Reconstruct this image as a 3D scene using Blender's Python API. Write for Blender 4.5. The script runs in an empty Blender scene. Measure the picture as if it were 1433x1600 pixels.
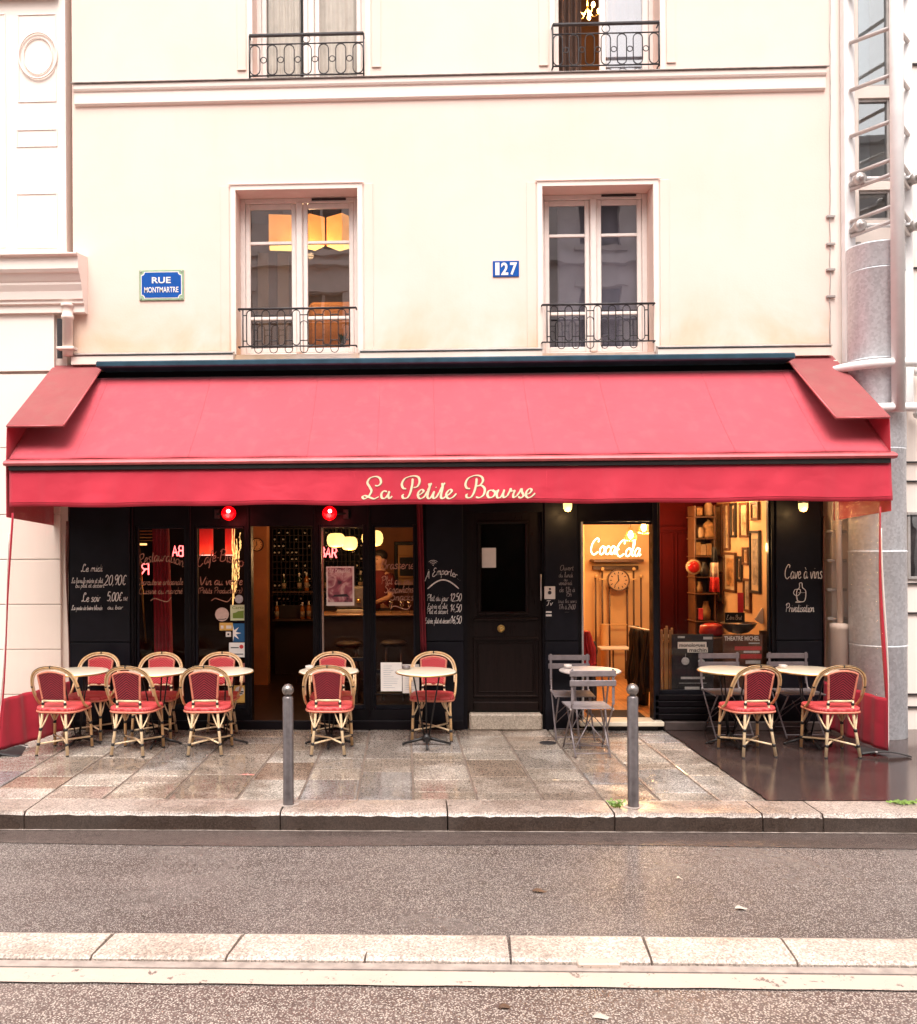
import bpy, math, random
from mathutils import Vector, Matrix
R = math.radians
random.seed(7)
# ------------------------------------------------------------------ camera, sky, sun, exposure
C = bpy.context.scene.collection
scn = bpy.context.scene
W_, H_ = 1433.0, 1600.0
FPX, CX, CY = 1400.0, 606.0, 850.0          # focal length and principal point in photo pixels
D = 9.66                                     # camera to facade
CAM = Vector((0.0, -D, 2.0))
YAW, ROLL = R(1.8), 0.006
cd = bpy.data.cameras.new("camera"); cam = bpy.data.objects.new("camera", cd); C.objects.link(cam)
cd.sensor_fit = 'VERTICAL'; cd.sensor_height = 24.0; cd.sensor_width = 24.0 * W_ / H_
cd.lens = FPX / H_ * 24.0
cd.shift_x = (W_ / 2 - CX) / H_; cd.shift_y = (CY - H_ / 2) / H_
cd.clip_start = 0.05; cd.clip_end = 300
cam.matrix_world = Matrix.Translation(CAM) @ Matrix.Rotation(YAW, 4, 'Z') @ Matrix.Rotation(R(90), 4, 'X') @ Matrix.Rotation(-ROLL, 4, 'Z')
scn.camera = cam
SUN_EL, SUN_AZ = R(60), R(182)               # azimuth clockwise from +y: the sun stands high behind the camera
world = bpy.data.worlds.new("World"); scn.world = world; world.use_nodes = True
wn = world.node_tree.nodes; wl = world.node_tree.links; wn.clear()
sky = wn.new('ShaderNodeTexSky'); sky.sky_type = 'NISHITA'; sky.sun_disc = False
sky.sun_elevation = SUN_EL; sky.sun_rotation = SUN_AZ; sky.dust_density = 4; sky.air_density = 1.0; sky.ozone_density = 1
hs = wn.new('ShaderNodeHueSaturation'); hs.inputs['Saturation'].default_value = 0.12
tint = wn.new('ShaderNodeMix'); tint.data_type = 'RGBA'; tint.blend_type = 'MULTIPLY'; tint.inputs[0].default_value = 1
tint.inputs[7].default_value = (1.0, 0.95, 0.92, 1)
bg = wn.new('ShaderNodeBackground'); bg.inputs['Strength'].default_value = 0.15
wo = wn.new('ShaderNodeOutputWorld')
wl.new(sky.outputs[0], hs.inputs['Color']); wl.new(hs.outputs[0], tint.inputs[6]); wl.new(tint.outputs[2], bg.inputs['Color']); wl.new(bg.outputs[0], wo.inputs['Surface'])
sd = bpy.data.lights.new("sun", 'SUN'); sun = bpy.data.objects.new("sun", sd); C.objects.link(sun)
sd.energy = 1.5; sd.angle = R(38); sd.color = (1.0, 0.95, 0.90)
sdir = Vector((math.sin(SUN_AZ) * math.cos(SUN_EL), math.cos(SUN_AZ) * math.cos(SUN_EL), math.sin(SUN_EL)))
sun.rotation_euler = sdir.to_track_quat('Z', 'Y').to_euler()
scn.view_settings.view_transform = 'Standard'; scn.view_settings.look = 'None'
scn.view_settings.exposure = 1.12; scn.view_settings.gamma = 1
scn.render.engine = 'CYCLES'
scn.cycles.use_denoising = True
scn.cycles.max_bounces = 8; scn.cycles.transparent_max_bounces = 24; scn.cycles.caustics_reflective = False; scn.cycles.caustics_refractive = False
scn.cycles.sample_clamp_indirect = 6

# ------------------------------------------------------------------ photo pixel -> point on a plane of the place (a ruler for real positions)
F_ = Vector((-math.sin(YAW), math.cos(YAW), 0)); R_ = Vector((math.cos(YAW), math.sin(YAW), 0)); U_ = Vector((0, 0, 1))
def ray(px, py):
    u = (px - CX) / FPX; v = (CY - py) / FPX
    u0 = u * math.cos(ROLL) + v * math.sin(ROLL); v0 = -u * math.sin(ROLL) + v * math.cos(ROLL)
    return F_ + u0 * R_ + v0 * U_
def P(px, py, y=0.0):
    d = ray(px, py); t = (y - CAM.y) / d.y; p = CAM + t * d; return p
def PX(px, y=0.0, py=850): return P(px, py, y).x
def PZ(py, y=0.0, px=700): return P(px, py, y).z
def G(px, py, z=0.0):
    d = ray(px, py); t = (z - CAM.z) / d.z; return CAM + t * d
def S(px, py, x):
    d = ray(px, py); t = (x - CAM.x) / d.x; return CAM + t * d

# ------------------------------------------------------------------ materials
def nodes(name):
    m = bpy.data.materials.new(name); m.use_nodes = True
    nt = m.node_tree; nt.nodes.clear()
    out = nt.nodes.new('ShaderNodeOutputMaterial'); b = nt.nodes.new('ShaderNodeBsdfPrincipled')
    nt.links.new(b.outputs[0], out.inputs['Surface'])
    return m, nt, b, out
def coord(nt, kind='obj', scale=None):
    if kind == 'pos':
        o = nt.nodes.new('ShaderNodeNewGeometry').outputs['Position']
    else:
        o = nt.nodes.new('ShaderNodeTexCoord').outputs['Object']
    if scale:
        mp = nt.nodes.new('ShaderNodeMapping'); mp.inputs['Scale'].default_value = scale
        nt.links.new(o, mp.inputs['Vector']); o = mp.outputs[0]
    return o
def noise(nt, vec, scale, detail=4, rough=.55, dist=0):
    n = nt.nodes.new('ShaderNodeTexNoise'); n.inputs['Scale'].default_value = scale; n.inputs['Detail'].default_value = detail
    n.inputs['Roughness'].default_value = rough; n.inputs['Distortion'].default_value = dist
    nt.links.new(vec, n.inputs['Vector']); return n.outputs['Fac']
def ramp(nt, fac, stops):
    r = nt.nodes.new('ShaderNodeValToRGB'); e = r.color_ramp.elements
    while len(e) < len(stops): e.new(0.5)
    for i, (p, c) in enumerate(stops):
        e[i].position = p; e[i].color = (c if len(c) == 4 else (*c, 1)) if not isinstance(c, (int, float)) else (c, c, c, 1)
    nt.links.new(fac, r.inputs[0]); return r.outputs[0]
def mixc(nt, fac, a, b, mode='MIX'):
    n = nt.nodes.new('ShaderNodeMix'); n.data_type = 'RGBA'; n.blend_type = mode
    for idx, v in ((0, fac), (6, a), (7, b)):
        if isinstance(v, (int, float)): n.inputs[idx].default_value = v
        elif isinstance(v, tuple): n.inputs[idx].default_value = (*v, 1)
        else: nt.links.new(v, n.inputs[idx])
    return n.outputs[2]
def math_(nt, op, a, b=None, c=None):
    n = nt.nodes.new('ShaderNodeMath'); n.operation = op
    for i, v in enumerate((a, b, c)):
        if v is None: continue
        if isinstance(v, (int, float)): n.inputs[i].default_value = v
        else: nt.links.new(v, n.inputs[i])
    return n.outputs[0]
def bump(nt, b, h, strength=.3, dist=.01):
    n = nt.nodes.new('ShaderNodeBump'); n.inputs['Strength'].default_value = strength; n.inputs['Distance'].default_value = dist
    nt.links.new(h, n.inputs['Height']); nt.links.new(n.outputs[0], b.inputs['Normal']); return n
def M(name, col, rough=.5, metal=0, var=.12, vs=6, bmp=0, bs=60, k='obj', spec=.5, emit=None, es=0, sheen=0, stretch=None, rvar=0):
    m, nt, b, out = nodes(name)
    v = coord(nt, k, stretch)
    f = noise(nt, v, vs, 5)
    lo = tuple(c * (1 - var) for c in col); hi = tuple(min(1, c * (1 + var)) for c in col)
    nt.links.new(ramp(nt, f, [(.3, lo), (.7, hi)]), b.inputs['Base Color'])
    b.inputs['Roughness'].default_value = rough; b.inputs['Metallic'].default_value = metal
    b.inputs['Specular IOR Level'].default_value = spec
    if rvar:
        nt.links.new(ramp(nt, noise(nt, v, vs * 1.7, 4), [(.3, max(0, rough - rvar)), (.7, min(1, rough + rvar))]), b.inputs['Roughness'])
    if sheen: b.inputs['Sheen Weight'].default_value = sheen
    if bmp: bump(nt, b, noise(nt, v, bs, 4), bmp, .004)
    if emit:
        b.inputs['Emission Color'].default_value = (*emit, 1); b.inputs['Emission Strength'].default_value = es
    return m
def GLASS(name, refl=.08, tint=(1, 1, 1), rough=.0, wav=0):
    m = bpy.data.materials.new(name); m.use_nodes = True; nt = m.node_tree; nt.nodes.clear()
    out = nt.nodes.new('ShaderNodeOutputMaterial'); mx = nt.nodes.new('ShaderNodeMixShader')
    tr = nt.nodes.new('ShaderNodeBsdfTransparent'); gl = nt.nodes.new('ShaderNodeBsdfGlossy'); gl.inputs['Roughness'].default_value = rough
    tr.inputs[0].default_value = (*tint, 1)
    lw = nt.nodes.new('ShaderNodeLayerWeight'); lw.inputs[0].default_value = .25
    f = math_(nt, 'MULTIPLY_ADD', lw.outputs['Fresnel'], .35, refl)
    nt.links.new(f, mx.inputs[0]); nt.links.new(tr.outputs[0], mx.inputs[1]); nt.links.new(gl.outputs[0], mx.inputs[2])
    nt.links.new(mx.outputs[0], out.inputs[0])
    if wav:
        bn = nt.nodes.new('ShaderNodeBump'); bn.inputs['Strength'].default_value = wav; bn.inputs['Distance'].default_value = .02
        nt.links.new(noise(nt, coord(nt, 'pos'), 2.2, 2), bn.inputs['Height']); nt.links.new(bn.outputs[0], gl.inputs['Normal'])
    return m
def EMIT(name, col, s, var=0):
    m, nt, b, out = nodes(name)
    b.inputs['Base Color'].default_value = (*col, 1); b.inputs['Emission Color'].default_value = (*col, 1); b.inputs['Emission Strength'].default_value = s
    if var:
        f = noise(nt, coord(nt), 9, 3)
        nt.links.new(ramp(nt, f, [(.3, tuple(c * (1 - var) for c in col)), (.7, col)]), b.inputs['Emission Color'])
    return m

def facade_mat(name, base, stain, amount=.5, zlow=3.9):
    m, nt, b, out = nodes(name)
    v = coord(nt, 'pos'); sep = nt.nodes.new('ShaderNodeSeparateXYZ'); nt.links.new(v, sep.inputs[0])
    big = noise(nt, v, .9, 6, .6, .3); fine = noise(nt, v, 7, 6, .6)
    streak = noise(nt, coord(nt, 'pos', (5, 5, .35)), 1.6, 5, .6)
    foot = ramp(nt, math_(nt, 'MULTIPLY_ADD', sep.outputs[2], 1.0 / .9, -zlow / .9), [(0, 1.0), (1, 0.0)])
    s1 = math_(nt, 'MULTIPLY', ramp(nt, big, [(.40, 0), (.62, 1)]), math_(nt, 'MULTIPLY_ADD', foot, .75, .10))
    s2 = math_(nt, 'MULTIPLY', ramp(nt, streak, [(.55, 0), (.85, 1)]), .06)
    s = math_(nt, 'MULTIPLY', math_(nt, 'ADD', s1, s2), amount)
    c0 = mixc(nt, ramp(nt, fine, [(.3, 0), (.8, .2)]), base, tuple(x * .95 for x in base))
    nt.links.new(mixc(nt, s, c0, stain), b.inputs['Base Color'])
    b.inputs['Roughness'].default_value = .85
    bump(nt, b, noise(nt, v, 45, 5, .65), .22, .006)
    return m
mat = {}
WHITE = (.84, .64, .565)
mat['stucco'] = facade_mat('stucco', WHITE, (.66, .42, .24), 1.1)
mat['trim'] = facade_mat('trim', (.87, .74, .67), (.62, .42, .28), .5)
mat['stone_pale'] = facade_mat('stone_pale', (.87, .75, .68), (.66, .56, .50), .35, 0)
mat['white_paint'] = M('white_paint', (.80, .70, .65), .4, var=.05, vs=12, bmp=.05)
mat['zinc'] = M('zinc', (.46, .42, .40), .45, .5, var=.2, vs=9, bmp=.1, bs=30)
mat['iron'] = M('iron', (.035, .03, .032), .5, .3, var=.3, vs=30, bmp=.1)
mat['navy'] = M('navy', (.0035, .0022, .0034), .45, var=.35, vs=5, bmp=.12, bs=35, rvar=.12, spec=.18)
mat['navy_panel'] = M('navy_panel', (.0052, .0046, .0078), .5, var=.45, vs=3, bmp=.15, bs=40, rvar=.15, spec=.2)
mat['board'] = M('board', (.012, .012, .015), .55, var=.5, vs=4, bmp=.05, bs=70, rvar=.1, spec=.3)
mat['door_wood'] = M('door_wood', (.009, .0042, .0036), .38, var=.4, vs=6, bmp=.25, bs=22, stretch=(8, 8, .6), rvar=.12, spec=.2)
mat['chalk'] = M('chalk', (.72, .66, .62), .9, var=.25, vs=60)
mat['chalk_dim'] = M('chalk_dim', (.26, .22, .21), .9, var=.35, vs=60)
mat['gold_letter'] = M('gold_letter', (.42, .20, .13), .6, var=.3, vs=40)
mat['glass'] = GLASS('glass', .006, (.94, .92, .90), 0, .02)
mat['glass_up'] = GLASS('glass_up', .27, (.84, .84, .88), 0, .05)
mat['glass_far'] = GLASS('glass_far', .25, (.85, .92, .95), 0, .08)
mat['brass'] = M('brass', (.55, .36, .12), .3, 1, var=.2, vs=12)
mat['steel'] = M('steel', (.19, .165, .165), .42, .75, var=.25, vs=14, bmp=.3, bs=18, rvar=.1)
mat['steel_ball'] = M('steel_ball', (.27, .24, .225), .32, .8, var=.35, vs=30, bmp=.4, bs=40, rvar=.12)
mat['frame_white'] = M('frame_white', (.86, .83, .82), .45, 0, var=.06, vs=6, bmp=.08)
mat['black'] = M('black', (.012, .010, .010), .45, .1, var=.3)
mat['rubber'] = M('rubber', (.018, .016, .016), .6, var=.3, bmp=.3)
mat['marble'] = M('marble', (.74, .66, .52), .16, var=.07, vs=9)
mat['rattan'] = M('rattan', (.62, .38, .18), .38, var=.28, vs=22, stretch=(1, 1, .5), bmp=.12, bs=90)
mat['rattan_pale'] = M('rattan_pale', (.74, .55, .34), .4, var=.2, vs=22, bmp=.1, bs=90)
mat['binding'] = M('binding', (.62, .20, .13), .42, var=.2, vs=40, bmp=.2, bs=150)
mat['band'] = M('band', (.02, .015, .013), .4, var=.3)
mat['grey_metal'] = M('grey_metal', (.215, .18, .185), .38, .25, var=.15, vs=18)
mat['grey_table'] = M('grey_table', (.55, .49, .47), .3, .2, var=.08, vs=10)
mat['paper'] = M('paper', (.75, .68, .62), .8, var=.05, vs=10)
mat['mirror_gold'] = M('mirror_gold', (.8, .45, .15), .25, 1, var=.4, vs=14)

def weave(name, dark, light, freq=95, chev=.75, rough=.5, plane='xz'):
    """woven plastic cane: chevron rows, light strands over a dark ground"""
    m, nt, b, out = nodes(name)
    v = coord(nt); sep = nt.nodes.new('ShaderNodeSeparateXYZ'); nt.links.new(v, sep.inputs[0])
    ax, az = sep.outputs[0], sep.outputs[2 if plane == 'xz' else 1]
    zz = math_(nt, 'MULTIPLY', math_(nt, 'ABSOLUTE', ax), chev)
    t = math_(nt, 'MULTIPLY', math_(nt, 'ADD', zz, az), freq * 6.283 / 2)
    s = math_(nt, 'MULTIPLY_ADD', math_(nt, 'SINE', t), .5, .5)
    s2 = math_(nt, 'MULTIPLY_ADD', math_(nt, 'SINE', math_(nt, 'MULTIPLY', ax, freq * 6.283)), .5, .5)
    h = math_(nt, 'MULTIPLY_ADD', s2, .3, math_(nt, 'MULTIPLY', s, .7))
    n = noise(nt, v, 25, 3)
    f = math_(nt, 'MULTIPLY_ADD', n, .3, math_(nt, 'ADD', h, -.15))
    nt.links.new(ramp(nt, f, [(.40, dark), (.72, light)]), b.inputs['Base Color'])
    b.inputs['Roughness'].default_value = rough; b.inputs['Specular IOR Level'].default_value = .35
    bump(nt, b, h, .6, .003); return m
mat['weave_back'] = weave('weave_back', (.032, .0015, .005), (.36, .03, .045), 84)
mat['weave_front'] = weave('weave_front', (.34, .015, .022), (.62, .075, .08), 84)
mat['weave_seat'] = weave('weave_seat', (.52, .045, .05), (.66, .11, .11), 120, .2, .45, 'xy')

def fabric(name, col, dirt=.25):
    m, nt, b, out = nodes(name)
    v = coord(nt, 'pos')
    n1 = noise(nt, v, 1.3, 5, .6, .4); n2 = noise(nt, coord(nt, 'pos', (6, 6, .8)), 1.2, 5)
    c = mixc(nt, ramp(nt, n1, [(.35, 0), (.75, dirt)]), col, tuple(x * .72 for x in col))
    c = mixc(nt, ramp(nt, n2, [(.5, 0), (.85, dirt)]), c, (col[0] * .85, col[1] * 1.5 + .02, col[2] * 1.3 + .01))
    nt.links.new(c, b.inputs['Base Color'])
    b.inputs['Roughness'].default_value = .75; b.inputs['Sheen Weight'].default_value = .15
    wr = noise(nt, coord(nt, 'pos', (1.5, 1.5, 2.2)), 1.5, 2, .45, .4)
    h = math_(nt, 'ADD', math_(nt, 'MULTIPLY_ADD', wr, 2.0, math_(nt, 'MULTIPLY', noise(nt, v, 5, 3), .25)), math_(nt, 'MULTIPLY', noise(nt, v, 260, 2), .10))
    bump(nt, b, h, .35, .03)
    return m
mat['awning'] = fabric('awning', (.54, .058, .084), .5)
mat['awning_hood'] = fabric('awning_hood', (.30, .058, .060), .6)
mat['awning_val'] = fabric('awning_val', (.55, .018, .046), .3)
mat['awning_bar'] = M('awning_bar', (.55, .12, .13), .4, .2, var=.15)
mat['awning_case'] = M('awning_case', (.028, .072, .105), .3, .2, var=.25)
mat['letter_cream'] = M('letter_cream', (.80, .62, .42), .7, var=.08)

def granite(name, stops, sc=55, wet=.35, wet_lo=.16, wet_hi=.5, dark=.55, isl=True, bm=.35, grain=.5):
    """stone: colour per slab, speckle, and wet patches that are darker and glossier"""
    m, nt, b, out = nodes(name)
    v = coord(nt, 'pos')
    if isl:
        g = nt.nodes.new('ShaderNodeNewGeometry'); c = ramp(nt, g.outputs['Random Per Island'], stops)
    else:
        c = ramp(nt, noise(nt, v, .8, 4), stops)
    sp = nt.nodes.new('ShaderNodeTexVoronoi'); sp.inputs['Scale'].default_value = sc * 2.2; nt.links.new(v, sp.inputs['Vector'])
    bw = nt.nodes.new('ShaderNodeRGBToBW'); nt.links.new(sp.outputs['Color'], bw.inputs[0])
    c = mixc(nt, grain, c, ramp(nt, bw.outputs[0], [(.15, .35), (.5, .9), (.85, 1.6)]), 'MULTIPLY')
    c = mixc(nt, .35, c, ramp(nt, noise(nt, v, 5, 6, .65), [(.3, .5), (.7, 1.25)]), 'MULTIPLY')
    w = ramp(nt, noise(nt, v, 1.1, 5, .6, .5), [(wet - .08, 1), (wet + .14, 0)])
    nt.links.new(mixc(nt, w, c, mixc(nt, 1.0, c, (dark, dark * .93, dark * .88), 'MULTIPLY')), b.inputs['Base Color'])
    nt.links.new(math_(nt, 'MULTIPLY_ADD', w, wet_lo - wet_hi, wet_hi), b.inputs['Roughness'])
    b.inputs['Specular IOR Level'].default_value = .6
    h = math_(nt, 'MULTIPLY_ADD', noise(nt, v, 9, 5), .8, math_(nt, 'MULTIPLY', bw.outputs[0], .25))
    bump(nt, b, h, bm, .008)
    return m
mat['slab'] = granite('slab', [(0, (.36, .26, .20)), (.2, (.56, .48, .40)), (.4, (.33, .32, .33)), (.6, (.64, .57, .49)), (.8, (.44, .36, .30)), (1, (.60, .53, .46))], 55, .55, .03, .17, .50, bm=.16, grain=.85)
mat['mortar'] = M('mortar', (.17, .125, .10), .8, var=.35, vs=30, bmp=.5, k='pos')
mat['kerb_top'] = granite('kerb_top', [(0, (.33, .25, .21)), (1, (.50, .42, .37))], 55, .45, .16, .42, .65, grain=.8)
mat['kerb_face'] = granite('kerb_face', [(0, (.060, .043, .035)), (1, (.085, .060, .048))], 50, .5, .2, .5, .8, bm=.7)  # darker than the top for grime, with its weaker light painted in too
mat['separator'] = granite('separator', [(0, (.54, .45, .39)), (1, (.68, .57, .49))], 50, .36, .2, .5, .70, grain=.7, bm=.6)
def asphalt(name, lo, hi, stone, sc, wet, rl, rh, amt=.5, dens=.45, bm=.6):
    m, nt, b, out = nodes(name)
    v = coord(nt, 'pos')
    vo = nt.nodes.new('ShaderNodeTexVoronoi'); vo.inputs['Scale'].default_value = sc; nt.links.new(v, vo.inputs['Vector'])
    bw = nt.nodes.new('ShaderNodeRGBToBW'); nt.links.new(vo.outputs['Color'], bw.inputs[0])
    base = ramp(nt, noise(nt, v, .9, 6, .6, .3), [(.3, lo), (.7, hi)])
    base = mixc(nt, .5, base, ramp(nt, noise(nt, coord(nt, 'pos', (.25, 1.6, 1)), 1.3, 6, .65, .8), [(.34, (.50, .43, .40)), (.5, (1, 1, 1)), (.66, (1.35, 1.32, 1.3))]), 'MULTIPLY')
    base = mixc(nt, ramp(nt, noise(nt, v, 3.3, 3, .5, 1.5), [(.66, 0), (.72, .45)]), base, tuple(x * .55 for x in lo))
    stones = ramp(nt, bw.outputs[0], [(dens, 0), (dens + .18, 1)])
    edge = ramp(nt, vo.outputs['Distance'], [(.25, 1), (.6, 0)])
    f = math_(nt, 'MULTIPLY', math_(nt, 'MULTIPLY', stones, edge), amt)
    c = mixc(nt, f, base, stone)
    c = mixc(nt, .4, c, ramp(nt, noise(nt, v, 26, 4, .7), [(.35, .55), (.65, 1.3)]), 'MULTIPLY')
    nt.links.new(c, b.inputs['Base Color'])
    nt.links.new(ramp(nt, noise(nt, v, .7, 5, .6, .6), [(wet, rl), (wet + .25, rh)]), b.inputs['Roughness'])
    b.inputs['Specular IOR Level'].default_value = .55
    h = math_(nt, 'MULTIPLY_ADD', edge, .5, noise(nt, v, sc * .6, 3))
    bump(nt, b, h, bm, .006)
    return m
mat['road'] = asphalt('road', (.115, .090, .083), (.165, .137, .127), (.74, .66, .60), 125, .48, .14, .42, .62, .40)
mat['road_near'] = asphalt('road_near', (.135, .092, .082), (.18, .136, .120), (.80, .70, .61), 105, .4, .2, .45, .8, .32)
mat['gutter'] = asphalt('gutter', (.10, .075, .068), (.13, .10, .09), (.3, .25, .2), 120, .5, .10, .25, .3, .55, .25)
mat['asphalt_wet'] = asphalt('asphalt_wet', (.046, .029, .027), (.068, .045, .040), (.4, .3, .25), 130, .6, .035, .13, .25, .72, .05)
m_, nt_, b_, o_ = nodes('road_paint'); v_ = coord(nt_, 'pos')
nt_.links.new(mixc(nt_, ramp(nt_, noise(nt_, v_, 11, 6, .75, .5), [(.60, 0), (.63, 1)]), mixc(nt_, noise(nt_, v_, 3, 5), (.68, .545, .465), (.56, .45, .375)), (.20, .15, .13)), b_.inputs['Base Color']); b_.inputs['Roughness'].default_value = .5
bump(nt_, b_, noise(nt_, v_, 120, 3), .4, .004); mat['road_paint'] = m_
mat['concrete'] = M('concrete', (.42, .35, .31), .5, var=.25, vs=14, bmp=.5, bs=60, k='pos')

# ------------------------------------------------------------------ mesh builder
class MB:
    def __init__(s): s.v = []; s.f = []; s.sm = []
    def add(s, vs, fs, smooth=False):
        o = len(s.v); s.v += [Vector(x) for x in vs]; s.f += [tuple(i + o for i in f) for f in fs]; s.sm += [smooth] * len(fs); return s
    def box(s, x0, x1, y0, y1, z0, z1, m=None):
        vs = [(x, y, z) for z in (z0, z1) for y in (y0, y1) for x in (x0, x1)]
        if m: vs = [m @ Vector(v) for v in vs]
        return s.add(vs, [(0, 2, 3, 1), (4, 5, 7, 6), (0, 1, 5, 4), (1, 3, 7, 5), (3, 2, 6, 7), (2, 0, 4, 6)])
    def bbox(s, x0, x1, y0, y1, z0, z1, r=.01, m=None):
        """box with chamfered edges"""
        lo = (x0, y0, z0); hi = (x1, y1, z1); r = min(r, (x1 - x0) * .45, (y1 - y0) * .45, (z1 - z0) * .45)
        vs = []; idx = {}
        for cx_ in (0, 1):
            for cy_ in (0, 1):
                for cz_ in (0, 1):
                    c = (cx_, cy_, cz_)
                    for ax in range(3):
                        p = [ (hi[i] if c[i] else lo[i]) if i == ax else ((hi[i] - r) if c[i] else (lo[i] + r)) for i in range(3)]
                        idx[(c, ax)] = len(vs); vs.append(Vector(p))
        fs = []
        for ax in range(3):
            a, b = [i for i in range(3) if i != ax]
            for sgn in (0, 1):
                q = []
                for (u, v) in ((0, 0), (1, 0), (1, 1), (0, 1)):
                    c = [0, 0, 0]; c[ax] = sgn; c[a] = u; c[b] = v; q.append(idx[(tuple(c), ax)])
                fs.append(tuple(q))
        for ax in range(3):
            a, b = [i for i in range(3) if i != ax]
            for u in (0, 1):
                for v in (0, 1):
                    c0 = [0, 0, 0]; c0[a] = u; c0[b] = v; c1 = list(c0); c1[ax] = 1; c0 = tuple(c0); c1 = tuple(c1)
                    fs.append((idx[(c0, a)], idx[(c1, a)], idx[(c1, b)], idx[(c0, b)]))
        for c in [(i, j, k) for i in (0, 1) for j in (0, 1) for k in (0, 1)]:
            fs.append((idx[(c, 0)], idx[(c, 1)], idx[(c, 2)]))
        if m: vs = [m @ v for v in vs]
        return s.add(vs, fs)
    def tube(s, pts, r, seg=8, closed=False, caps=True, flat=None):
        pts = [Vector(p) for p in pts]; n = len(pts); rr = r if isinstance(r, (list, tuple)) else [r] * n
        rings = []; prev = None
        for i in range(n):
            a = pts[i - 1] if (i > 0 or closed) else pts[i]; b = pts[(i + 1) % n] if (i < n - 1 or closed) else pts[i]
            t = (b - a).normalized()
            if prev is None:
                up = Vector((0, 0, 1)) if abs(t.z) < .9 else Vector((0, 1, 0))
                nrm = (up - up.dot(t) * t).normalized()
            else:
                nrm = prev - prev.dot(t) * t
                nrm = nrm.normalized() if nrm.length > 1e-6 else prev
            prev = nrm; bi = t.cross(nrm)
            fl = flat or 1.0
            rings.append([pts[i] + rr[i] * (math.cos(2 * math.pi * k / seg) * nrm + fl * math.sin(2 * math.pi * k / seg) * bi) for k in range(seg)])
        vs = [v for ring in rings for v in ring]; fs = []
        for i in range(n if closed else n - 1):
            j = (i + 1) % n
            for k in range(seg):
                fs.append((i * seg + k, i * seg + (k + 1) % seg, j * seg + (k + 1) % seg, j * seg + k))
        s.add(vs, fs, True)
        if not closed and caps:
            o = len(s.v) - len(vs)
            s.f.append(tuple(o + k for k in range(seg - 1, -1, -1))); s.sm.append(False)
            s.f.append(tuple(o + (n - 1) * seg + k for k in range(seg))); s.sm.append(False)
        return s
    def lathe(s, prof, c=(0, 0, 0), seg=24, axis='z', smooth=True):
        c = Vector(c); vs = []
        for (r, h) in prof:
            for k in range(seg):
                a = 2 * math.pi * k / seg; u, v = r * math.cos(a), r * math.sin(a)
                vs.append(c + (Vector((u, v, h)) if axis == 'z' else Vector((u, h, v)) if axis == 'y' else Vector((h, u, v))))
        fs = []
        for i in range(len(prof) - 1):
            for k in range(seg):
                fs.append((i * seg + k, i * seg + (k + 1) % seg, (i + 1) * seg + (k + 1) % seg, (i + 1) * seg + k))
        fs.append(tuple(range(seg - 1, -1, -1))); fs.append(tuple((len(prof) - 1) * seg + k for k in range(seg)))
        return s.add(vs, fs, smooth)
    def ball(s, c, r, seg=16, rings=10, sc=(1, 1, 1)):
        c = Vector(c); vs = []; fs = []
        for i in range(rings + 1):
            th = math.pi * i / rings
            for k in range(seg):
                ph = 2 * math.pi * k / seg
                vs.append(c + Vector((r * sc[0] * math.sin(th) * math.cos(ph), r * sc[1] * math.sin(th) * math.sin(ph), r * sc[2] * math.cos(th))))
        for i in range(rings):
            for k in range(seg):
                fs.append((i * seg + k, (i + 1) * seg + k, (i + 1) * seg + (k + 1) % seg, i * seg + (k + 1) % seg))
        return s.add(vs, fs, True)
    def prism(s, pts, y0, y1, smooth=False):
        """polygon in x,z between y0 and y1"""
        n = len(pts); vs = [(p[0], y0, p[1]) for p in pts] + [(p[0], y1, p[1]) for p in pts]
        fs = [tuple(range(n)), tuple(range(2 * n - 1, n - 1, -1))] + [(i, i + n, (i + 1) % n + n, (i + 1) % n) for i in range(n)]
        return s.add(vs, fs, smooth)
    def profx(s, pts, x0, x1):
        """polygon in y,z swept along x"""
        n = len(pts); vs = [(x0, p[0], p[1]) for p in pts] + [(x1, p[0], p[1]) for p in pts]
        fs = [tuple(range(n)), tuple(range(2 * n - 1, n - 1, -1))] + [(i, i + n, (i + 1) % n + n, (i + 1) % n) for i in range(n)]
        return s.add(vs, fs)
    def grid(s, fn, nu, nv, smooth=True):
        vs = [fn(i / nu, j / nv) for j in range(nv + 1) for i in range(nu + 1)]
        fs = [(j * (nu + 1) + i, j * (nu + 1) + i + 1, (j + 1) * (nu + 1) + i + 1, (j + 1) * (nu + 1) + i) for j in range(nv) for i in range(nu)]
        return s.add(vs, fs, smooth)
    def sheet(s, fn, nu, nv, off):
        """grid with thickness: off is a vector"""
        off = Vector(off); n = (nu + 1) * (nv + 1)
        vs = [Vector(fn(i / nu, j / nv)) for j in range(nv + 1) for i in range(nu + 1)]
        vs += [v + off for v in vs[:n]]
        W = nu + 1
        fs = [(j * W + i, j * W + i + 1, (j + 1) * W + i + 1, (j + 1) * W + i) for j in range(nv) for i in range(nu)]
        fs += [tuple(n + k for k in reversed(f)) for f in fs[:]]
        for i in range(nu):
            fs.append((i, i + n, i + 1 + n, i + 1)); a = nv * W + i; fs.append((a, a + 1, a + 1 + n, a + n))
        for j in range(nv):
            a = j * W; fs.append((a, a + W, a + W + n, a + n)); a = j * W + nu; fs.append((a, a + n, a + W + n, a + W))
        return s.add(vs, fs, True)
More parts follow.
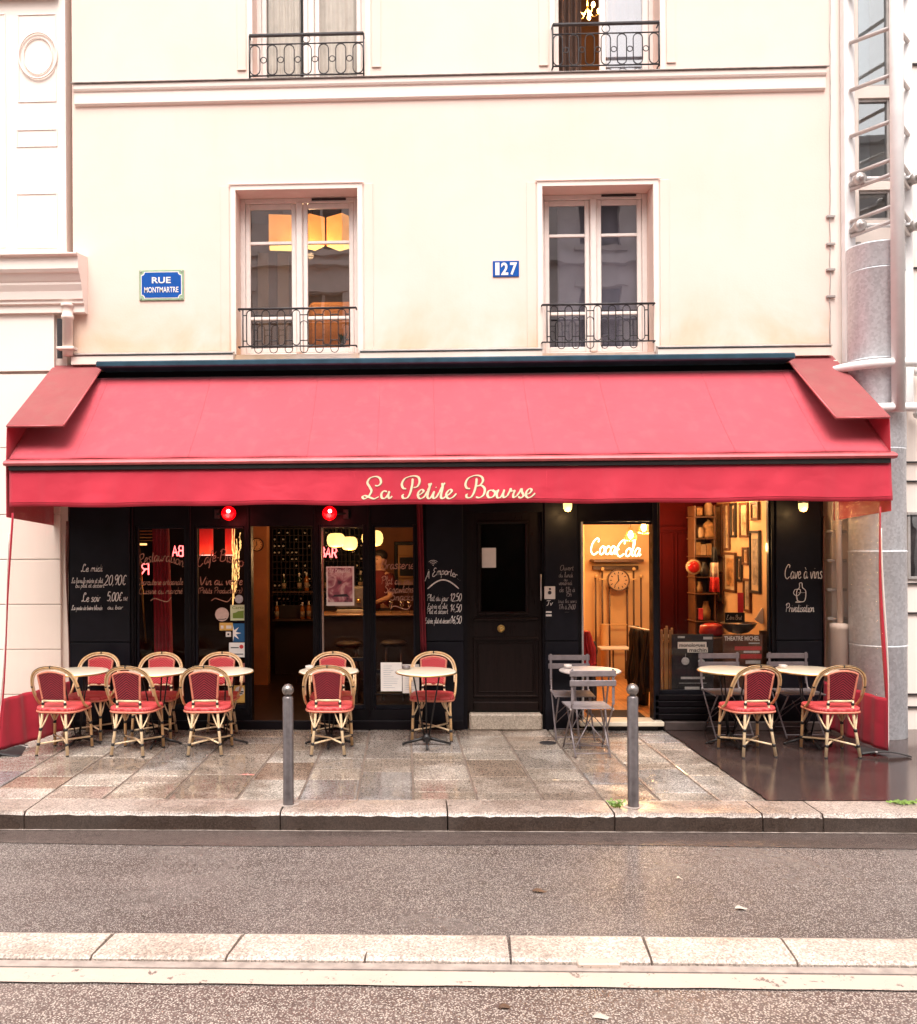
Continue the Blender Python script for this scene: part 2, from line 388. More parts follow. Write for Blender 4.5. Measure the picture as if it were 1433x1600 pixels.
    def holes(s, x0, x1, z0, z1, y0, y1, hs):
        """wall slab y0..y1 with rectangular openings, reveals included"""
        xs = sorted({x0, x1, *[h[0] for h in hs], *[h[1] for h in hs]}); zs = sorted({z0, z1, *[h[2] for h in hs], *[h[3] for h in hs]})
        xs = [x for x in xs if x0 <= x <= x1]; zs = [z for z in zs if z0 <= z <= z1]
        def open_(i, j):
            if i < 0 or j < 0 or i >= len(xs) - 1 or j >= len(zs) - 1: return None
            cx_, cz_ = (xs[i] + xs[i + 1]) / 2, (zs[j] + zs[j + 1]) / 2
            return any(h[0] < cx_ < h[1] and h[2] < cz_ < h[3] for h in hs)
        for i in range(len(xs) - 1):
            for j in range(len(zs) - 1):
                if open_(i, j): continue
                a, b, c, d = xs[i], xs[i + 1], zs[j], zs[j + 1]
                s.add([(a, y0, c), (b, y0, c), (b, y0, d), (a, y0, d), (a, y1, c), (b, y1, c), (b, y1, d), (a, y1, d)], [(0, 1, 2, 3), (7, 6, 5, 4)])
                o = len(s.v) - 8
                for (di, dj, q) in ((-1, 0, (0, 3, 7, 4)), (1, 0, (1, 5, 6, 2)), (0, -1, (0, 4, 5, 1)), (0, 1, (3, 2, 6, 7))):
                    nb = open_(i + di, j + dj)
                    if nb is None or nb: s.f.append(tuple(o + k for k in q)); s.sm.append(False)
        return s
    def build(s, name, m, parent=None, local=False, origin=None):
        me = bpy.data.meshes.new(name)
        if local: off = Vector((0, 0, 0))
        elif origin is not None: off = Vector(origin)
        else:
            xs = [v.x for v in s.v]; ys = [v.y for v in s.v]; zs = [v.z for v in s.v]
            off = Vector(((min(xs) + max(xs)) / 2, (min(ys) + max(ys)) / 2, min(zs)))
        me.from_pydata([v - off for v in s.v], [], s.f)
        me.materials.append(mat[m] if isinstance(m, str) else m)
        me.polygons.foreach_set('use_smooth', s.sm); me.update()
        o = bpy.data.objects.new(name, me); C.objects.link(o)
        if parent is not None:
            o.parent = parent
            if local: pass
            else:
                base = Vector(parent.get('_w', (0, 0, 0)))
                o.location = off - base
                o['_w'] = tuple(off)
        else:
            o.location = off; o['_w'] = tuple(off)
        return o
def tag(o, label=None, cat=None, group=None, kind=None):
    if label: o['label'] = label
    if cat: o['category'] = cat
    if group: o['group'] = group
    if kind: o['kind'] = kind
    return o
def empty(name, loc, label=None, cat=None, group=None, rz=0):
    o = bpy.data.objects.new(name, None); C.objects.link(o); o.location = loc; o.rotation_euler = (0, 0, rz); o.empty_display_size = .1
    o['_w'] = tuple(loc); return tag(o, label, cat, group)
def structure(name, mb, m): return tag(mb.build(name, m), kind='structure')
def kids(o): return [c for c in C.objects if c.parent == o]
def copy_tree(o, parent=None):
    c = o.copy(); C.objects.link(c)
    if parent is not None: c.parent = parent
    for ch in kids(o): copy_tree(ch, c)
    return c
def light(name, loc, power, col, r=.05, parent=None):
    ld = bpy.data.lights.new(name, 'POINT'); ld.energy = power; ld.color = col; ld.shadow_soft_size = r
    o = bpy.data.objects.new(name, ld); C.objects.link(o); o.location = loc
    if parent is not None: o.parent = parent; o.location = Vector(loc) - Vector(parent['_w'])
    return o

# ------------------------------------------------------------------ writing
def smooth(pts, n=6, closed=False):
    pts = [Vector(p) for p in pts]
    if len(pts) < 3: return pts
    out = []; N = len(pts)
    for i in range(N if closed else N - 1):
        p0 = pts[(i - 1) % N] if (i > 0 or closed) else pts[0] * 2 - pts[1]
        p1 = pts[i]; p2 = pts[(i + 1) % N]; p3 = pts[(i + 2) % N] if (i < N - 2 or closed) else pts[-1] * 2 - pts[-2]
        for k in range(n):
            t = k / n
            out.append(.5 * ((2 * p1) + (p2 - p0) * t + (2 * p0 - 5 * p1 + 4 * p2 - p3) * t * t + (3 * p1 - p0 - 3 * p2 + p3) * t ** 3))
    if not closed: out.append(pts[-1])
    return out
def ribbon(mb, pts, w, y, th=.0015, pen=None, taper=True):
    """pen stroke in the x,z plane standing proud of the plane y"""
    pts = [Vector((p[0], p[1])) for p in pts]; n = len(pts)
    if n < 2: return
    L = []; Rr = []
    for i in range(n):
        a = pts[max(0, i - 1)]; b = pts[min(n - 1, i + 1)]; t = (b - a)
        if t.length < 1e-9: t = Vector((1, 0))
        t.normalize(); nn = Vector((-t.y, t.x)); ww = w / 2
        if pen is not None: ww *= .42 + .75 * abs(nn.x * math.cos(pen) + nn.y * math.sin(pen)) ** 1.3
        if taper and (i == 0 or i == n - 1): ww *= .5
        L.append(pts[i] + nn * ww); Rr.append(pts[i] - nn * ww)
    vs = [(p.x, y - th, p.y) for p in L] + [(p.x, y - th, p.y) for p in Rr] + [(p.x, y, p.y) for p in L] + [(p.x, y, p.y) for p in Rr]
    fs = []
    for i in range(n - 1):
        fs += [(i, i + 1, n + i + 1, n + i), (i, 2 * n + i, 2 * n + i + 1, i + 1), (n + i, n + i + 1, 3 * n + i + 1, 3 * n + i)]
    mb.add(vs, fs)
GL = {  # single stroke hand: x,y in hundredths of the x-height; first number is the advance
'a': '95;72,85 40,100 8,60 15,8 45,5 72,60 75,95 72,30 80,5 100,25', 'b': '90;8,180 10,120 10,10 45,0 75,45 50,90 12,55', 'c': '80;70,80 45,100 10,60 15,10 50,0 80,20',
'd': '95;70,80 40,98 8,55 18,5 50,5 72,50 76,190 74,60 78,5 98,20', 'e': '82;8,45 50,55 62,80 40,100 12,70 12,20 45,0 80,25', 'f': '65;5,30 45,130 50,185 30,190 25,120 25,-60 15,-90/5,75 55,85',
'g': '92;72,85 40,100 8,60 18,15 50,15 72,60 74,90 70,-50 40,-95 10,-75', 'h': '92;8,0 12,190/10,55 45,98 68,70 68,10 88,10', 'i': '48;8,60 20,95 20,20 32,0 48,20/20,135 24,142',
'j': '45;20,95 18,-60 0,-90/20,135 24,142', 'k': '85;8,0 10,185/65,95 14,45 70,0', 'l': '48;5,40 30,140 30,185 15,190 12,60 20,5 45,20', 'm': '140;8,0 10,95 12,50 40,98 55,70 55,0 58,55 85,98 103,70 103,15 118,0 138,20',
'n': '95;8,0 10,95 12,50 45,98 65,70 65,15 75,0 95,20', 'o': '90;45,100 10,65 15,10 50,0 80,45 65,90 45,100 70,85 92,90', 'p': '90;10,95 10,-90/10,60 45,98 75,60 55,8 15,15', 'q': '92;72,85 40,100 8,60 18,10 50,10 72,60/74,95 72,-90',
'r': '70;8,0 10,90 12,60 35,95 62,88', 's': '72;62,85 35,100 15,75 50,40 55,10 25,0 5,15', 't': '62;22,160 20,25 35,0 60,15/0,98 50,102', 'u': '95;8,95 10,20 35,0 65,40 68,95 68,20 78,0 96,20', 'v': '82;5,95 35,0 70,95 85,90',
'w': '120;5,95 25,0 52,80 78,0 105,95 120,90', 'x': '80;5,95 70,0/70,95 5,0', 'y': '90;8,95 15,25 45,15 70,60/72,95 60,-50 30,-95 10,-80', 'z': '80;5,95 65,95 5,0 75,5',
'A': '150;0,0 50,110 85,190 100,100 120,0/30,70 112,75', 'B': '140;30,190 25,100 20,0/0,150 40,195 100,180 95,120 35,100 110,95 120,30 70,-5 15,5', 'C': '140;105,150 110,185 70,195 15,130 10,40 60,-5 120,30', 'D': '150;30,190 25,0/0,160 60,195 130,140 125,40 70,-5 15,5',
'E': '130;100,170 60,195 25,150 65,105 20,75 15,15 60,-5 115,25', 'F': '120;5,165 60,185 115,190/60,185 50,60 20,0 0,20/25,100 85,105', 'I': '60;30,190 25,0', 'L': '130;75,150 95,185 55,195 35,120 35,30 5,0 0,20 40,20 80,0 125,20', 'M': '175;0,0 25,190 75,40 125,190 150,0',
'N': '150;0,0 20,190 110,0 130,190', 'O': '150;70,195 10,130 20,20 80,-5 135,70 110,170 70,195', 'P': '130;30,0 35,190/0,150 40,195 105,190 115,120 45,90', 'Q': '150;70,195 10,130 20,20 80,-5 135,70 110,170 70,195/80,40 140,-20', 'R': '140;30,0 35,190/0,150 40,195 105,185 105,120 45,100 75,60 130,0',
'S': '120;100,165 60,195 20,150 80,95 95,40 50,-5 5,25', 'T': '130;0,160 40,190 90,180 130,195/75,182 70,60 45,0 20,10', 'V': '140;0,190 60,0 130,195', 'W': '190;0,190 45,0 90,150 130,0 180,190', 'H': '150;20,190 15,0/120,190 115,0/15,95 118,100', 'K': '140;20,190 15,0/115,190 20,90 120,0',
'0': '100;45,185 8,120 15,20 50,0 85,60 75,160 45,185', '1': '75;10,130 45,185 45,0', '2': '105;10,140 40,185 80,150 60,80 5,0 95,5', '3': '100;10,170 60,185 70,120 35,98 80,70 70,10 10,5', '4': '105;60,185 5,60 95,60/65,100 62,0', '5': '100;85,185 25,185 15,105 60,115 85,60 60,5 5,10',
'6': '100;75,180 25,110 15,30 50,0 85,40 60,90 20,60', '7': '95;5,180 85,185 35,0/20,90 70,95', '8': '100;50,95 15,145 50,185 80,145 50,95 10,40 50,0 90,45 50,95', '9': '95;80,130 40,90 15,140 50,185 80,150 75,60 45,0',
',': '35;15,15 5,-25', '.': '35;10,0 16,6', '(': '50;40,195 10,100 40,-20', ')': '50;10,195 40,100 10,-20', ' ': '60;', '-': '60;5,60 50,60', '€': '110;95,155 60,180 25,110 30,30 60,5 95,30/0,110 65,112/0,75 60,77', "'": '30;12,190 8,150', '!': '40;15,190 15,60/15,5 19,10'}
GL['é'] = GL['e'] + '/35,125 60,160'; GL['à'] = GL['a'] + '/50,125 25,160'; GL['À'] = GL['A'] + '/85,215 55,240'; GL['è'] = GL['e'] + '/60,125 35,160'
def glyph(ch):
    adv, _, body = GL[ch].partition(';')
    return float(adv) / 100, [[tuple(float(k) / 100 for k in p.split(',')) for p in st.split()] for st in body.split('/') if st.strip()]
def twidth(t): return sum(glyph(c)[0] for c in t)
def hand(mb, text, px, py, width, y, h=None, w=.004, slant=.18, arc=0, mirror=False, jit=.03, xh=None):
    w *= .8
    """handwriting on the plane y: left end and baseline given in photo pixels, width in pixels; returns nothing"""
    p0 = P(px, py, y); p1 = P(px + width, py, y); L = p1.x - p0.x
    tw = twidth(text); sx = L / tw; sz = (P(px, py - h, y).z - p0.z) / 1.9 if h else sx
    x = 0; rnd = random.Random(len(text) * 31 + int(px))
    for c in text:
        adv, sts = glyph(c); dy = rnd.uniform(-jit, jit)
        for st in sts:
            q = smooth([Vector((a, b, 0)) for a, b in st], 5)
            out = []
            for v in q:
                lx = (x + v.x + slant * v.y) * sx; lz = (v.y + dy) * sz
                if arc:
                    u = lx / L - .5; lz += arc * (1 - 4 * u * u); 
                lx = L - lx if mirror else lx
                out.append((p0.x + lx, p0.z + lz))
            ribbon(mb, out, w, y)
        x += adv
def block(text, width=None, height=None, c=(0, 0, 0), bold=0, ext=.002, spacing=1):
    """block letters as a mesh builder, centred at c, facing -y, fitted to width x height"""
    cu = bpy.data.curves.new("t", 'FONT'); cu.body = text; cu.align_x = 'LEFT'; cu.resolution_u = 3; cu.offset = bold; cu.space_character = spacing
    cu.extrude = .02
    ob = bpy.data.objects.new("t", cu); C.objects.link(ob)
    dg = bpy.context.evaluated_depsgraph_get(); me = bpy.data.meshes.new_from_object(ob.evaluated_get(dg))
    vs = [v.co.copy() for v in me.vertices]; fs = [tuple(p.vertices) for p in me.polygons]
    bpy.data.objects.remove(ob); bpy.data.curves.remove(cu); bpy.data.meshes.remove(me)
    if not vs: return MB()
    x0 = min(v.x for v in vs); x1 = max(v.x for v in vs); z0 = min(v.y for v in vs); z1 = max(v.y for v in vs)
    sx = width / (x1 - x0) if width else height / (z1 - z0); sz = height / (z1 - z0) if height else sx
    mb = MB(); mb.add([(c[0] + (v.x - (x0 + x1) / 2) * sx, c[1] - (v.z + .02) / .04 * ext, c[2] + (v.y - (z0 + z1) / 2) * sz) for v in vs], fs)
    return mb
def join(*mbs):
    o = MB()
    for m in mbs:
        k = len(o.v); o.v += m.v; o.f += [tuple(i + k for i in f) for f in m.f]; o.sm += m.sm
    return o
# ================================================================== GROUND
KERB_Y = G(700, 1300, -.14).y                # foot of the kerb
KTOP_Y = KERB_Y + .0
ROADZ = -.14
mb = MB(); mb.box(-14, 14, -16, KERB_Y + .02, ROADZ - .3, ROADZ); structure('road', mb, 'road')
sepA = G(0, 1520, ROADZ); sepB = G(1433, 1530, ROADZ)
# nearer lane has a coarser surfacing, laid up to the painted line
ynear = (G(700, 1545, ROADZ).y)
mb = MB(); mb.add([(-14, -16, ROADZ + .004), (14, -16, ROADZ + .004), (14, ynear + .0, ROADZ + .004), (-14, ynear, ROADZ + .004)], [(0, 1, 2, 3)]); structure('road_lane', mb, 'road_near')
g0 = G(700, 1322, ROADZ).y
mb = MB()
def gut(u, v):
    x = -14 + 28 * u; return (x, g0 + .05 * math.sin(x * 1.3) * .6 + (KERB_Y - g0) * v if v < .5 else KERB_Y + .01, ROADZ + .004)
mb.grid(gut, 80, 1, False); structure('gutter', mb, 'gutter')
mb = MB(); mb.grid(lambda u, v: (-14 + 28 * u, KERB_Y - .014 + .016 * v + .002 * math.sin(u * 90), ROADZ + .008), 100, 1, False); structure('gutter_waterline', mb, M('waterline', (.50, .42, .37), .15, k='pos', var=.4, vs=14))  # pale strip: sky reflection in the water at the kerb foot, painted as colour
# separator kerb stones, dark joint, concrete channel, painted line
s0, s1 = G(700, 1508, ROADZ).y, G(700, 1455, ROADZ + .03).y
x = G(-260, 1480, ROADZ).x; rnd = random.Random(3); k = 0
while x < 7:
    w = .72 + rnd.uniform(-.02, .03)
    mb = MB(); sk = rnd.uniform(-.02, .05)
    a, b = x + .006, x + w - .006
    prof = [(s0, ROADZ - .05), (s0, ROADZ + .018), (s0 + .02, ROADZ + .030), (s1 - .06, ROADZ + .030), (s1, ROADZ + .008), (s1, ROADZ - .05)]
    n = len(prof); dz = rnd.uniform(-.003, .003)
    vs = [(a + sk * (p[0] - s0) / (s1 - s0), p[0], p[1] + dz) for p in prof] + [(b + sk * (p[0] - s0) / (s1 - s0), p[0], p[1] + dz) for p in prof]
    mb.add(vs, [tuple(range(n)), tuple(range(2 * n - 1, n - 1, -1))] + [(i, i + n, (i + 1) % n + n, (i + 1) % n) for i in range(n)])
    structure('kerb_separator', mb, 'separator'); x += w; k += 1
c0 = G(700, 1519, ROADZ).y
mb = MB(); mb.box(-14, 14, c0, s0 - .012, ROADZ - .02, ROADZ + .012); structure('channel', mb, 'concrete')
l0, l1 = G(700, 1543, ROADZ).y, G(700, 1520, ROADZ).y
mb = MB(); mb.grid(lambda u, v: (-14 + 28 * u, (l0 + .004 * math.sin(u * 300) if v < .5 else l1 - .004), ROADZ + .009), 160, 1, False); structure('road_marking', mb, 'road_paint')
mb = MB(); q = G(930, 1498, ROADZ); mb.bbox(q.x - .11, q.x + .10, s0 - .045, s0 + .02, ROADZ, ROADZ + .034, .006); structure('kerb_patch', mb, 'road_paint')
# kerb stones
kb0, kb1 = KERB_Y, G(700, 1250, 0).y
joints = [-6.5, G(28, 1275, 0).x, G(435, 1275, 0).x, G(700, 1275, 0).x, G(963, 1275, 0).x, G(1195, 1275, 0).x, G(1290, 1275, 0).x, 5.4, 7]
for i in range(len(joints) - 1):
    a, b = joints[i] + .006, joints[i + 1] - .006
    mb = MB(); n = 24; rnd = random.Random(i + 5)
    ch = [rnd.uniform(0, .012) for _ in range(n + 1)]
    mb.grid(lambda u, v: (a + (b - a) * u, [kb0, kb0 + .012 + ch[int(u * n + .5)], kb0 + .03, kb1][int(v * 3 + .5)], [-.02 - ch[int(u * n + .5)], -.004, 0, 0][int(v * 3 + .5)]), n, 3)
    mb.add([(a, kb0 + .01, 0), (a, kb1, 0), (a, kb1, -.2), (a, kb0, -.2)], [(0, 1, 2, 3)]); mb.add([(b, kb0 + .01, 0), (b, kb1, 0), (b, kb1, -.2), (b, kb0, -.2)], [(3, 2, 1, 0)])
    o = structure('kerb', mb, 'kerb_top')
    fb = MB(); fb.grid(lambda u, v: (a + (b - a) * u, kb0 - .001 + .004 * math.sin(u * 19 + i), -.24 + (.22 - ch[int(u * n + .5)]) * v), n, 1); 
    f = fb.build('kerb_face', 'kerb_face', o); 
# paving slabs
mb = MB(); mb.box(-14, 14, kb1, 8, -.1, -.012); structure('pavement_bed', mb, 'mortar')
kx = [157, 256, 367, 465, 557, 646, 746.5, 850, 943, 1032, 1123, 1199.5]
lines = [G(p, 1251, 0).x for p in kx]
# joints fan very slightly: pavement joints run to their own vanishing point
far_px = [268, 348, 440, 508, 574, 643, 718, 795, 872, 940, 1008, 1067]
fl = [G(p, 1160, 0).x for p in far_px]
step = (lines[5] - lines[0]) / 5
while lines[0] > -8: lines.insert(0, lines[0] - step); fl.insert(0, fl[0] - (fl[5] - fl[0]) / 5)
yk, yf = kb1, .1; y1160 = G(640, 1160, 0).y; y1251 = G(640, 1251, 0).y
sl = MB(); rnd = random.Random(12)
for i in range(len(lines) - 1):
    def xat(j, y):
        t = (y - y1251) / (y1160 - y1251); return lines[j] + (fl[j] - lines[j]) * t
    y = yk + .004
    while y < .35:
        d = rnd.choice([.22, .3, .38, .48, .6, .75]); y2 = min(y + d, .4)
        if y2 - y < .1: break
        dz = rnd.uniform(-.003, .002); tl = rnd.uniform(-.002, .002); g = rnd.uniform(.007, .012)
        c = [(xat(i, y) + g, y + g * .5), (xat(i + 1, y) - g, y + g * .5), (xat(i + 1, y2) - g, y2 - g * .5), (xat(i, y2) + g, y2 - g * .5)]
        e = .012
        cc = [(c[0][0] + e, c[0][1] + e), (c[1][0] - e, c[1][1] + e), (c[2][0] - e, c[2][1] - e), (c[3][0] + e, c[3][1] - e)]
        top = [(p[0], p[1], dz + tl * (1 if k in (1, 2) else -1)) for k, p in enumerate(cc)]; mid = [(p[0], p[1], dz - .005) for p in c]; bot = [(p[0], p[1], -.03) for p in c]
        vs = top + mid + bot; fs = [(0, 1, 2, 3)]
        for k in range(4): kk = (k + 1) % 4; fs += [(k, k + 4, kk + 4, kk), (k + 4, k + 8, kk + 8, kk + 4)]
        sl.add(vs, fs); y = y2
structure('pavement', sl, 'slab')
xr0, xr1 = lines[-1], fl[-1]
t = (.4 - y1251) / (y1160 - y1251); xe = xr0 + (xr1 - xr0) * t
rnd = random.Random(77); edge = []
for k in range(61):
    yy_ = yk + .006 + (.4 - yk) * k / 60; edge.append((xr0 + (xr1 - xr0) * (yy_ - y1251) / (y1160 - y1251) + rnd.uniform(-.012, .008) + .012 * math.sin(k * .35), yy_))
mb = MB(); n_ = len(edge); mb.add([(x, y, .0035) for x, y in edge] + [(14, y, .0035) for x, y in edge], [(k, n_ + k, n_ + k + 1, k + 1) for k in range(n_ - 1)]); structure('pavement_asphalt', mb, 'asphalt_wet')
# opposite pavement behind the camera
mb = MB(); mb.box(-14, 14, -16, -12.4, ROADZ - .1, 0); structure('far_pavement', mb, 'slab')

# ================================================================== CAFE BUILDING, upper storeys
XL, XR = P(114, 350).x, P(1297, 350).x
bld = empty('cafe_building', ((XL + XR) / 2, .3, 0), 'cream stucco building over the red awning with dark navy shopfront', 'building')
def rect(px0, px1, py0, py1, y=0):
    a = P(px0, (py0 + py1) / 2, y); b = P(px1, (py0 + py1) / 2, y); c = P((px0 + px1) / 2, py0, y); d = P((px0 + px1) / 2, py1, y)
    return (a.x, b.x, d.z, c.z)
W1 = rect(369, 559, 296, 553); W2 = rect(848, 1021, 290, 551)
W3 = rect(394, 570, -260, 121); W4 = rect(866, 1030, -260, 114)
mb = MB(); ZB = 3.9
mb.holes(XL, XR, ZB, 10.5, 0, .38, [W1, W2, W3, W4])
mb.build('wall', 'stucco', bld)
# surrounds: a flat outer band and a raised inner band, each window
def band(mb, x0, x1, z0, z1, w, y0, y1, top=True):
    mb.box(x0 - w, x0 - .001, y0, y1, z0, z1 + (w if top else 0)); mb.box(x1 + .001, x1 + w, y0, y1, z0, z1 + (w if top else 0))
    if top: mb.box(x0 - .001, x1 + .001, y0, y1, z1 + .001, z1 + w)
for Wn, isup in ((W1, 0), (W2, 0), (W3, 1), (W4, 1)):
    mb = MB(); band(mb, Wn[0], Wn[1], Wn[2] + .0, Wn[3], .055, -.012, -.001)
    if not isup: mb.box(Wn[0] - .075, Wn[1] + .075, -.026, -.0125, Wn[3] + .056, Wn[3] + .068)
    mb.build('window_surround', 'trim', bld)
    for sx in (Wn[0] - .17, Wn[1] + .07):
        mb = MB(); mb.bbox(sx, sx + .10, -.009, -.001, Wn[2] + .03 if not isup else Wn[2] + .09, Wn[3] + .05, .004)
        mb.box(sx + .004, sx + .096, -.016, -.0095, Wn[2] + .03 if not isup else Wn[2] + .09, (Wn[2] + .045) if not isup else Wn[2] + .105)
        mb.build('window_band', 'stucco', bld)
# cornice between the storeys and the ledge over the awning
zc = PZ(137, 0, 400)
mb = MB(); mb.profx([(0.001, zc - .17), (-.022, zc - .165), (-.035, zc - .15), (-.035, zc - .03), (-.05, zc - .02), (-.06, zc + .0), (-.06, zc + .05), (0.001, zc + .07)], P(118, 140).x, P(1288, 140).x)
mb.build('cornice', 'trim', bld)
mb = MB(); mb.profx([(0.0, zc + .071), (-.075, zc + .052), (-.08, zc + .060), (-.075, zc + .066), (0.0, zc + .088)], P(114, 130).x, P(1291, 130).x); mb.build('flashing', 'zinc', bld)
zl = PZ(551, 0, 650)
for a, b in ((P(116, 550).x, W1[0] - .02), (W1[1] + .02, W2[0] - .02), (W2[1] + .02, P(1294, 550).x)):
    mb = MB(); mb.profx([(0.001, zl - .10), (-.09, zl - .10), (-.09, zl - .015), (-.07, zl), (0.001, zl + .03)], a, b); mb.build('ledge', 'trim', bld)
    mb = MB(); mb.profx([(0.0, zl + .031), (-.10, zl - .004), (-.105, zl + .004), (0.0, zl + .042)], a, b); mb.build('flashing', 'zinc', bld)
# windows
def casement(Wn, muntins, y=.24, glass='glass_up', openleft=False, gap=.0):
    x0, x1, z0, z1 = Wn; xm = (x0 + x1) / 2; f = MB()
    fw = .055
    f.bbox(x0, x0 + fw, y, y + .07, z0, z1, .006); f.bbox(x1 - fw, x1, y, y + .07, z0, z1, .006)
    f.bbox(x0 + fw, x1 - fw, y, y + .07, z1 - fw, z1, .006); f.bbox(x0 + fw, x1 - fw, y, y + .07, z0, z0 + .06, .006)
    f.bbox(xm - .035, xm + .035, y - .022, y + .05, z0 + .06, z1 - .05, .01)
    fr = f.build('window', 'white_paint', bld)
    ps = [z0 + .06] + [PZ(m, y, 500) if m > 20 else m for m in muntins] + [z1 - fw]
    for a, b in ((x0 + fw, xm - .035), (xm + .035, x1 - fw)):
        s = MB(); sw = .055; yy = y + .012
        s.bbox(a + .002, a + sw, yy, yy + .04, z0 + .062, z1 - fw - .002, .008); s.bbox(b - sw, b - .002, yy, yy + .04, z0 + .062, z1 - fw - .002, .008)
        s.bbox(a + sw, b - sw, yy, yy + .04, z1 - fw - .06, z1 - fw - .002, .008); s.bbox(a + sw, b - sw, yy, yy + .04, z0 + .062, z0 + .12, .008)
        for m in ps[1:-1]: s.bbox(a + sw, b - sw, yy + .004, yy + .036, m - .018, m + .018, .006)
        s.build('sash', 'white_paint', fr)
        p = MB(); p.box(a + sw, b - sw, yy + .018, yy + .022, z0 + .12, z1 - fw - .06); p.build('pane', glass, fr)
    return fr
c1 = casement(W1, [378, 496]); c2 = casement(W2, [374, 495])
v = MB(); v.bbox(W1[1] - .52, W1[1] - .14, .225, .24, W1[3] - .035, W1[3] - .012, .003); v.build('vent', 'iron', c1)
v = MB(); v.bbox(W2[1] - .50, W2[1] - .12, .225, .24, W2[3] - .03, W2[3] - .008, .003); v.build('vent', 'iron', c2)
c3 = casement(W3, [W3[2] + 1.4], glass='glass')
# the upper right window stands half open: fixed frame, one leaf swung in, one shut
x0, x1, z0, z1 = W4; y = .24; f = MB()
f.bbox(x0, x0 + .05, y, y + .07, z0, z1, .006); f.bbox(x1 - .05, x1, y, y + .07, z0, z1, .006); f.bbox(x0 + .05, x1 - .05, y, y + .07, z1 - .05, z1, .006); f.bbox(x0 + .05, x1 - .05, y, y + .07, z0, z0 + .03, .006)
fr = f.build('window', 'white_paint', bld, )
xm = P(937, 60, y).x
s = MB(); s.bbox(xm, xm + .07, y + .01, y + .05, z0 + .031, z1 - .06, .008); s.bbox(x1 - .12, x1 - .052, y + .01, y + .05, z0 + .031, z1 - .06, .008)
s.bbox(xm + .07, x1 - .12, y + .01, y + .05, z0 + .031, z0 + .12, .008); s.bbox(xm + .07, x1 - .12, y + .014, y + .046, z0 + 1.0, z0 + 1.04, .006); s.build('sash', 'white_paint', fr)
s = MB(); s.box(xm + .07, x1 - .12, y + .028, y + .032, z0 + .12, z1 - .06); s.build('pane', 'glass_up', fr)
s = MB(); s.bbox(x0 + .055, x0 + .095, y + .08, y + .7, z0 + .031, z1 - .06, .008); s.build('open_sash', 'white_paint', fr)
# rooms behind the upper windows
mat['room_grey'] = M('room_grey', (.30, .27, .30), .8, var=.15, vs=1.2)
mat['room_dark'] = M('room_dark', (.10, .045, .022), .8, var=.3, vs=2)
mat['room_pale'] = M('room_pale', (.55, .5, .46), .9, var=.05)
mat['net'] = M('net', (.80, .78, .74), .9, var=.1, vs=6)
def room(x0, x1, y0, y1, z0, z1, m, name='room', floor=None, front=False):
    mb = MB(); e = .03
    mb.box(x0 - e, x1 + e, y1, y1 + e, z0 - e, z1 + e); mb.box(x0 - e, x0, y0, y1, z0 - e, z1 + e); mb.box(x1, x1 + e, y0, y1, z0 - e, z1 + e)
    mb.box(x0, x1, y0, y1, z1, z1 + e); mb.box(x0, x1, y0, y1, z0 - e, z0)
    return structure(name, mb, m)
room(W1[0] - .6, W1[1] + .7, .385, 3.4, 3.95, 6.7, 'room_grey', 'room_wall')
room(W2[0] - .35, W2[1] + .35, .385, 1.4, 3.95, 6.7, 'room_grey', 'room_wall')
room(W3[0] - .5, W3[1] + .5, .385, 2.5, 7.0, 9.9, 'room_pale', 'room_wall')
room(W4[0] - .5, W4[1] + .5, .385, 3.2, 7.0, 9.9, 'room_dark', 'room_wall')
def drape(name, x0, x1, z0, z1, y, amp, n, m, label, cat='curtain', flare=0, sx=0, y_amp=None):
    mb = MB(); ph = random.Random(int(abs(x0 * 100))).uniform(0, 6)
    def fn(u, v):
        x = x0 + (x1 - x0) * u; z = z1 + (z0 - z1) * v
        w = (1 + flare * v)
        return Vector(((x0 + x1) / 2 + (x - (x0 + x1) / 2) * w + sx * v, y + amp * math.sin(u * n * 2 * math.pi + ph + .6 * math.sin(v * 3)) * (.6 + .5 * v), z))
    mb.sheet(fn, max(24, n * 8), 12, (0, .008, 0)); return tag(mb.build(name, m), label, cat)
drape('net_curtain', W3[0] + .08, W3[0] + .48, W3[2] + .05, W3[3], .36, .02, 6, 'net', 'pale net curtain in the left half of the upper left window')
drape('net_curtain', W3[0] + .64, W3[1] - .1, W3[2] + .05, W3[3], .36, .015, 5, 'net', 'pale net curtain in the right half of the upper left window')
drape('net_curtain', xm + .1, W4[1] - .02, W4[2] + .05, W4[3], .36, .015, 5, 'net', 'white curtain behind the closed half of the upper right window')
mat['veil'] = M('veil', (.72, .66, .69), .9, var=.18, vs=3, bmp=.2, bs=100)
drape('veil_curtain', W2[0] + .22, W2[1] - .01, W2[2] + .03, W2[3], .37, .012, 4, 'veil', 'thin grey veil curtain behind the first floor right window')
mat['drape_dark'] = M('drape_dark', (.10, .055, .04), .8, var=.3, vs=6)
drape('dark_curtain', W4[0] + .12, W4[0] + .42, W4[2] + .05, W4[3], .75, .04, 4, 'drape_dark', 'dark brown curtain inside the open upper right window')
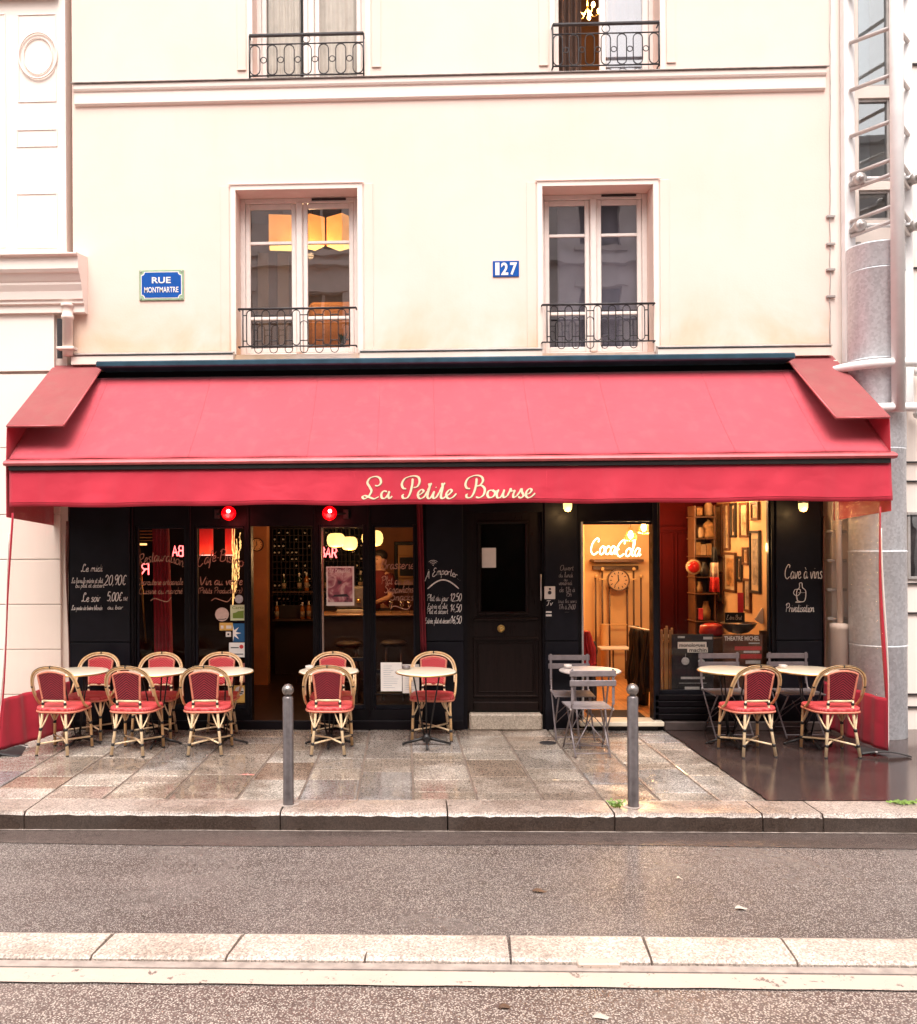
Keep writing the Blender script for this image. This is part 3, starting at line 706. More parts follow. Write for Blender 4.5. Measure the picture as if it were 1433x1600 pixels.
# chandelier in the open window
mat['bulb_warm'] = EMIT('bulb_warm', (1, .58, .22), 14)
ch = empty('chandelier', P(922, -5, 1.3), 'lit chandelier glowing inside the open upper right window', 'chandelier')
mb = MB(); q = P(918, 22, 1.3); mb.tube([(q.x, 1.3, q.z + .1), (q.x, 1.3, q.z + 1.4)], .01, 6)
for k in range(5):
    a = k * 1.257; mb.tube(smooth([(q.x, 1.3, q.z + .1), (q.x + .07 * math.cos(a), 1.3 + .07 * math.sin(a), q.z - .03), (q.x + .14 * math.cos(a), 1.3 + .14 * math.sin(a), q.z)], 5), .006, 6)
mb.build('arm', 'brass', ch)
for k in range(5):
    a = k * 1.257; b_ = MB(); b_.ball((q.x + .14 * math.cos(a), 1.3 + .14 * math.sin(a), q.z + .035), .022, 10, 8, (1, 1, 1.6)); b_.build('bulb', 'bulb_warm', ch)
light('chandelier_light', (q.x, 1.3, q.z + .02), 70, (1, .6, .28), .12, ch)
# lamps and furniture in the room behind the first floor left window
mat['shade_orange'] = EMIT('shade_orange', (1.0, .42, .10), .85, .35); mat['shade_in'] = EMIT('shade_in', (1.0, .72, .22), 1.3)
for i, (a, b, t, bt, lab) in enumerate(((420, 462, 343, 386, 'leftmost of the three orange box lampshades behind the first floor left window'), (472, 505, 341, 386, 'middle of the three orange box lampshades behind the first floor left window'), (513, 552, 341, 386, 'rightmost of the three orange box lampshades behind the first floor left window'))):
    yy = 1.5 + .1 * (i % 2); l, r = P(a, 365, yy).x, P(b, 365, yy).x; zt, zb = PZ(t, yy, a), PZ(bt, yy, a)
    th = empty('pendant_lamp', ((l + r) / 2, yy, zb), lab, 'lamp', 'orange box lampshades behind the first floor left window')
    mb = MB(); c_, s_ = math.cos(.5), math.sin(.5); m = Matrix.Translation(((l + r) / 2, yy, 0)) @ Matrix.Rotation(R([8, 38, -35][i]), 4, 'Z'); hw = (r - l) * [.48, .42, .4][i]
    mb.box(-hw, hw, -hw, hw, zb + .008, zt, m); mb.build('lamp_shade', 'shade_orange', th)
    mb = MB(); mb.box(-hw * .96, hw * .96, -hw * .96, hw * .96, zb, zb + .006, m); mb.build('diffuser', 'shade_in', th)
    mb = MB(); mb.tube([((l + r) / 2, yy, zt), ((l + r) / 2, yy, 6.7)], .006, 6); mb.build('cable', 'iron', th)
light('room_lamp', ((W1[0] + W1[1]) / 2, 1.3, PZ(400, 1.4)), 20, (1, .62, .3), .04)
mat['orange_cloth'] = M('orange_cloth', (.70, .33, .13), .8, var=.15, vs=4)
sf = empty('orange_sofa', (P(515, 480, 1.8).x, 1.8, 3.95), 'orange sofa seen low behind the first floor left window', 'sofa')
a_, b_, t_ = P(478, 470, 1.6).x, P(556, 470, 1.6).x, PZ(462, 1.6, 515)
mb = MB(); mb.bbox(a_, b_, 1.85, 2.05, 3.96, t_, .05); mb.build('backrest', 'orange_cloth', sf); mb = MB(); mb.bbox(a_ + .01, b_ - .01, 1.4, 1.84, 3.96, 4.35, .05); mb.build('seat', 'orange_cloth', sf)
# rail lines on the room's back wall (panelling and a doorway seen through the glass)
mb = MB()
for (a, b, c, d) in ((402, 420, 395, 545), (433, 452, 395, 545)):
    p, q_ = P(a, c, 3.35), P(b, d, 3.35); mb.bbox(p.x, q_.x, 3.35, 3.39, max(3.97, q_.z), p.z, .01)
tag(mb.build('wall_panelling', 'room_pale'), 'pale upright wall panelling behind the first floor left window', 'panelling')
# plant on the sill
pl = empty('sill_plant', P(535, 548, .33), 'small potted plant on the sill of the first floor left window', 'plant')
mb = MB(); q = P(535, 500, .33); zs = W1[2] + .06
mb.lathe([(.03, 0), (.035, .09), (.045, .1)], (q.x, .35, zs), 12); mb.build('pot', 'iron', pl)
mat['leaf'] = M('leaf', (.05, .11, .03), .5, var=.4, vs=20)
mb = MB(); rnd = random.Random(5)
for k in range(26):
    a = rnd.uniform(0, 6.28); r_ = rnd.uniform(.02, .09); h = rnd.uniform(.12, .24); c = Vector((q.x, .35, zs + .1)); tpt = c + Vector((r_ * math.cos(a), r_ * math.sin(a) * .6, h - .05)); s_ = Vector((-math.sin(a), math.cos(a), 0)) * .012
    mb.add([c, (c + tpt) / 2 + s_, tpt, (c + tpt) / 2 - s_], [(0, 1, 2, 3)])
mb.build('leaves', 'leaf', pl)
# railings
def oval(cx_, z0, z1, w, y, n=6):
    r = w / 2; pts = []
    for k in range(n + 1): a = math.pi * k / n; pts.append((cx_ + r * math.cos(a), y, z1 - r + r * math.sin(a)))
    for k in range(n + 1): a = math.pi + math.pi * k / n; pts.append((cx_ + r * math.cos(a), y, z0 + r + r * math.sin(a)))
    return pts
def rail_low(x0, x1, pt, pb, lab):
    y = -.06; zt, zb = PZ(pt, y, 600), PZ(pb, y, 600); h = zt - zb; n = 7
    g = empty('balcony_railing', ((x0 + x1) / 2, y, zb), lab, 'railing', 'wrought iron window railings')
    mb = MB(); mb.tube([(x0, y, zt), (x1, y, zt)], .012, 6, flat=1.3); mb.tube([(x0 - .0, y, zb), (x1, y, zb)], .008, 6)
    mb.tube([(x0 + .05, y, zt), (x0 + .05, y, zb)], .008, 6); mb.tube([(x1 - .07, y, zt), (x1 - .07, y, zb)], .008, 6)
    for xx in (x0, x1): mb.tube([(xx, y, zt), (xx, .02, zt)], .008, 6); mb.tube([(xx, y, zb), (xx, .02, zb)], .008, 6)
    mb.build('rail', 'iron', g)
    st = (x1 - x0 - .12) / n; mb = MB(); w = st * .5
    for k in range(n):
        cx_ = x0 + .05 + st * (k + .5)
        mb.tube(oval(cx_, zb + .01, zt - .015, w, y), .0055, 6, closed=True)
        if k in (0, 1, 2, 4, 5, 6): mb.tube(oval(cx_ + st * .5 * (1 if k < 3 else -1), zb - .07, zt - .13, w, y + .012), .005, 6, closed=True)
    mb.build('oval', 'iron', g)
    mb = MB()
    for zz in (zt - h * .17, zb + h * .15):
        for k in range(n + 1):
            a = x0 + .05 if k == 0 else x0 + .05 + st * (k - .5) + w / 2; b = x1 - .07 if k == n else x0 + .05 + st * (k + .5) - w / 2
            mb.tube([(a, y, zz), (b, y, zz)], .006, 6)
    mb.build('cross_bar', 'iron', g)
rail_low(P(374, 480).x, P(557, 480).x, 480, 539, 'curved wrought iron railing of the first floor left window'); rail_low(P(846, 478).x, P(1021, 478).x, 480, 538, 'curved wrought iron railing of the first floor right window')
def rail_top(x0, x1, pt, p2, pb, lab, pxc):
    y = -.08; zt, z2, zb = PZ(pt, y, pxc), PZ(p2, y, pxc), PZ(pb, y, pxc); n = 7
    g = empty('balcony_railing', ((x0 + x1) / 2, y, zb), lab, 'railing', 'wrought iron window railings')
    mb = MB(); mb.bbox(x0, x1, y - .02, y + .02, zt - .012, zt + .012, .004); mb.tube([(x0, y, z2), (x1, y, z2)], .008, 6); mb.tube([(x0, y, zb), (x1, y, zb)], .009, 6)
    for xx in (x0, x1): mb.tube([(xx, y, zb - .02), (xx, y, zt)], .009, 6); mb.tube([(xx, y, zb), (xx, .02, zb)], .008, 6); mb.tube([(xx, y, zt), (xx, .02, zt)], .008, 6)
    mb.build('rail', 'iron', g)
    st = (x1 - x0) / (n - .35); mb = MB()
    for k in range(n): mb.tube(oval(x0 + st * (k + .32), zb + .008, z2 - .008, st * .58, y), .006, 6, closed=True)
    mb.build('oval', 'iron', g)
    mb = MB(); zm = (zb + z2) / 2
    for k in range(n - 1):
        cx_ = x0 + st * (k + .82); mb.tube([(cx_ + st * .17 * math.cos(a * .5236), y, zm + st * .17 * math.sin(a * .5236)) for a in range(12)], .005, 6, closed=True)
    cx_ = (x0 + x1) / 2; r_ = (zt - z2) * .42; mb.tube([(cx_ + r_ * math.cos(a * .5236), y, (zt + z2) / 2 + r_ * math.sin(a * .5236)) for a in range(12)], .005, 6, closed=True)
    mb.build('ring', 'iron', g)
rail_top(P(392, 90).x, P(569, 90).x, 54, 68, 117, 'oval patterned iron railing of the upper left window', 480); rail_top(P(862, 80).x, P(1027, 80).x, 37, 52, 102, 'oval patterned iron railing of the half open upper right window', 945)

# ================================================================== street sign and house number
def plate(name, px0, px1, py0, py1, y, m, r=.01, parent=None, th=.012):
    a = rect(px0, px1, py0, py1, y); mb = MB(); mb.bbox(a[0], a[1], y - th, y, a[2], a[3], r); return mb.build(name, m, parent), a
mat['enamel_blue'] = M('enamel_blue', (.010, .085, .36), .22, var=.08, vs=10); mat['enamel_green'] = M('enamel_green', (.30, .42, .27), .3, var=.15, vs=12); mat['enamel_white'] = M('enamel_white', (.85, .80, .74), .3, var=.03)
a = rect(218, 288, 422, 470)
sg = empty('street_sign', ((a[0] + a[1]) / 2, -.01, a[2]), 'blue enamel street name sign with green border reading RUE MONTMARTRE', 'sign')
mb = MB(); mb.bbox(a[0], a[1], -.016, -.001, a[2], a[3], .006); mb.build('border', 'enamel_green', sg)
def nick(a, i, y0, y1, r):
    x0, x1, z0, z1 = a[0] + i, a[1] - i, a[2] + i, a[3] - i; pts = []
    for (cx_, cz_, s) in ((x0, z0, 90), (x1, z0, 180), (x1, z1, 270), (x0, z1, 0)):
        for k in range(5): an = R(s - 90 * k / 4) if True else 0; pts.append((cx_ + r * math.cos(an), cz_ + r * math.sin(an)))
    return pts
mb = MB(); mb.prism(nick(a, .022, 0, 0, .035), -.0175, -.0165); mb.build('white_line', 'enamel_white', sg)
mb = MB(); mb.prism(nick(a, .03, 0, 0, .035), -.0190, -.018); mb.build('panel', 'enamel_blue', sg)
cxx = (a[0] + a[1]) / 2; h = a[3] - a[2]; w = a[1] - a[0]
t1 = block('RUE', w * .42, h * .20, (cxx, -.0195, a[2] + h * .655), .02); t2 = block('MONTMARTRE', w * .76, h * .18, (cxx, -.0195, a[2] + h * .345), .012)
t1.build('lettering', 'enamel_white', sg); t2.build('lettering', 'enamel_white', sg)
mb = MB()
for sx in (a[0] + .022, a[1] - .022):
    for sz in (a[2] + .022, a[3] - .022): mb.ball((sx, -.018, sz), .008, 8, 6)
mb.build('screw', 'zinc', sg)
a = rect(770, 811, 408, 433)
hn = empty('house_number', ((a[0] + a[1]) / 2, -.01, a[2]), 'small blue enamel house number plate reading 127', 'sign')
mb = MB(); mb.bbox(a[0], a[1], -.012, -.001, a[2], a[3], .004); mb.build('plate', 'enamel_blue', hn)
w = a[1] - a[0]; h = a[3] - a[2]; cz_ = (a[2] + a[3]) / 2
parts_ = [block('1', height=h * .78, width=w * .16, c=(a[0] + w * .17, -.0125, cz_), bold=.03), block('2', height=h * .78, width=w * .27, c=(a[0] + w * .45, -.0125, cz_), bold=.03), block('7', height=h * .78, width=w * .27, c=(a[0] + w * .79, -.0125, cz_), bold=.03)]
s = MB(); s.box(a[0] + w * .08, a[0] + w * .26, -.0145, -.0125, cz_ - h * .39, cz_ - h * .30)
join(*parts_).build('lettering', 'enamel_white', hn)

# ================================================================== NEIGHBOUR ON THE LEFT
nb = empty('left_building', (-5, .2, 0), 'pale stone building cut off at the left edge of the photo', 'building')
XN = P(107, 900).x
mb = MB(); mb.box(-9, XN, .0, .5, 0, 10.5); mb.build('wall', 'stone_pale', nb)
mb = MB()                                     # tall flat pilaster panels and grooves
for (y0, y1, a, b) in ((0, 30, -60, 92), (420, 0, 0, 0)):
    if y1 == 0: continue
    r_ = rect(a, b, y0, y1); mb.bbox(r_[0], r_[1], -.08, -.001, r_[3], r_[3] + .35, .01)
mb.build('cornice', 'stone_pale', nb)
mb = MB(); q = P(60, 88); ring = [(q.x + .21 * math.cos(k * math.pi / 16), -.018, q.z + .25 * math.sin(k * math.pi / 16)) for k in range(32)]
mb.tube(ring, .009, 8, closed=True); ring = [(q.x + .16 * math.cos(k * math.pi / 16), -.012, q.z + .20 * math.sin(k * math.pi / 16)) for k in range(32)]; mb.tube(ring, .006, 8, closed=True); mb.build('medallion', 'stone_pale', nb)
def groove_frame(px0, px1, py0, py1, w=.014, d=.008):
    a = rect(px0, px1, py0, py1); mb = MB()
    mb.bbox(a[0], a[1], -d, -.001, a[2], a[2] + w, .004); mb.bbox(a[0], a[1], -d, -.001, a[3] - w, a[3], .004); mb.bbox(a[0], a[0] + w, -d, -.0015, a[2] + w, a[3] - w, .004); mb.bbox(a[1] - w, a[1], -d, -.0015, a[2] + w, a[3] - w, .004)
    mb.build('panel_moulding', 'stone_pale', nb)
groove_frame(28, 88, 22, 160); groove_frame(26, 90, 202, 230); groove_frame(26, 90, 302, 388); groove_frame(-60, 10, 22, 388)
# projecting shop entablature
xa = P(118, 400, -.3).x
def entab(zpx_top, zpx_bot, y0, y1, xr, mname='stone_pale', nm='moulding'):
    mb = MB(); mb.bbox(-9, xr, y0, -.001, PZ(zpx_bot, y0, 60), PZ(zpx_top, y0, 60), .012); mb.build(nm, mname, nb)
mb = MB(); z0 = PZ(480, -.1, 60); z1 = PZ(396, -.3, 60); hh = z1 - z0
prof = [(-.001, z0 - .06), (-.10, z0 - .06), (-.10, z0 + .02), (-.13, z0 + .03), (-.13, z0 + hh * .12), (-.15, z0 + hh * .14), (-.16, z0 + hh * .3), (-.19, z0 + hh * .42), (-.19, z0 + hh * .47), (-.20, z0 + hh * .49), (-.24, z0 + hh * .62), (-.26, z0 + hh * .64), (-.28, z0 + hh * .7), (-.28, z0 + hh * .94), (-.33, z0 + hh * .97), (-.33, z1), (-.001, z1 + .05)]
mb.profx(prof, -9, P(122, 440, -.28).x); mb.build('entablature', 'stone_pale', nb)
mb = MB(); mb.box(-9, P(88, 540).x, -.06, -.001, PZ(581, 0, 50), PZ(492, 0, 50)); mb.build('fascia', 'stone_pale', nb)
mb = MB()                                       # rusticated blocks
zs = [PZ(v_, 0, 60) for v_ in (1160, 1084, 1014, 944, 874, 804, 700, 585)]
for i in range(len(zs) - 1):
    mb.bbox(-9, P(97, 900).x, -.045, -.001, zs[i] + .004, zs[i + 1] - .004, .004)
mb.build('block_course', 'stone_pale', nb)
dp = empty('left_drainpipe', (P(107, 520).x, -.1, 3.9), 'short white cast iron drainpipe head left of the street sign', 'drainpipe')
mb = MB(); q = P(106, 520, -.1)
zt = PZ(476, -.1, 106); zb = PZ(556, -.1, 106)
mb.lathe([(.056, zb), (.056, zt - .16), (.066, zt - .155), (.066, zt - .12), (.058, zt - .115), (.058, zt - .03), (.072, zt - .025), (.072, zt)], (q.x, -.1, 0), 14)
mb.build('pipe', 'trim', dp)
mb = MB(); mb.box(q.x - .13, q.x - .075, -.07, -.06, zb - .02, zt - .14); mb.build('shadow_gap', 'iron', dp)
mb = MB(); mb.bbox(q.x - .1, q.x + .09, -.17, -.045, zb + .06, zb + .09, .005); mb.build('bracket', 'trim', dp)

# ================================================================== RIGHT: render strip, modern building, duct, steel mast
rs = empty('right_building', (6.5, .3, 0), 'pale modern building with glazed strips at the right edge behind the steel mast', 'building')
X1 = P(1299, 350).x; Xg0, Xg1 = P(1338, 200, .05).x, P(1389, 200, .05).x
mb = MB(); mb.box(XR + .002, Xg0, .003, .45, 0, 10.5); mb.box(Xg1, 9, .003, .45, 0, 10.5); 
z_g = [PZ(v_, .05, 1365) for v_ in (-200, 138, 156, 286, 299, 346, 390)]
mb.box(Xg0, Xg1, .003, .45, z_g[2], z_g[1]); mb.box(Xg0, Xg1, .003, .45, z_g[4], z_g[3]); mb.box(Xg0, Xg1, .003, .45, 0, z_g[5])
mb.build('wall', 'stone_pale', rs)
mat['panel_grey'] = M('panel_grey', (.80, .78, .78), .5, var=.05)
for (a, b) in ((z_g[1], 10.5), (z_g[3], z_g[2]), (z_g[5], z_g[4])):
    f = MB(); f.bbox(Xg0, Xg0 + .02, .03, .09, a, b, .003); f.bbox(Xg1 - .03, Xg1, .03, .09, a, b, .003); f.bbox(Xg0 + .02, Xg1 - .03, .03, .09, b - .03, b, .003); f.bbox(Xg0 + .02, Xg1 - .03, .03, .09, a, a + .03, .003)
    w_ = f.build('window', 'zinc', rs); f = MB(); f.box(Xg0 + .02, Xg1 - .03, .055, .06, a + .03, b - .03); f.build('pane', 'glass_far', w_)
mb = MB(); mb.box(Xg0 - .1, Xg1 + .1, .46, .5, 3.8, 10.5); tag(mb.build('window_blind', 'panel_grey'), 'pale blind behind the glazed strip of the right building', 'blind')
# window slits and a shop window further right
mb = MB()
for v_ in (22, 376, 722, 752, 806, 912, 958, 1085, 1105, 1148):
    z_ = PZ(v_ * .9 + 80 if v_ < 700 else v_, -.02, 1420); mb.box(P(1412 if v_ > 700 else 1426, 700).x, 9, -.02, .002, z_ - .008, z_ + .008)
mb.build('joint', 'iron', rs)
a = rect(1417, 1475, 800, 905); f = MB(); f.bbox(a[0], a[0] + .03, -.02, .002, a[2], a[3], .003); f.bbox(a[0] + .03, a[1], -.02, .002, a[3] - .03, a[3], .003); f.bbox(a[0] + .03, a[1], -.02, .002, a[2], a[2] + .03, .003); w_ = f.build('shop_window', 'zinc', rs)
mat['shop_pic'] = M('shop_pic', (.30, .24, .20), .5, var=.7, vs=5)
f = MB(); f.box(a[0] + .03, a[1], -.006, .002, a[2] + .03, a[3] - .03); f.build('window_display', 'shop_pic', w_)
f = MB(); f.box(a[0] + .03, a[1], -.012, -.008, a[2] + .03, a[3] - .03); f.build('pane', 'glass_up', w_)
# cracked joint and brackets between the facades
cb = empty('facade_cable', (XR, -.01, 4), 'thin dark cable with small brackets down the right edge of the cream wall', 'cable')
mb = MB(); rnd = random.Random(9); pts = []
for k in range(30): pts.append((P(1296.5, 550 - k * 20).x + rnd.uniform(-.006, .006), -.012, PZ(550 - k * 20, 0, 1297)))
mb.tube(pts, .004, 5); mb.build('line', 'zinc', cb)
for v_ in (339, 382, 422, 464):
    q = P(1297, v_); m_ = MB(); m_.bbox(q.x - .045, q.x + .045, -.03, -.001, q.z - .012, q.z + .012, .003); m_.build('bracket', 'zinc', cb)
# galvanised duct
mat['galv'] = None
m_, nt, b, out = nodes('galv'); v = coord(nt, 'pos'); vo = nt.nodes.new('ShaderNodeTexVoronoi'); vo.inputs['Scale'].default_value = 42; nt.links.new(v, vo.inputs['Vector'])
bw = nt.nodes.new('ShaderNodeRGBToBW'); nt.links.new(vo.outputs['Color'], bw.inputs[0])
nt.links.new(mixc(nt, .5, ramp(nt, bw.outputs[0], [(.2, (.52, .53, .55)), (.8, (.80, .82, .85))]), ramp(nt, noise(nt, coord(nt, 'pos', (3, 3, .8)), 2, 5), [(.3, (.56, .57, .60)), (.7, (.86, .88, .92))])), b.inputs['Base Color'])
b.inputs['Metallic'].default_value = .25; b.inputs['Roughness'].default_value = .5; mat['galv'] = m_
du = empty('metal_duct', (P(1370, 1140, -.2).x, -.2, 0), 'tall galvanised metal duct standing at the right of the awning', 'duct')
qc = P(1371, 900, -.27); rd = .265
cuts = [0, PZ(1007, -.4, 1380), PZ(860, -.4, 1380), PZ(700, -.4, 1380), PZ(560, -.4, 1380), PZ(420, -.4, 1380), PZ(386, -.3, 1370)]
for i in range(len(cuts) - 1):
    mb = MB(); r_ = rd + .004 * (i % 2); mb.lathe([(r_ - .006, cuts[i]), (r_, cuts[i] + .008), (r_, cuts[i + 1] - .02), (r_ + .008, cuts[i + 1] - .012), (r_ - .004, cuts[i + 1])], (qc.x, -.27, 0), 48); mb.build('segment', 'galv', du)
mb = MB(); mb.tube([(P(1340, 500, -.05).x, -.06, 0), (P(1340, 500, -.05).x, -.06, PZ(380, -.05, 1340))], .035, 10); mb.build('conduit', 'zinc', du)
# mast
mat['strut_grey'] = M('strut_grey', (.50, .45, .43), .4, .2, var=.1)  # greyer than the post: shading under the struts put into the colour
ma = empty('steel_mast', (P(1402, 600, -.6).x, -.6, 3.4), 'white steel tube mast with slanting struts above the awning corner', 'mast')
ym = -.62; xm_ = P(1402, 300, ym).x; ztb = PZ(640, ym, 1402)
mb = MB(); mb.tube([(xm_, ym, ztb - .02), (xm_, ym, 10.5)], .062, 18); mb.build('post', 'frame_white', ma)
yb = -.12; xl_, xr_ = P(1329, 300, yb).x, P(1419, 300, yb).x
for xx in (xl_, xr_):
    mb = MB(); mb.bbox(xx - .055, xx + .055, yb + .0, yb + .10, PZ(640, yb, 1330), 10.5, .01); mb.build('chord', 'frame_white', ma)
lv = [-70, -4, 68, 142, 214, 274, 297, 347, 370]
for v_ in lv:
    for s_, xx in ((0, xl_), (1, xr_)):
        mb = MB(); zl_ = PZ(v_, yb, 1329); zr_ = PZ(v_ - 28, ym, 1402); mb.tube([(xx, yb - .01, zl_), (xm_, ym, zr_)], .021, 10); mb.build('strut', 'strut_grey', ma)
for v_ in (280, 353):
    for s_, xx in ((0, xl_ + .02), (1, xr_)):
        mb = MB(); z_ = PZ(v_, yb - .15, 1333); mb.lathe([(.055, -.19), (.058, -.185), (.058, -.13), (.04, -.12), (.04, 0)], (xx, yb, z_), 18, 'y'); mb.ball((xx, yb - .19, z_), .03, 10, 8); mb.build('node_cap', 'zinc', ma)
    mb = MB(); z_ = PZ(v_, yb - .05, 1360); mb.tube([(xl_, yb - .06, z_), (xr_, yb - .06, z_)], .024, 10); mb.build('cross_tube', 'frame_white', ma)
for v_ in (566, 636):
    mb = MB(); z_ = PZ(v_, ym, 1402); rr = .47; cxr, cyr = xm_ + .02, ym + rr
    mb.tube([(cxr + rr * math.cos(R(a_)), cyr + rr * math.sin(R(a_)), z_) for a_ in range(170, 371, 8)], .045, 12); mb.build('ring_tube', 'frame_white', ma)
# downpipe behind the clear curtain
dp = empty('right_downpipe', (P(1310, 1100, -.1).x, -.12, 0), 'cream downpipe with bracket bars behind the clear curtain right of the cellar board', 'drainpipe')
q = P(1312, 1000, -.12); zb = PZ(975, -.12, 1310)
mb = MB(); mb.lathe([(.085, 0), (.085, zb - .06), (.095, zb - .05), (.095, zb), (.05, zb + .01)], (q.x, -.12, 0), 20); mb.build('pipe_boot', 'trim', dp)
mb = MB(); mb.tube([(q.x + .01, -.12, zb), (q.x - .02, -.1, 3.9)], .03, 12); mb.build('pipe', 'trim', dp)
for v_ in (830, 876, 922, 967):
    z_ = PZ(v_, -.1, 1310); mb = MB(); mb.bbox(q.x - .1, q.x + .1, -.08, -.001, z_ - .014, z_ + .014, .004); mb.build('bracket', 'zinc', dp)

# ================================================================== across the street, behind the camera (seen only in reflections)
ob = empty('opposite_building', (0, -16, 0), 'stone building across the street mirrored in the window panes', 'building')
wins = []
for k in range(-4, 5):
    for z_ in (4.2, 7.4, 10.6): wins.append((k * 2.7 - .6, k * 2.7 + .6, z_, z_ + 2.0))
shop = [(k * 3.2 - 1.3, k * 3.2 + 1.3, .2, 3.0) for k in range(-3, 4)]
mat['opp_stone'] = M('opp_stone', (.55, .50, .49), .85, var=.1, vs=2, k='pos', bmp=.1); mat['opp_dark'] = M('opp_dark', (.05, .045, .045), .3, var=.4)
mb = MB(); mb.holes(-14, 14, 3.4, 13.5, -16.4, -16, wins); mb.build('wall', 'opp_stone', ob)
mb = MB(); mb.holes(-14, 14, 0, 3.4, -16.4, -16, shop); mb.build('shop_wall', 'opp_dark', ob)
mb = MB(); mb.box(-14, 14, -16.38, -16.2, 0, 13.5); mb.build('dark_pane', 'opp_dark', ob)
mb = MB()
for (a, b, c, d) in wins:
    mb.box(a - .15, b + .15, -16, -15.9, d + .02, d + .2); mb.box((a + b) / 2 - .04, (a + b) / 2 + .04, -16.2, -16.12, c, d); mb.box(a - .15, b + .15, -16, -15.85, c - .15, c - .02)
for z_ in (3.6, 6.9, 10.1, 13.2): mb.box(-14, 14, -16, -15.75, z_, z_ + .16)
mb.build('moulding', 'opp_stone', ob)
# ================================================================== SHOPFRONT (parts of the cafe building)
x0b, x1b = P(107, 900).x, P(1287, 900).x
oA, oB, oE, oC, oD = rect(212, 291, 822, 1109), rect(304, 385, 822, 1109), rect(393, 489, 822, 1139), rect(498, 571, 820, 1109), rect(583, 650, 820, 1109)
oM, oX, oR = rect(730, 848, 800, 1114), rect(908, 1020, 815, 1134), rect(1030, 1206, 778, 1086)
oE = (oE[0], oE[1], -.05, oE[3]); oX = (oX[0], oX[1], -.05, oX[3]); oM = (oM[0], oM[1], -.05, oM[3])
mb = MB(); mb.holes(x0b, x1b, -.02, 3.898, -.0, .14, [oA, oB, oE, oC, oD, oM, oX, oR]); mb.build('shopfront', 'navy', bld)
# flat pilaster boards standing 25 mm proud
def pil(px0, px1, lab=None, m='navy_panel', split=None):
    a, b = P(px0, 950).x, P(px1, 950).x; mb = MB()
    s = split or [0.0, .95, 2.45, 3.6]
    for i in range(len(s) - 1): mb.bbox(a, b, -.026, -.001, s[i] + .004, s[i + 1] - .004, .006)
    return tag(mb.build('pilaster', m, bld), lab)
pl1 = pil(110, 204); pl2 = pil(666, 724); pl3 = pil(851, 903); pl4 = pil(1212, 1283)
mb = MB()                                     # fillets at pilaster edges, mullion beads
for p_ in (207.5, 297.5, 388.5, 493.5, 577, 658, 1025):
    a = P(p_, 950).x; mb.bbox(a - .012, a + .012, -.02, -.001, .16, 2.6, .005)
mb.bbox(x0b, x1b, -.05, -.001, 2.62, 2.70, .01); mb.bbox(x0b, P(725, 1130).x, -.03, -.001, .0, .10, .006)
mb.build('beading', 'navy', bld)
mat['kick'] = M('kick', (.07, .05, .045), .6, var=.35, vs=8, bmp=.3)
a, b = P(1022, 1110).x, P(1206, 1110).x
mb = MB()
for i in range(4): mb.bbox(a, b, -.03, -.001, .11 + i * .068, .172 + i * .068, .008)
mb.build('grooved_panel', 'navy', bld)
mb = MB(); mb.bbox(P(1036, 1140).x, x1b, -.07, -.001, 0, .095, .01); mb.build('base_course', 'kick', bld)
# glazed frames
def glaze(o, name, splits=(), m='glass', sill=.05, fw=.028, y=.05):
    f = MB(); x0, x1, z0, z1 = o
    f.bbox(x0, x0 + fw, y - .02, y + .03, z0, z1, .005); f.bbox(x1 - fw, x1, y - .02, y + .03, z0, z1, .005)
    f.bbox(x0 + fw, x1 - fw, y - .02, y + .03, z1 - fw, z1, .005); f.bbox(x0 + fw, x1 - fw, y - .02, y + .03, z0, z0 + sill, .005)
    for s_ in splits: f.bbox(x0 + fw, x1 - fw, y - .015, y + .025, s_ - .02, s_ + .02, .005)
    fr = f.build(name, 'navy_panel', bld); g = MB(); g.box(x0 + fw, x1 - fw, y, y + .006, z0 + sill, z1 - fw); g.build('pane', m, fr); return fr
wA = glaze(oA, 'shop_window'); wB = glaze(oB, 'shop_window'); wC = glaze(oC, 'shop_window', (.75,)); wD = glaze(oD, 'shop_window', (.62,)); wR = glaze(oR, 'shop_window', fw=.02)
GY = .049                                      # face of the glass
# centre door
dr = MB(); x0, x1, z0, z1 = oM[0], oM[1], PZ(1114, 0, 790), oM[3]; y = .06
gx0, gx1 = P(751, 880, y).x, P(821, 880, y).x; gz0, gz1 = PZ(956, y, 786), PZ(818, y, 786)
dr.holes(x0, x1, z0, z1, y, y + .06, [(gx0, gx1, gz0, gz1)])
door = dr.build('door', 'door_wood', bld)
mb = MB()
def mould(mb, a, b, c, d, y, w=.03, t=.02):
    mb.bbox(a, b, y - t, y - .001, c, c + w, .007); mb.bbox(a, b, y - t, y - .001, d - w, d, .007); mb.bbox(a, a + w, y - t, y - .0015, c + w, d - w, .007); mb.bbox(b - w, b, y - t, y - .0015, c + w, d - w, .007)
mould(mb, gx0 - .035, gx1 + .035, gz0 - .035, gz1 + .03, y, .035, .025)
dx0, dx1 = P(739, 1000, y).x, P(841, 1000, y).x
mould(mb, dx0 + .0, dx1 - .0, PZ(1090, y), PZ(996, y), y); mould(mb, dx0 + .05, dx1 - .05, PZ(1082, y), PZ(1004, y), y, .012, .012)
mb.bbox(dx0, dx1, y - .04, y - .001, PZ(970, y), PZ(965, y), .01); mb.bbox(dx0, dx1, y - .03, y - .001, PZ(1110, y), PZ(1096, y), .01)
mb.build('moulding', 'door_wood', door)
mb = MB(); mb.box(gx0, gx1, y + .02, y + .026, gz0, gz1); mb.build('pane', 'glass', door)
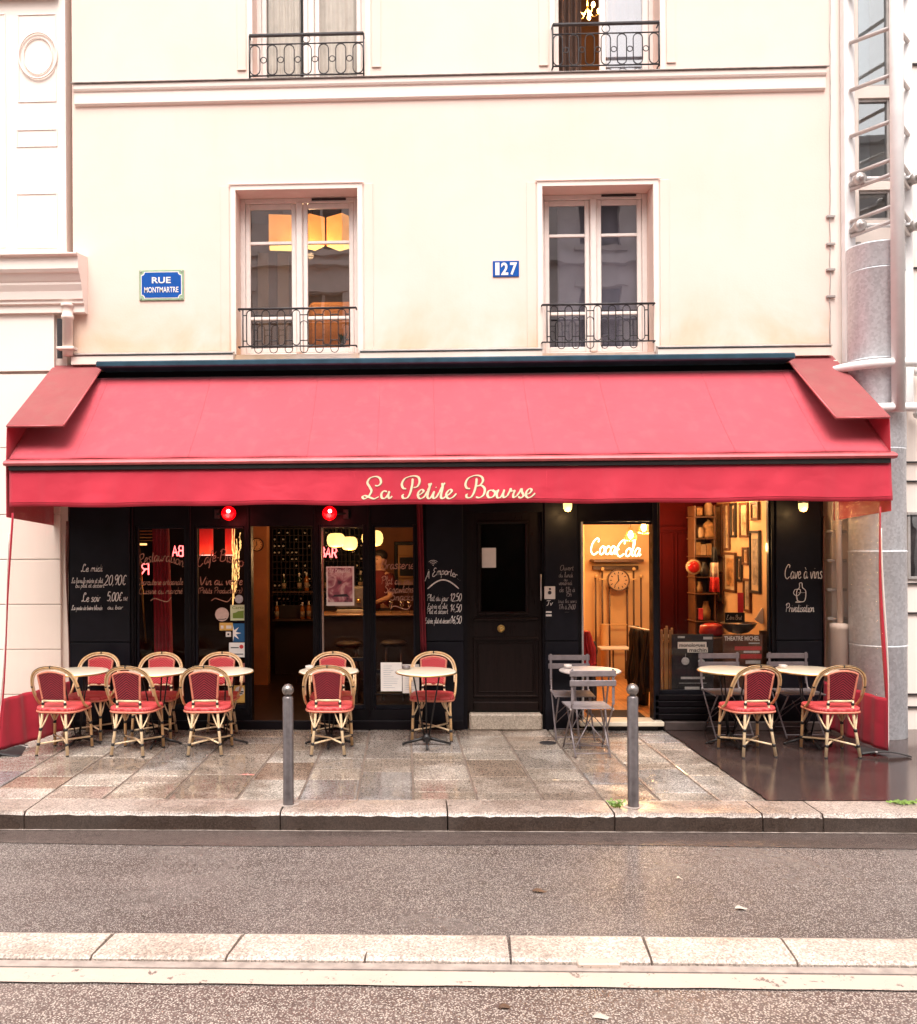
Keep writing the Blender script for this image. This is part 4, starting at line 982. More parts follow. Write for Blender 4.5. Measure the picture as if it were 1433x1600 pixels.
q = P(783, 982, y); mb = MB(); mb.lathe([(.040, 0), (.042, -.01), (.034, -.016), (.030, -.014), (.022, -.02), (.022, -.03), (.032, -.045), (.03, -.06), (.012, -.066)], (q.x, y, q.z), 20, 'y'); mb.build('knob', 'brass', door)
mb = MB(); q0, q1 = P(845, 897, -.02), P(845, 938, -.02); mb.tube([(q0.x, -.03, q1.z), (q0.x, -.03, q0.z)], .008, 8); mb.build('pull_bar', 'zinc', bld)
pz = plate('door_notice', 753, 775, 856, 887, y + .018, 'paper', .001, th=.003)[0]; tag(pz, 'plain white paper sheet taped inside the centre door pane', 'notice')
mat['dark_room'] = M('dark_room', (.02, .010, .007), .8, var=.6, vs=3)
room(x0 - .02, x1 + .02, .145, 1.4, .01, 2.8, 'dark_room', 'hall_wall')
st = MB(); a = rect(732, 849, 1114, 1142, -.03); 
st.bbox(a[0] + .01, a[1] - .01, -.05, .14, -.005, z0 - .002, .018); st.build('door_step', granite('step_stone', [(0, (.34, .27, .21)), (1, (.42, .35, .28))], 40, .3, .3, .6, .7, False, .6), bld)
# right doorway: white sill, opened glass leaf
sl_ = MB(); a = rect(905, 1036, 1127, 1138, -.06); sl_.bbox(a[0], a[1], -.12, .14, .055, .105, .008); sl_.build('door_sill', 'marble', bld)
sl_ = MB(); sl_.bbox(a[0] + .1, a[1] - .05, -.04, .1, 0, .054, .003); sl_.build('sill_base', 'black', bld)
mb = MB(); x_ = oX[0] + .006; mb.bbox(x_, x_ + .02, -.012, .05, .11, oX[3], .004); mb.build('door_jamb', 'zinc', bld)
mb = MB(); mb.bbox(oX[1] - .0, oX[1] + .055, -.03, -.001, .11, 2.6, .006); mb.build('door_post', 'navy_panel', bld)
mb = MB(); mb.bbox(oX[0], oX[1], .02, .05, oX[3] - .03, oX[3] - .001, .004); mb.build('door_head', 'navy_panel', bld)

# ------------------------------------------------------------------ chalk writing and painted letters
PY = -.027
def put(mb, name, parent, m='chalk', lab=None): return tag(mb.build(name, m, parent), lab)
t = MB(); hand(t, 'Le midi', 127, 893, 33, PY, 11, .0085)
hand(t, 'La formule entrée et plat', 112, 911, 49, PY, 8, .006); hand(t, 'ou plat et dessert', 118, 918, 45, PY, 7, .006); hand(t, '20,90€', 163, 914, 34, PY, 16, .010)
hand(t, 'Le soir', 128, 940, 29, PY, 13, .0095); hand(t, '5,00€', 167, 939, 24, PY, 14, .010); hand(t, '33cl', 192, 938, 7, PY, 5, .004)
hand(t, 'La pinte de bière blonde', 112, 953, 48, PY, 7, .006); hand(t, 'au bar', 168, 952, 24, PY, 7, .006); put(t, 'chalk_writing', pl1)
t = MB()
for k, r_ in enumerate((3.5, 6.5, 9.5)):
    c_ = P(677, 883, PY); s_ = r_ / 147; ribbon(t, smooth([Vector((c_.x + s_ * math.cos(R(a_)), c_.z + s_ * .8 * math.sin(R(a_)), 0)) for a_ in (40, 65, 90, 115, 140)], 3), .005, PY)
t.ball((c_.x, PY, c_.z), .006, 8, 6)
hand(t, 'À Emporter...', 664, 908, 56, PY, 12, .009, arc=.07)
pts = []
for k in range(15):
    u = k / 14; pts.append((P(668 + 49 * u, 900, PY).x, PZ(920 - 14 * math.sin(math.pi * u), PY, 690)))
ribbon(t, pts, .014, PY)
hand(t, 'Plat du jour', 667, 939, 34, PY, 10, .006); hand(t, '12,50', 703, 939, 18, PY, 12, .008)
hand(t, 'Entrée et plat', 668, 951, 31, PY, 8, .005); hand(t, 'Plat et dessert', 667, 959, 33, PY, 8, .005); hand(t, '14,50', 703, 956, 18, PY, 12, .008)
hand(t, 'Entrée, plat et dessert', 664, 974, 40, PY, 9, .006); hand(t, '16,50', 704, 974, 17, PY, 12, .008); put(t, 'chalk_writing', pl2)
t = MB(); hand(t, 'Ouvert', 875, 891, 21, PY, 8, .005); hand(t, 'du lundi', 873, 902, 22, PY, 8, .005); hand(t, 'au', 881, 908, 6, PY, 6, .004); hand(t, 'vendredi', 873, 914, 21, PY, 7, .005); hand(t, 'de 11h à', 874, 925, 24, PY, 8, .006); hand(t, '15h', 884, 932, 9, PY, 8, .006)
hand(t, 'tous les soirs', 872, 942, 29, PY, 6, .004); hand(t, '17h à 2h00', 873, 952, 26, PY, 8, .006); hand(t, '-', 880, 958, 9, PY, 5, .004); put(t, 'chalk_writing', pl3, 'chalk_dim')
t = MB(); hand(t, 'Cave à vins', 1226, 904, 59, PY, 21, .0095, slant=.1); hand(t, 'Privatisation', 1227, 956, 45, PY, 13, .008)
def pz_(l, y=PY): return smooth([Vector((P(a, b, y).x, P(a, b, y).z, 0)) for a, b in l], 5)
ribbon(t, pz_([(1249, 911), (1249, 918), (1245, 924), (1246, 938), (1257, 939), (1259, 924), (1254, 918), (1253, 911), (1249, 911)]), .008, PY)
ribbon(t, pz_([(1242, 921), (1240, 927), (1245, 931), (1250, 927), (1250, 921), (1242, 921)]), .007, PY); ribbon(t, pz_([(1245, 931), (1246, 939), (1243, 941), (1251, 941)]), .007, PY); ribbon(t, pz_([(1247, 926), (1258, 926)]), .005, PY); put(t, 'chalk_drawing', pl4)
sw = lambda t, a, b, y_: ribbon(t, pz_([(a, y_ + 4), (a + (b - a) * .2, y_), (a + (b - a) * .5, y_ + 3), (a + (b - a) * .8, y_ + 5), (b, y_ - 2)], GY), .010, GY)
GYt = GY
t = MB(); hand(t, 'Restauration', 215, 887, 72, GY, 17, .012, arc=.07); hand(t, 'Charcuterie artisanale', 214, 914, 72, GY, 10, .009); hand(t, 'Cuisine du marché', 217, 928, 68, GY, 10, .009); sw(t, 235, 268, 935); put(t, 'painted_lettering', wA, 'gold_letter')
t = MB(); hand(t, 'Café-Bistro', 308, 887, 72, GY, 18, .012, arc=.07); hand(t, 'Vin au verre', 311, 914, 68, GY, 13, .012); hand(t, '(Petits Producteurs)', 309, 927, 69, GY, 9, .008); sw(t, 330, 362, 935); put(t, 'painted_lettering', wB, 'gold_letter')
t = MB(); hand(t, 'Brasserie', 594, 889, 53, GY, 14, .011); hand(t, 'Plat du jour', 595, 913, 52, GY, 12, .010); hand(t, 'Sandwichs', 600, 926, 46, GY, 12, .010); hand(t, 'Snacks', 610, 938, 36, GY, 12, .010); sw(t, 610, 643, 947); put(t, 'painted_lettering', wD, 'gold_letter')

# ------------------------------------------------------------------ stickers, posters, notices
mat['st_pink'] = M('st_pink', (.62, .45, .38), .5, var=.1, vs=30); mat['st_grey'] = M('st_grey', (.5, .5, .5), .5, var=.2, vs=40); mat['st_green'] = M('st_green', (.17, .26, .03), .5); mat['st_lime'] = M('st_lime', (.62, .66, .40), .5, var=.08)
mat['st_blue'] = M('st_blue', (.012, .10, .24), .4); mat['st_yellow'] = M('st_yellow', (.72, .42, .10), .5, var=.1); mat['st_red'] = M('st_red', (.62, .04, .04), .5); mat['ink'] = M('ink', (.03, .025, .03), .7)
SY = GY - .001
def disc(px, py, r, name, lab, m):
    q = P(px, py, SY); mb = MB(); rr = r / 146; mb.lathe([(rr, 0), (rr, -.003)], (q.x, SY, q.z), 24, 'y', False); return tag(mb.build(name, m), lab, 'sticker')
disc(373.5, 936, 6.7, 'round_sticker', 'small round grey sticker above the green Carte sticker', 'st_grey')
o = disc(347, 960, 11, 'round_sticker', 'large round pinkish sticker on the second shop window', 'st_pink')
t = MB(); ribbon(t, pz_([(340, 967.5), (350, 967.5), (354, 966)], SY - .003), .008, SY - .003); t.build('ink_line', 'ink', o)
def card(px0, px1, py0, py1, name, lab, m, cat='sticker', y=SY):
    o, a = plate(name, px0, px1, py0, py1, y, m, .001, th=.003); tag(o, lab, cat); return o, a
o, a = card(360, 384, 945, 969.5, 'meal_card_sticker', 'lime sticker reading Carte with a green shape below', 'st_lime')
t = MB(); t.prism([(P(p, q, SY).x, P(p, q, SY).z) for p, q in ((364, 966), (364, 958), (369, 957), (372, 955), (381, 954), (381, 966))], SY - .005, SY - .0035); t.build('green_shape', 'st_green', o)
block('Carte', width=(a[1] - a[0]) * .75, height=.03, c=((a[0] + a[1]) / 2, SY - .0035, a[3] - .03), ext=.001).build('lettering', 'st_green', o)
o, a = card(343, 364, 973, 985, 'yellow_sticker', 'small yellow card sticker left of the blue star sticker', 'st_yellow'); t = MB(); t.box(a[0] + .015, a[0] + .045, SY - .005, SY - .0035, a[2] + .02, a[3] - .03); t.box(a[0] + .075, a[1] - .015, SY - .005, SY - .0035, a[2] + .02, a[3] - .03); t.build('print', 'paper', o)
o, a = card(364, 385, 974, 1003, 'star_sticker', 'blue sticker with half a white star on the second shop window', 'st_blue')
cx_, cz_ = a[0] + .001, (a[2] + a[3]) / 2 - .005; pts = [(cx_, cz_ - .085)]
for k in range(9):
    an = R(-90 + k * 22.5); rr = (.092 if k % 2 == 0 else .035); pts.append((max(a[0] + .001, cx_ + rr * math.cos(an)), cz_ + rr * math.sin(an)))
t = MB(); t.prism(pts, SY - .005, SY - .0035); t.build('star', 'enamel_white', o)
o, a = card(353, 361, 987, 995, 'square_sticker', 'tiny square white sticker with dark dot', 'paper'); t = MB(); t.box(a[0] + .018, a[1] - .018, SY - .005, SY - .0035, a[2] + .018, a[3] - .018); t.build('dot', 'ink', o)
o, a = card(358, 386, 1004, 1027, 'white_sticker', 'white rectangular sticker with red ring under the blue star sticker', 'enamel_white')
t = MB(); t.lathe([(.022, 0), (.022, -.0015)], (a[1] - .06, SY - .0035, a[3] - .045), 16, 'y', False); t.build('red_ring', 'st_red', o); t = MB(); t.box(a[0] + .02, a[1] - .09, SY - .005, SY - .0035, a[3] - .06, a[3] - .05); t.box(a[0] + .03, a[1] - .04, SY - .005, SY - .0035, a[2] + .03, a[2] + .04); t.build('print', 'ink', o)
o, a = card(364, 385, 1071, 1098, 'orange_sticker', 'orange sticker with pale disc low on the second shop window', 'st_yellow'); t = MB(); t.lathe([(.05, 0), (.05, -.0015)], ((a[0] + a[1]) / 2, SY - .0035, a[3] - .06), 20, 'y', False); t.build('disc', 'paper', o); t = MB(); t.box(a[0] + .03, a[1] - .03, SY - .007, SY - .0055, a[3] - .075, a[3] - .06); t.box(a[0] + .04, a[1] - .04, SY - .007, SY - .0055, a[3] - .095, a[3] - .083); t.build('print', 'ink', o)
card(377, 385, 1036, 1066, 'red_sticker', 'narrow faded red sticker above the orange one', M('st_faded', (.45, .16, .13), .6))
# wine poster
mat['poster_pink'] = None
m_, nt, b, out = nodes('poster_pink'); v = coord(nt); nt.links.new(ramp(nt, noise(nt, v, 7, 3, .5, .6), [(.33, (.05, .02, .03)), (.47, (.35, .10, .13)), (.56, (.62, .42, .38)), (.68, (.25, .05, .08))]), b.inputs['Base Color']); b.inputs['Roughness'].default_value = .35; mat['poster_pink'] = m_
po = empty('wine_poster', P(531, 946, SY), 'white bordered pink poster reading Le Beaujolais taped to the third shop window', 'poster')
a = rect(510, 553.5, 885, 946.5, SY); mb = MB(); mb.bbox(a[0], a[1], SY - .004, SY, a[2], a[3], .001); mb.build('sheet', 'paper', po)
mb = MB(); mb.box(a[0] + .018, a[1] - .018, SY - .0065, SY - .005, a[2] + .04, a[3] - .018); mb.build('picture', 'poster_pink', po)
t = MB(); hand(t, 'Le Beaujolais', 515, 894.5, 32, SY - .0065, 9, .006); t.build('lettering', 'paper', po)
t = MB(); q = P(533, 925, SY); t.lathe([(.018, -.03), (.02, .02), (.008, .03), (.004, .0)], (q.x, SY - .0075, q.z), 10); t2 = MB(); t2.prism([(q.x - .1, q.z - .05), (q.x + .09, q.z - .05), (q.x + .06, q.z - .02), (q.x - .07, q.z - .03)], SY - .008, SY - .007); t2.build('dark_band', 'ink', po)
# menus
mu = empty('menu_holder', P(622, 1082, -.03), 'pair of white menu sheets leaning on the ledge of the fourth shop window', 'menu')
for (a_, b_, c_, d_, w_) in ((595, 628, 1035, 1080, 'enamel_white'), (629, 655, 1038, 1083, 'paper')):
    r_ = rect(a_, b_, c_, d_, -.05); mb = MB(); mb.bbox(r_[0], r_[1], -.056, -.05, r_[2], r_[3], .001); s_ = mb.build('sheet', w_, mu)
    t = MB(); hh_ = (r_[3] - r_[2]); rnd = random.Random(4)
    for k in range(11):
        z_ = r_[3] - .04 - k * hh_ * .075; w2 = (r_[1] - r_[0]) * rnd.uniform(.3, .75); t.box(r_[0] + .03, r_[0] + .03 + w2, -.058, -.057, z_, z_ + .005)
    t.build('print', 'st_grey', s_)
a = rect(586, 652, 1080, 1084, -.05); mb = MB(); mb.bbox(a[0], a[1], -.07, .04, a[2] - .01, a[2] + .002, .003); mb.build('ledge', 'navy', mu)
# intercom and cards
ic = empty('intercom', P(858, 936, -.03), 'cream intercom plate beside the dark wooden door', 'intercom')
a = rect(850.5, 867.5, 916, 936, -.027); mb = MB(); mb.bbox(a[0], a[1], -.040, -.027, a[2], a[3], .005); mb.build('plate', 'paper', ic)
q = P(859, 926, -.04); mb = MB(); mb.lathe([(.02, 0), (.018, -.008)], (q.x, -.041, q.z), 14, 'y'); mb.lathe([(.012, 0), (.010, -.006)], (q.x + .003, -.041, q.z + .04), 12, 'y'); mb.build('button', 'ink', ic)
t = MB(); hand(t, 'Tv', 853, 946, 10, PY, 8, .007); t.box(P(853, 960, PY).x, P(862, 960, PY).x, PY - .001, PY, PZ(963, PY, 858), PZ(960, PY, 858)); t.box(P(853, 956, PY).x, P(862, 956, PY).x, PY - .001, PY, PZ(957.5, PY, 858), PZ(955, PY, 858)); tag(t.build('door_marks', 'chalk'), 'small white painted marks under the intercom plate', 'marking')

# ================================================================== LEFT BAR ROOM
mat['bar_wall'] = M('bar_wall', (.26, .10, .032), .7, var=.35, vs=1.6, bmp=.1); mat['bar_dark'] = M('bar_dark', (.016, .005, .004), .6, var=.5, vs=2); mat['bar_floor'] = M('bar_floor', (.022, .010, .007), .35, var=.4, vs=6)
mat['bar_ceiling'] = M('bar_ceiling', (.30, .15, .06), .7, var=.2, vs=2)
lx0, lx1 = P(196, 900).x, P(663, 900).x; BY = 5.0
lx0 -= 1.2; lx1 += .42
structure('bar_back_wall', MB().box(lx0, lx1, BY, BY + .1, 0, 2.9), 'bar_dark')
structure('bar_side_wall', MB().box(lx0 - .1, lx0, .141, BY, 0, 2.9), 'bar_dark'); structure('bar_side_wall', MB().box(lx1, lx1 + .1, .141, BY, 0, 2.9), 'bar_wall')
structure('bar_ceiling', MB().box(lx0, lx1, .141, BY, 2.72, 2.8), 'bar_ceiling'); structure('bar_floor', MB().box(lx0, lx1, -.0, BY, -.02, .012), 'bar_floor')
# warm pale wall section behind the barman with a framed mirror
a = rect(583, 668, 800, 1000, 4.6); structure('bar_warm_wall', MB().box(a[0], lx1, 4.6, 4.7, 0, 2.72), 'bar_wall')
mat['orange_cream'] = M('orange_cream', (.62, .36, .15), .7, var=.1)
def framed(name, px0, px1, py0, py1, y, fm, pm, lab, cat='picture', w=.03):
    a = rect(px0, px1, py0, py1, y); g = empty(name, ((a[0] + a[1]) / 2, y, a[2]), lab, cat); mb = MB(); mould(mb, a[0], a[1], a[2], a[3], y, w, .03); mb.build('frame', fm, g); mb = MB(); mb.box(a[0] + w, a[1] - w, y - .012, y - .002, a[2] + w, a[3] - w); mb.build('picture', pm, g); return g
framed('wall_mirror', 616, 654, 846, 920, 4.6, 'door_wood', 'orange_cream', 'tall framed mirror on the warm wall behind the barman', 'mirror', .06)
framed('wall_board', 622, 652, 868, 903, 4.5, 'orange_cream', 'board', 'small framed blackboard over the mirror behind the barman', 'board', .03)
# column boards seen in the open doorway
a = rect(394, 418, 826, 972, 3.0); mb = MB(); mb.bbox(a[0], a[1], 3.0, 3.2, 0, a[3] + .1, .01); tag(mb.build('wall_pier', 'bar_wall'), 'brown pier with a clock seen through the open bar doorway', 'pier')
def clock(px, py, r, y, lab, rim='door_wood', face='paper', group=None):
    q = P(px, py, y); g = empty('wall_clock', (q.x, y, q.z - r), lab, 'clock'); c_ = (q.x, y, q.z)
    mb = MB(); mb.lathe([(r, 0), (r * 1.0, -.03), (r * .93, -.04), (r * .88, -.02)], c_, 32, 'y'); mb.build('rim', rim, g)
    mb = MB(); mb.lathe([(r * .87, -.0215), (r * .87, -.0235)], c_, 32, 'y', False); mb.build('dial', face, g)
    mb = MB()
    for k in range(12):
        an = R(k * 30); m = Matrix.Translation((q.x + r * .68 * math.sin(an), y - .024, q.z + r * .68 * math.cos(an))) @ Matrix.Rotation(an, 4, 'Y'); mb.box(-r * .04, r * .04, -.002, 0, -r * .09, r * .09, m)
    mb.build('numerals', 'ink', g)
    mb = MB()
    for an, L_, w_ in ((R(-5), .50, .045), (R(215), .62, .03)):
        m = Matrix.Translation((q.x, y - .027, q.z)) @ Matrix.Rotation(an, 4, 'Y'); mb.box(-r * w_, r * w_, -.002, 0, -r * .1, r * L_, m)
    mb.build('hand', 'ink', g); return g
clock(402, 851, .095, 2.99, 'small round clock on the brown pier in the bar doorway', 'door_wood', 'orange_cream')
# wine rack: rows of bottle ends
rk = empty('wine_rack', (P(470, 900, 4.4).x, 4.4, .9), 'dark wooden wine rack across the back of the bar', 'rack')
a = rect(426, 575, 826, 960, 4.45); mb = MB(); nC, nR = 22, 13
for i in range(nC + 1): x = a[0] + (a[1] - a[0]) * i / nC; mb.box(x - .006, x + .006, 4.45, 4.75, a[2], a[3])
mb.build('upright', 'bar_dark', rk); mb = MB()
for j in range(nR + 1): z = a[2] + (a[3] - a[2]) * j / nR; mb.box(a[0], a[1], 4.452, 4.75, z - .006, z + .006)
mb.build('shelf', 'bar_dark', rk)
mat['bottle_green'] = M('bottle_green', (.015, .03, .012), .12, var=.2); mat['capsule'] = M('capsule', (.85, .80, .76), .35, 0, var=.2, emit=(1, .85, .7), es=.0); mat['wine_label'] = M('wine_label', (.30, .22, .15), .7, var=.15)
def bottle(label, cat='bottle', lying=False, group=None, cap='capsule', glassm='bottle_green'):
    g = empty('wine_bottle', (0, 0, 0), label, cat, group); prof = [(.030, 0), (.037, .008), (.037, .19), (.030, .215), (.0145, .245), (.0135, .30)]
    mb = MB(); mb.lathe(prof, seg=12); mb.build('glass', glassm, g, local=True)
    mb = MB(); mb.lathe([(.0150, .245), (.0150, .302), (.012, .306)], seg=10); mb.build('capsule', cap, g, local=True)
    if not lying: mb = MB(); mb.lathe([(.0378, .05), (.0378, .14)], seg=12); mb.build('label', 'wine_label', g, local=True)
    return g
bl = bottle('neck of a wine bottle lying in the dark wine rack', lying=True, group='bottles lying in the wine rack'); first = True; rnd = random.Random(21)
for i in range(nC):
    for j in range(nR):
        if rnd.random() > .38: continue
        o = bl if first else copy_tree(bl); first = False
        o.location = (a[0] + (a[1] - a[0]) * (i + .5) / nC, 4.74, a[2] + (a[3] - a[2]) * (j + .4) / nR); o.rotation_euler = (R(90), 0, 0)
# back bar shelves with standing bottles
mat['shelf_wood'] = M('shelf_wood', (.05, .02, .01), .5, var=.3, vs=5)
sh = empty('bottle_shelf', (P(520, 950, 3.9).x, 3.9, 1), 'dark shelf unit of standing bottles behind the bar counter', 'shelf')
mb = MB(); sx0, sx1 = P(425, 900, 3.8).x, P(590, 900, 3.8).x
zsh = [PZ(v_, 3.8, 500) for v_ in (968, 924)]
for z in zsh: mb.bbox(sx0, sx1, 3.8, 4.05, z - .025, z, .004)
mb.build('board', 'shelf_wood', sh)
mb = MB(); mb.box(sx0, sx1, 4.06, 4.08, zsh[0] - 1, zsh[0] + .2); mb.build('back_panel', 'bar_dark', sh)
bs = bottle('dark bottle standing on the shelf behind the bar', group='bottles standing behind the bar'); bs2 = bottle('amber bottle standing on the shelf behind the bar', group='bottles standing behind the bar', glassm=M('bottle_amber', (.30, .10, .02), .12, var=.2)); f1 = f2 = True; rnd = random.Random(8)
for z in zsh:
    x = sx0 + .06
    while x < sx1 - .05:
        if rnd.random() < .45:
            if rnd.random() < .5: o = bs if f1 else copy_tree(bs); f1 = False
            else: o = bs2 if f2 else copy_tree(bs2); f2 = False
            o.location = (x, 3.9 + rnd.uniform(-.04, .04), z); o.rotation_euler = (0, 0, rnd.uniform(0, 6)); s_ = rnd.uniform(.85, 1.05); o.scale = (s_, s_, s_)
        x += rnd.uniform(.08, .13)
# counter
ct = empty('bar_counter', (P(580, 1000, 2.4).x, 2.5, 0), 'dark bar counter with pale edge behind the two middle shop windows', 'counter')
ca, cb_ = P(500, 960, 2.4).x, lx1 - .02; zc_ = PZ(959, 2.4, 580)
mb = MB(); mb.bbox(ca, cb_, 2.35, 2.95, zc_ - .03, zc_, .01); mb.build('counter_top', M('counter_top', (.30, .17, .10), .3, var=.2), ct); mb = MB(); mb.box(ca + .05, cb_, 2.42, 2.9, .012, zc_ - .031); mb.build('counter_front', 'bar_dark', ct)
for i, (p_, lab) in enumerate(((611, 'left'), (628, 'middle'), (640, 'right'))):
    q = P(p_, 959, 2.5); mb = MB(); mb.lathe([(.03, 0), (.005, .008), (.004, .07), (.035, .11), (.032, .17)], (q.x, 2.5, zc_), 14); tag(mb.build('wine_glass', GLASS('gl%d' % i, .25, (.9, .85, .8))), lab + ' one of three stemmed glasses on the bar counter', 'glass')
# coffee machine block behind
cm = empty('coffee_machine', (P(545, 955, 2.8).x, 2.75, zc_), 'steel coffee machine on the counter behind the poster window', 'coffee machine'); q = P(556, 940, 2.75)
mb = MB(); mb.bbox(q.x - .28, q.x + .2, 2.6, 2.9, zc_ + .05, zc_ + .36, .03); mb.build('body', 'steel', cm); mb = MB(); mb.lathe([(.03, -.02), (.03, .03)], (q.x - .1, 2.58, zc_ + .16), 12); mb.lathe([(.03, -.02), (.03, .03)], (q.x + .05, 2.58, zc_ + .16), 12); mb.build('group_head', 'brass', cm); mb = MB(); mb.bbox(q.x - .25, q.x + .17, 2.55, 2.85, zc_, zc_ + .045, .005); mb.build('drip_tray', 'zinc', cm)

# paper lanterns
mat['lantern'] = EMIT('lantern', (1.0, .66, .20), 1.25, .25)
for i, (px, py, w, h, yy, lab) in enumerate(((525, 844, 29, 22, 1.9, 'left glowing yellow paper lantern in the poster window'), (546, 849, 26, 21, 2.3, 'glowing yellow lantern right behind the left one in the poster window'), (582, 841, 34, 25, 1.7, 'glowing yellow paper lantern half behind the mullion of the fourth window'))):
    q = P(px, py, yy); sc = 1400 / (yy + D); g = empty('paper_lantern', (q.x, yy, q.z - h / 2 / sc), lab, 'lantern', 'yellow paper lanterns')
    rx, rz = w / 2 / sc, h / 2 / sc; prof = []
    for k in range(13):
        a_ = -math.pi / 2 + math.pi * k / 12; c_ = math.cos(a_); prof.append((max(.01, rx * abs(c_) ** .45) * (1 - .03 * (k % 2)), rz * math.sin(a_)))
    mb = MB(); mb.lathe(prof, (q.x, yy, q.z), 24); mb.build('paper_shade', 'lantern', g)
    mb = MB(); mb.tube([(q.x, yy, q.z + rz), (q.x, yy, 2.72)], .004, 6); mb.build('cable', 'black', g)
    light('lantern_light', (q.x, yy - .05, q.z - rz - .1), 6, (1, .58, .24), .1, g)
# red cylinder lamps
m_, nt, b, out = nodes('red_shade'); sx_ = nt.nodes.new('ShaderNodeSeparateXYZ'); nt.links.new(coord(nt), sx_.inputs[0]); b.inputs['Base Color'].default_value = (.3, .01, .01, 1)
nt.links.new(ramp(nt, math_(nt, 'MULTIPLY', sx_.outputs[2], 2.4), [(0, (1.0, .06, .02)), (.35, (.55, .012, .008)), (1, (.05, .002, .002))]), b.inputs['Emission Color']); b.inputs['Emission Strength'].default_value = .75; mat['red_shade'] = m_
for (px0, px1, lab) in ((312, 333, 'left red cylinder pendant lamp in the second shop window'), (352, 367, 'right red cylinder pendant lamp in the second shop window')):
    yy = 1.5; a = rect(px0, px1, 815, 868, yy); g = empty('red_pendant_lamp', ((a[0] + a[1]) / 2, yy, a[2]), lab, 'lamp', 'red cylinder lamps'); r_ = (a[1] - a[0]) / 2
    mb = MB(); mb.lathe([(r_, a[2] + .012), (r_, a[3])], ((a[0] + a[1]) / 2, yy, 0), 24); mb.build('lamp_shade', 'red_shade', g); mb = MB(); mb.lathe([(r_ * .97, a[2]), (r_ * .97, a[2] + .01)], ((a[0] + a[1]) / 2, yy, 0), 24); mb.build('diffuser', EMIT('pink_glow', (1, .5, .4), 1.0), g)
    mb = MB(); mb.tube([((a[0] + a[1]) / 2, yy, a[3]), ((a[0] + a[1]) / 2, yy, 2.72)], .004, 6); mb.build('cable', 'black', g)
    light('red_light', ((a[0] + a[1]) / 2, yy, a[2] - .1), 2.0, (1, .2, .1), .1, g)
# ceiling strips
mat['strip_glow'] = EMIT('strip_glow', (1.0, .50, .18), 1.3)
for (p0, p1, pv, yy, lab) in ((212, 226, 851, 3.2, 'short warm ceiling strip light in the first shop window'), (268, 276, 823, 1.9, 'small bright ceiling light right of the red curtain'), (455, 486, 820, 2.6, 'warm ceiling strip light seen in the bar doorway'), (500, 552, 822, 2.4, 'long warm ceiling strip light over the poster window')):
    a = rect(p0, p1, pv - 2, pv + 1, yy); mb = MB(); mb.bbox(a[0], a[1], yy, yy + .12, a[2], a[3], .005); tag(mb.build('strip_light', 'strip_glow'), lab, 'lamp')
for (p0, p1) in ((212, 236),):
    mb = MB()
    for k in range(4): a = rect(p0 - 10, p1, 829 + k * 5, 830.5 + k * 5, 2.2 + .5 * k); mb.bbox(a[0], a[1], 2.2 + .5 * k, 2.3 + .5 * k, a[2], a[3], .003)
    tag(mb.build('ceiling_rail', 'orange_cream'), 'pale ceiling rails glimpsed left of the red curtain', 'rail')
light('strip_glow_light', (P(462, 830, 2.9).x, 3.2, 2.45), 2.5, (1, .55, .28), .15)
# gold reflection of string lights, built as glowing strands
mat['gold_string'] = EMIT('gold_string', (1.0, .58, .2), 1.6, .9)
gs = empty('light_strings', (P(368, 930, 1.0).x, 1.0, 1.5), 'shimmering gold light strings hanging in the second shop window', 'fairy lights'); rnd = random.Random(4)
for k, (p_, t_, bt) in enumerate(((363.5, 826, 945), (366, 826, 935), (368, 850, 925), (370, 842, 918), (373, 860, 905), (375, 832, 860), (376, 845, 858))):
    mb = MB(); n = 18
    pts = [P(p_ + rnd.uniform(-.8, .8), t_ + (bt - t_) * i / n, 1.0) for i in range(n + 1)]; mb.tube(pts, [rnd.uniform(.002, .009) for _ in pts], 6); mb.build('string', 'gold_string', gs)
# neon signs
mat['neon_red'] = EMIT('neon_red', (1.0, .12, .12), 3); mat['neon_white'] = EMIT('neon_white', (1.0, .80, .52), 2.4)
def neon(text, px, py, w, h, y, m, name, lab, mirror=False, r=.008, pad=True, rot=0):
    g = empty(name, P(px, py, y), lab, 'neon sign'); p0, p1 = P(px, py, y), P(px + w, py, y); L = p1.x - p0.x; Hh = h / (1400 / (y + D)); x = 0
    tw = len(text) * 1.0
    N = {'B': '15,0 15,190 80,190 100,150 80,105 15,100/80,105 110,70 100,15 70,0 15,0', 'A': '5,0 55,190 105,0/25,70 85,70', 'R': '15,0 15,190 85,190 105,145 80,100 15,100/55,100 110,0'}
    for i, c in enumerate(text):
        for st in N[c].split('/'):
            pts = [tuple(float(k) / 100 for k in p.split(',')) for p in st.split()]; out = []
            for (a, b) in pts:
                u = (i + a / 1.25) / tw; u = 1 - u if mirror else u; vx, vz = u * L, b / 1.9 * Hh; out.append((p0.x + vx * math.cos(rot) - vz * math.sin(rot), y, p0.z + vz * math.cos(rot) + vx * math.sin(rot)))
            mb = MB(); mb.tube(out, r, 8); mb.build('tube', m, g)
    return g
neon('BAR', 499, 870, 28, 15, 1.0, 'neon_red', 'bar_neon_sign', 'red neon sign reading BAR in the poster window', rot=R(-4))
neon('BA', 268, 869, 19, 16, .9, 'neon_red', 'mirrored_neon_sign', 'red neon letters B and A seen reversed in the first shop window', True)  # this and the next: the sign's reflection built as glowing reversed tubes
neon('R', 219, 898, 15, 17, .9, 'neon_red', 'mirrored_neon_letter', 'red neon letter R seen reversed left of the red curtain', True)
light('neon_light', P(512, 862, .8), 1.5, (1, .15, .1), .05)
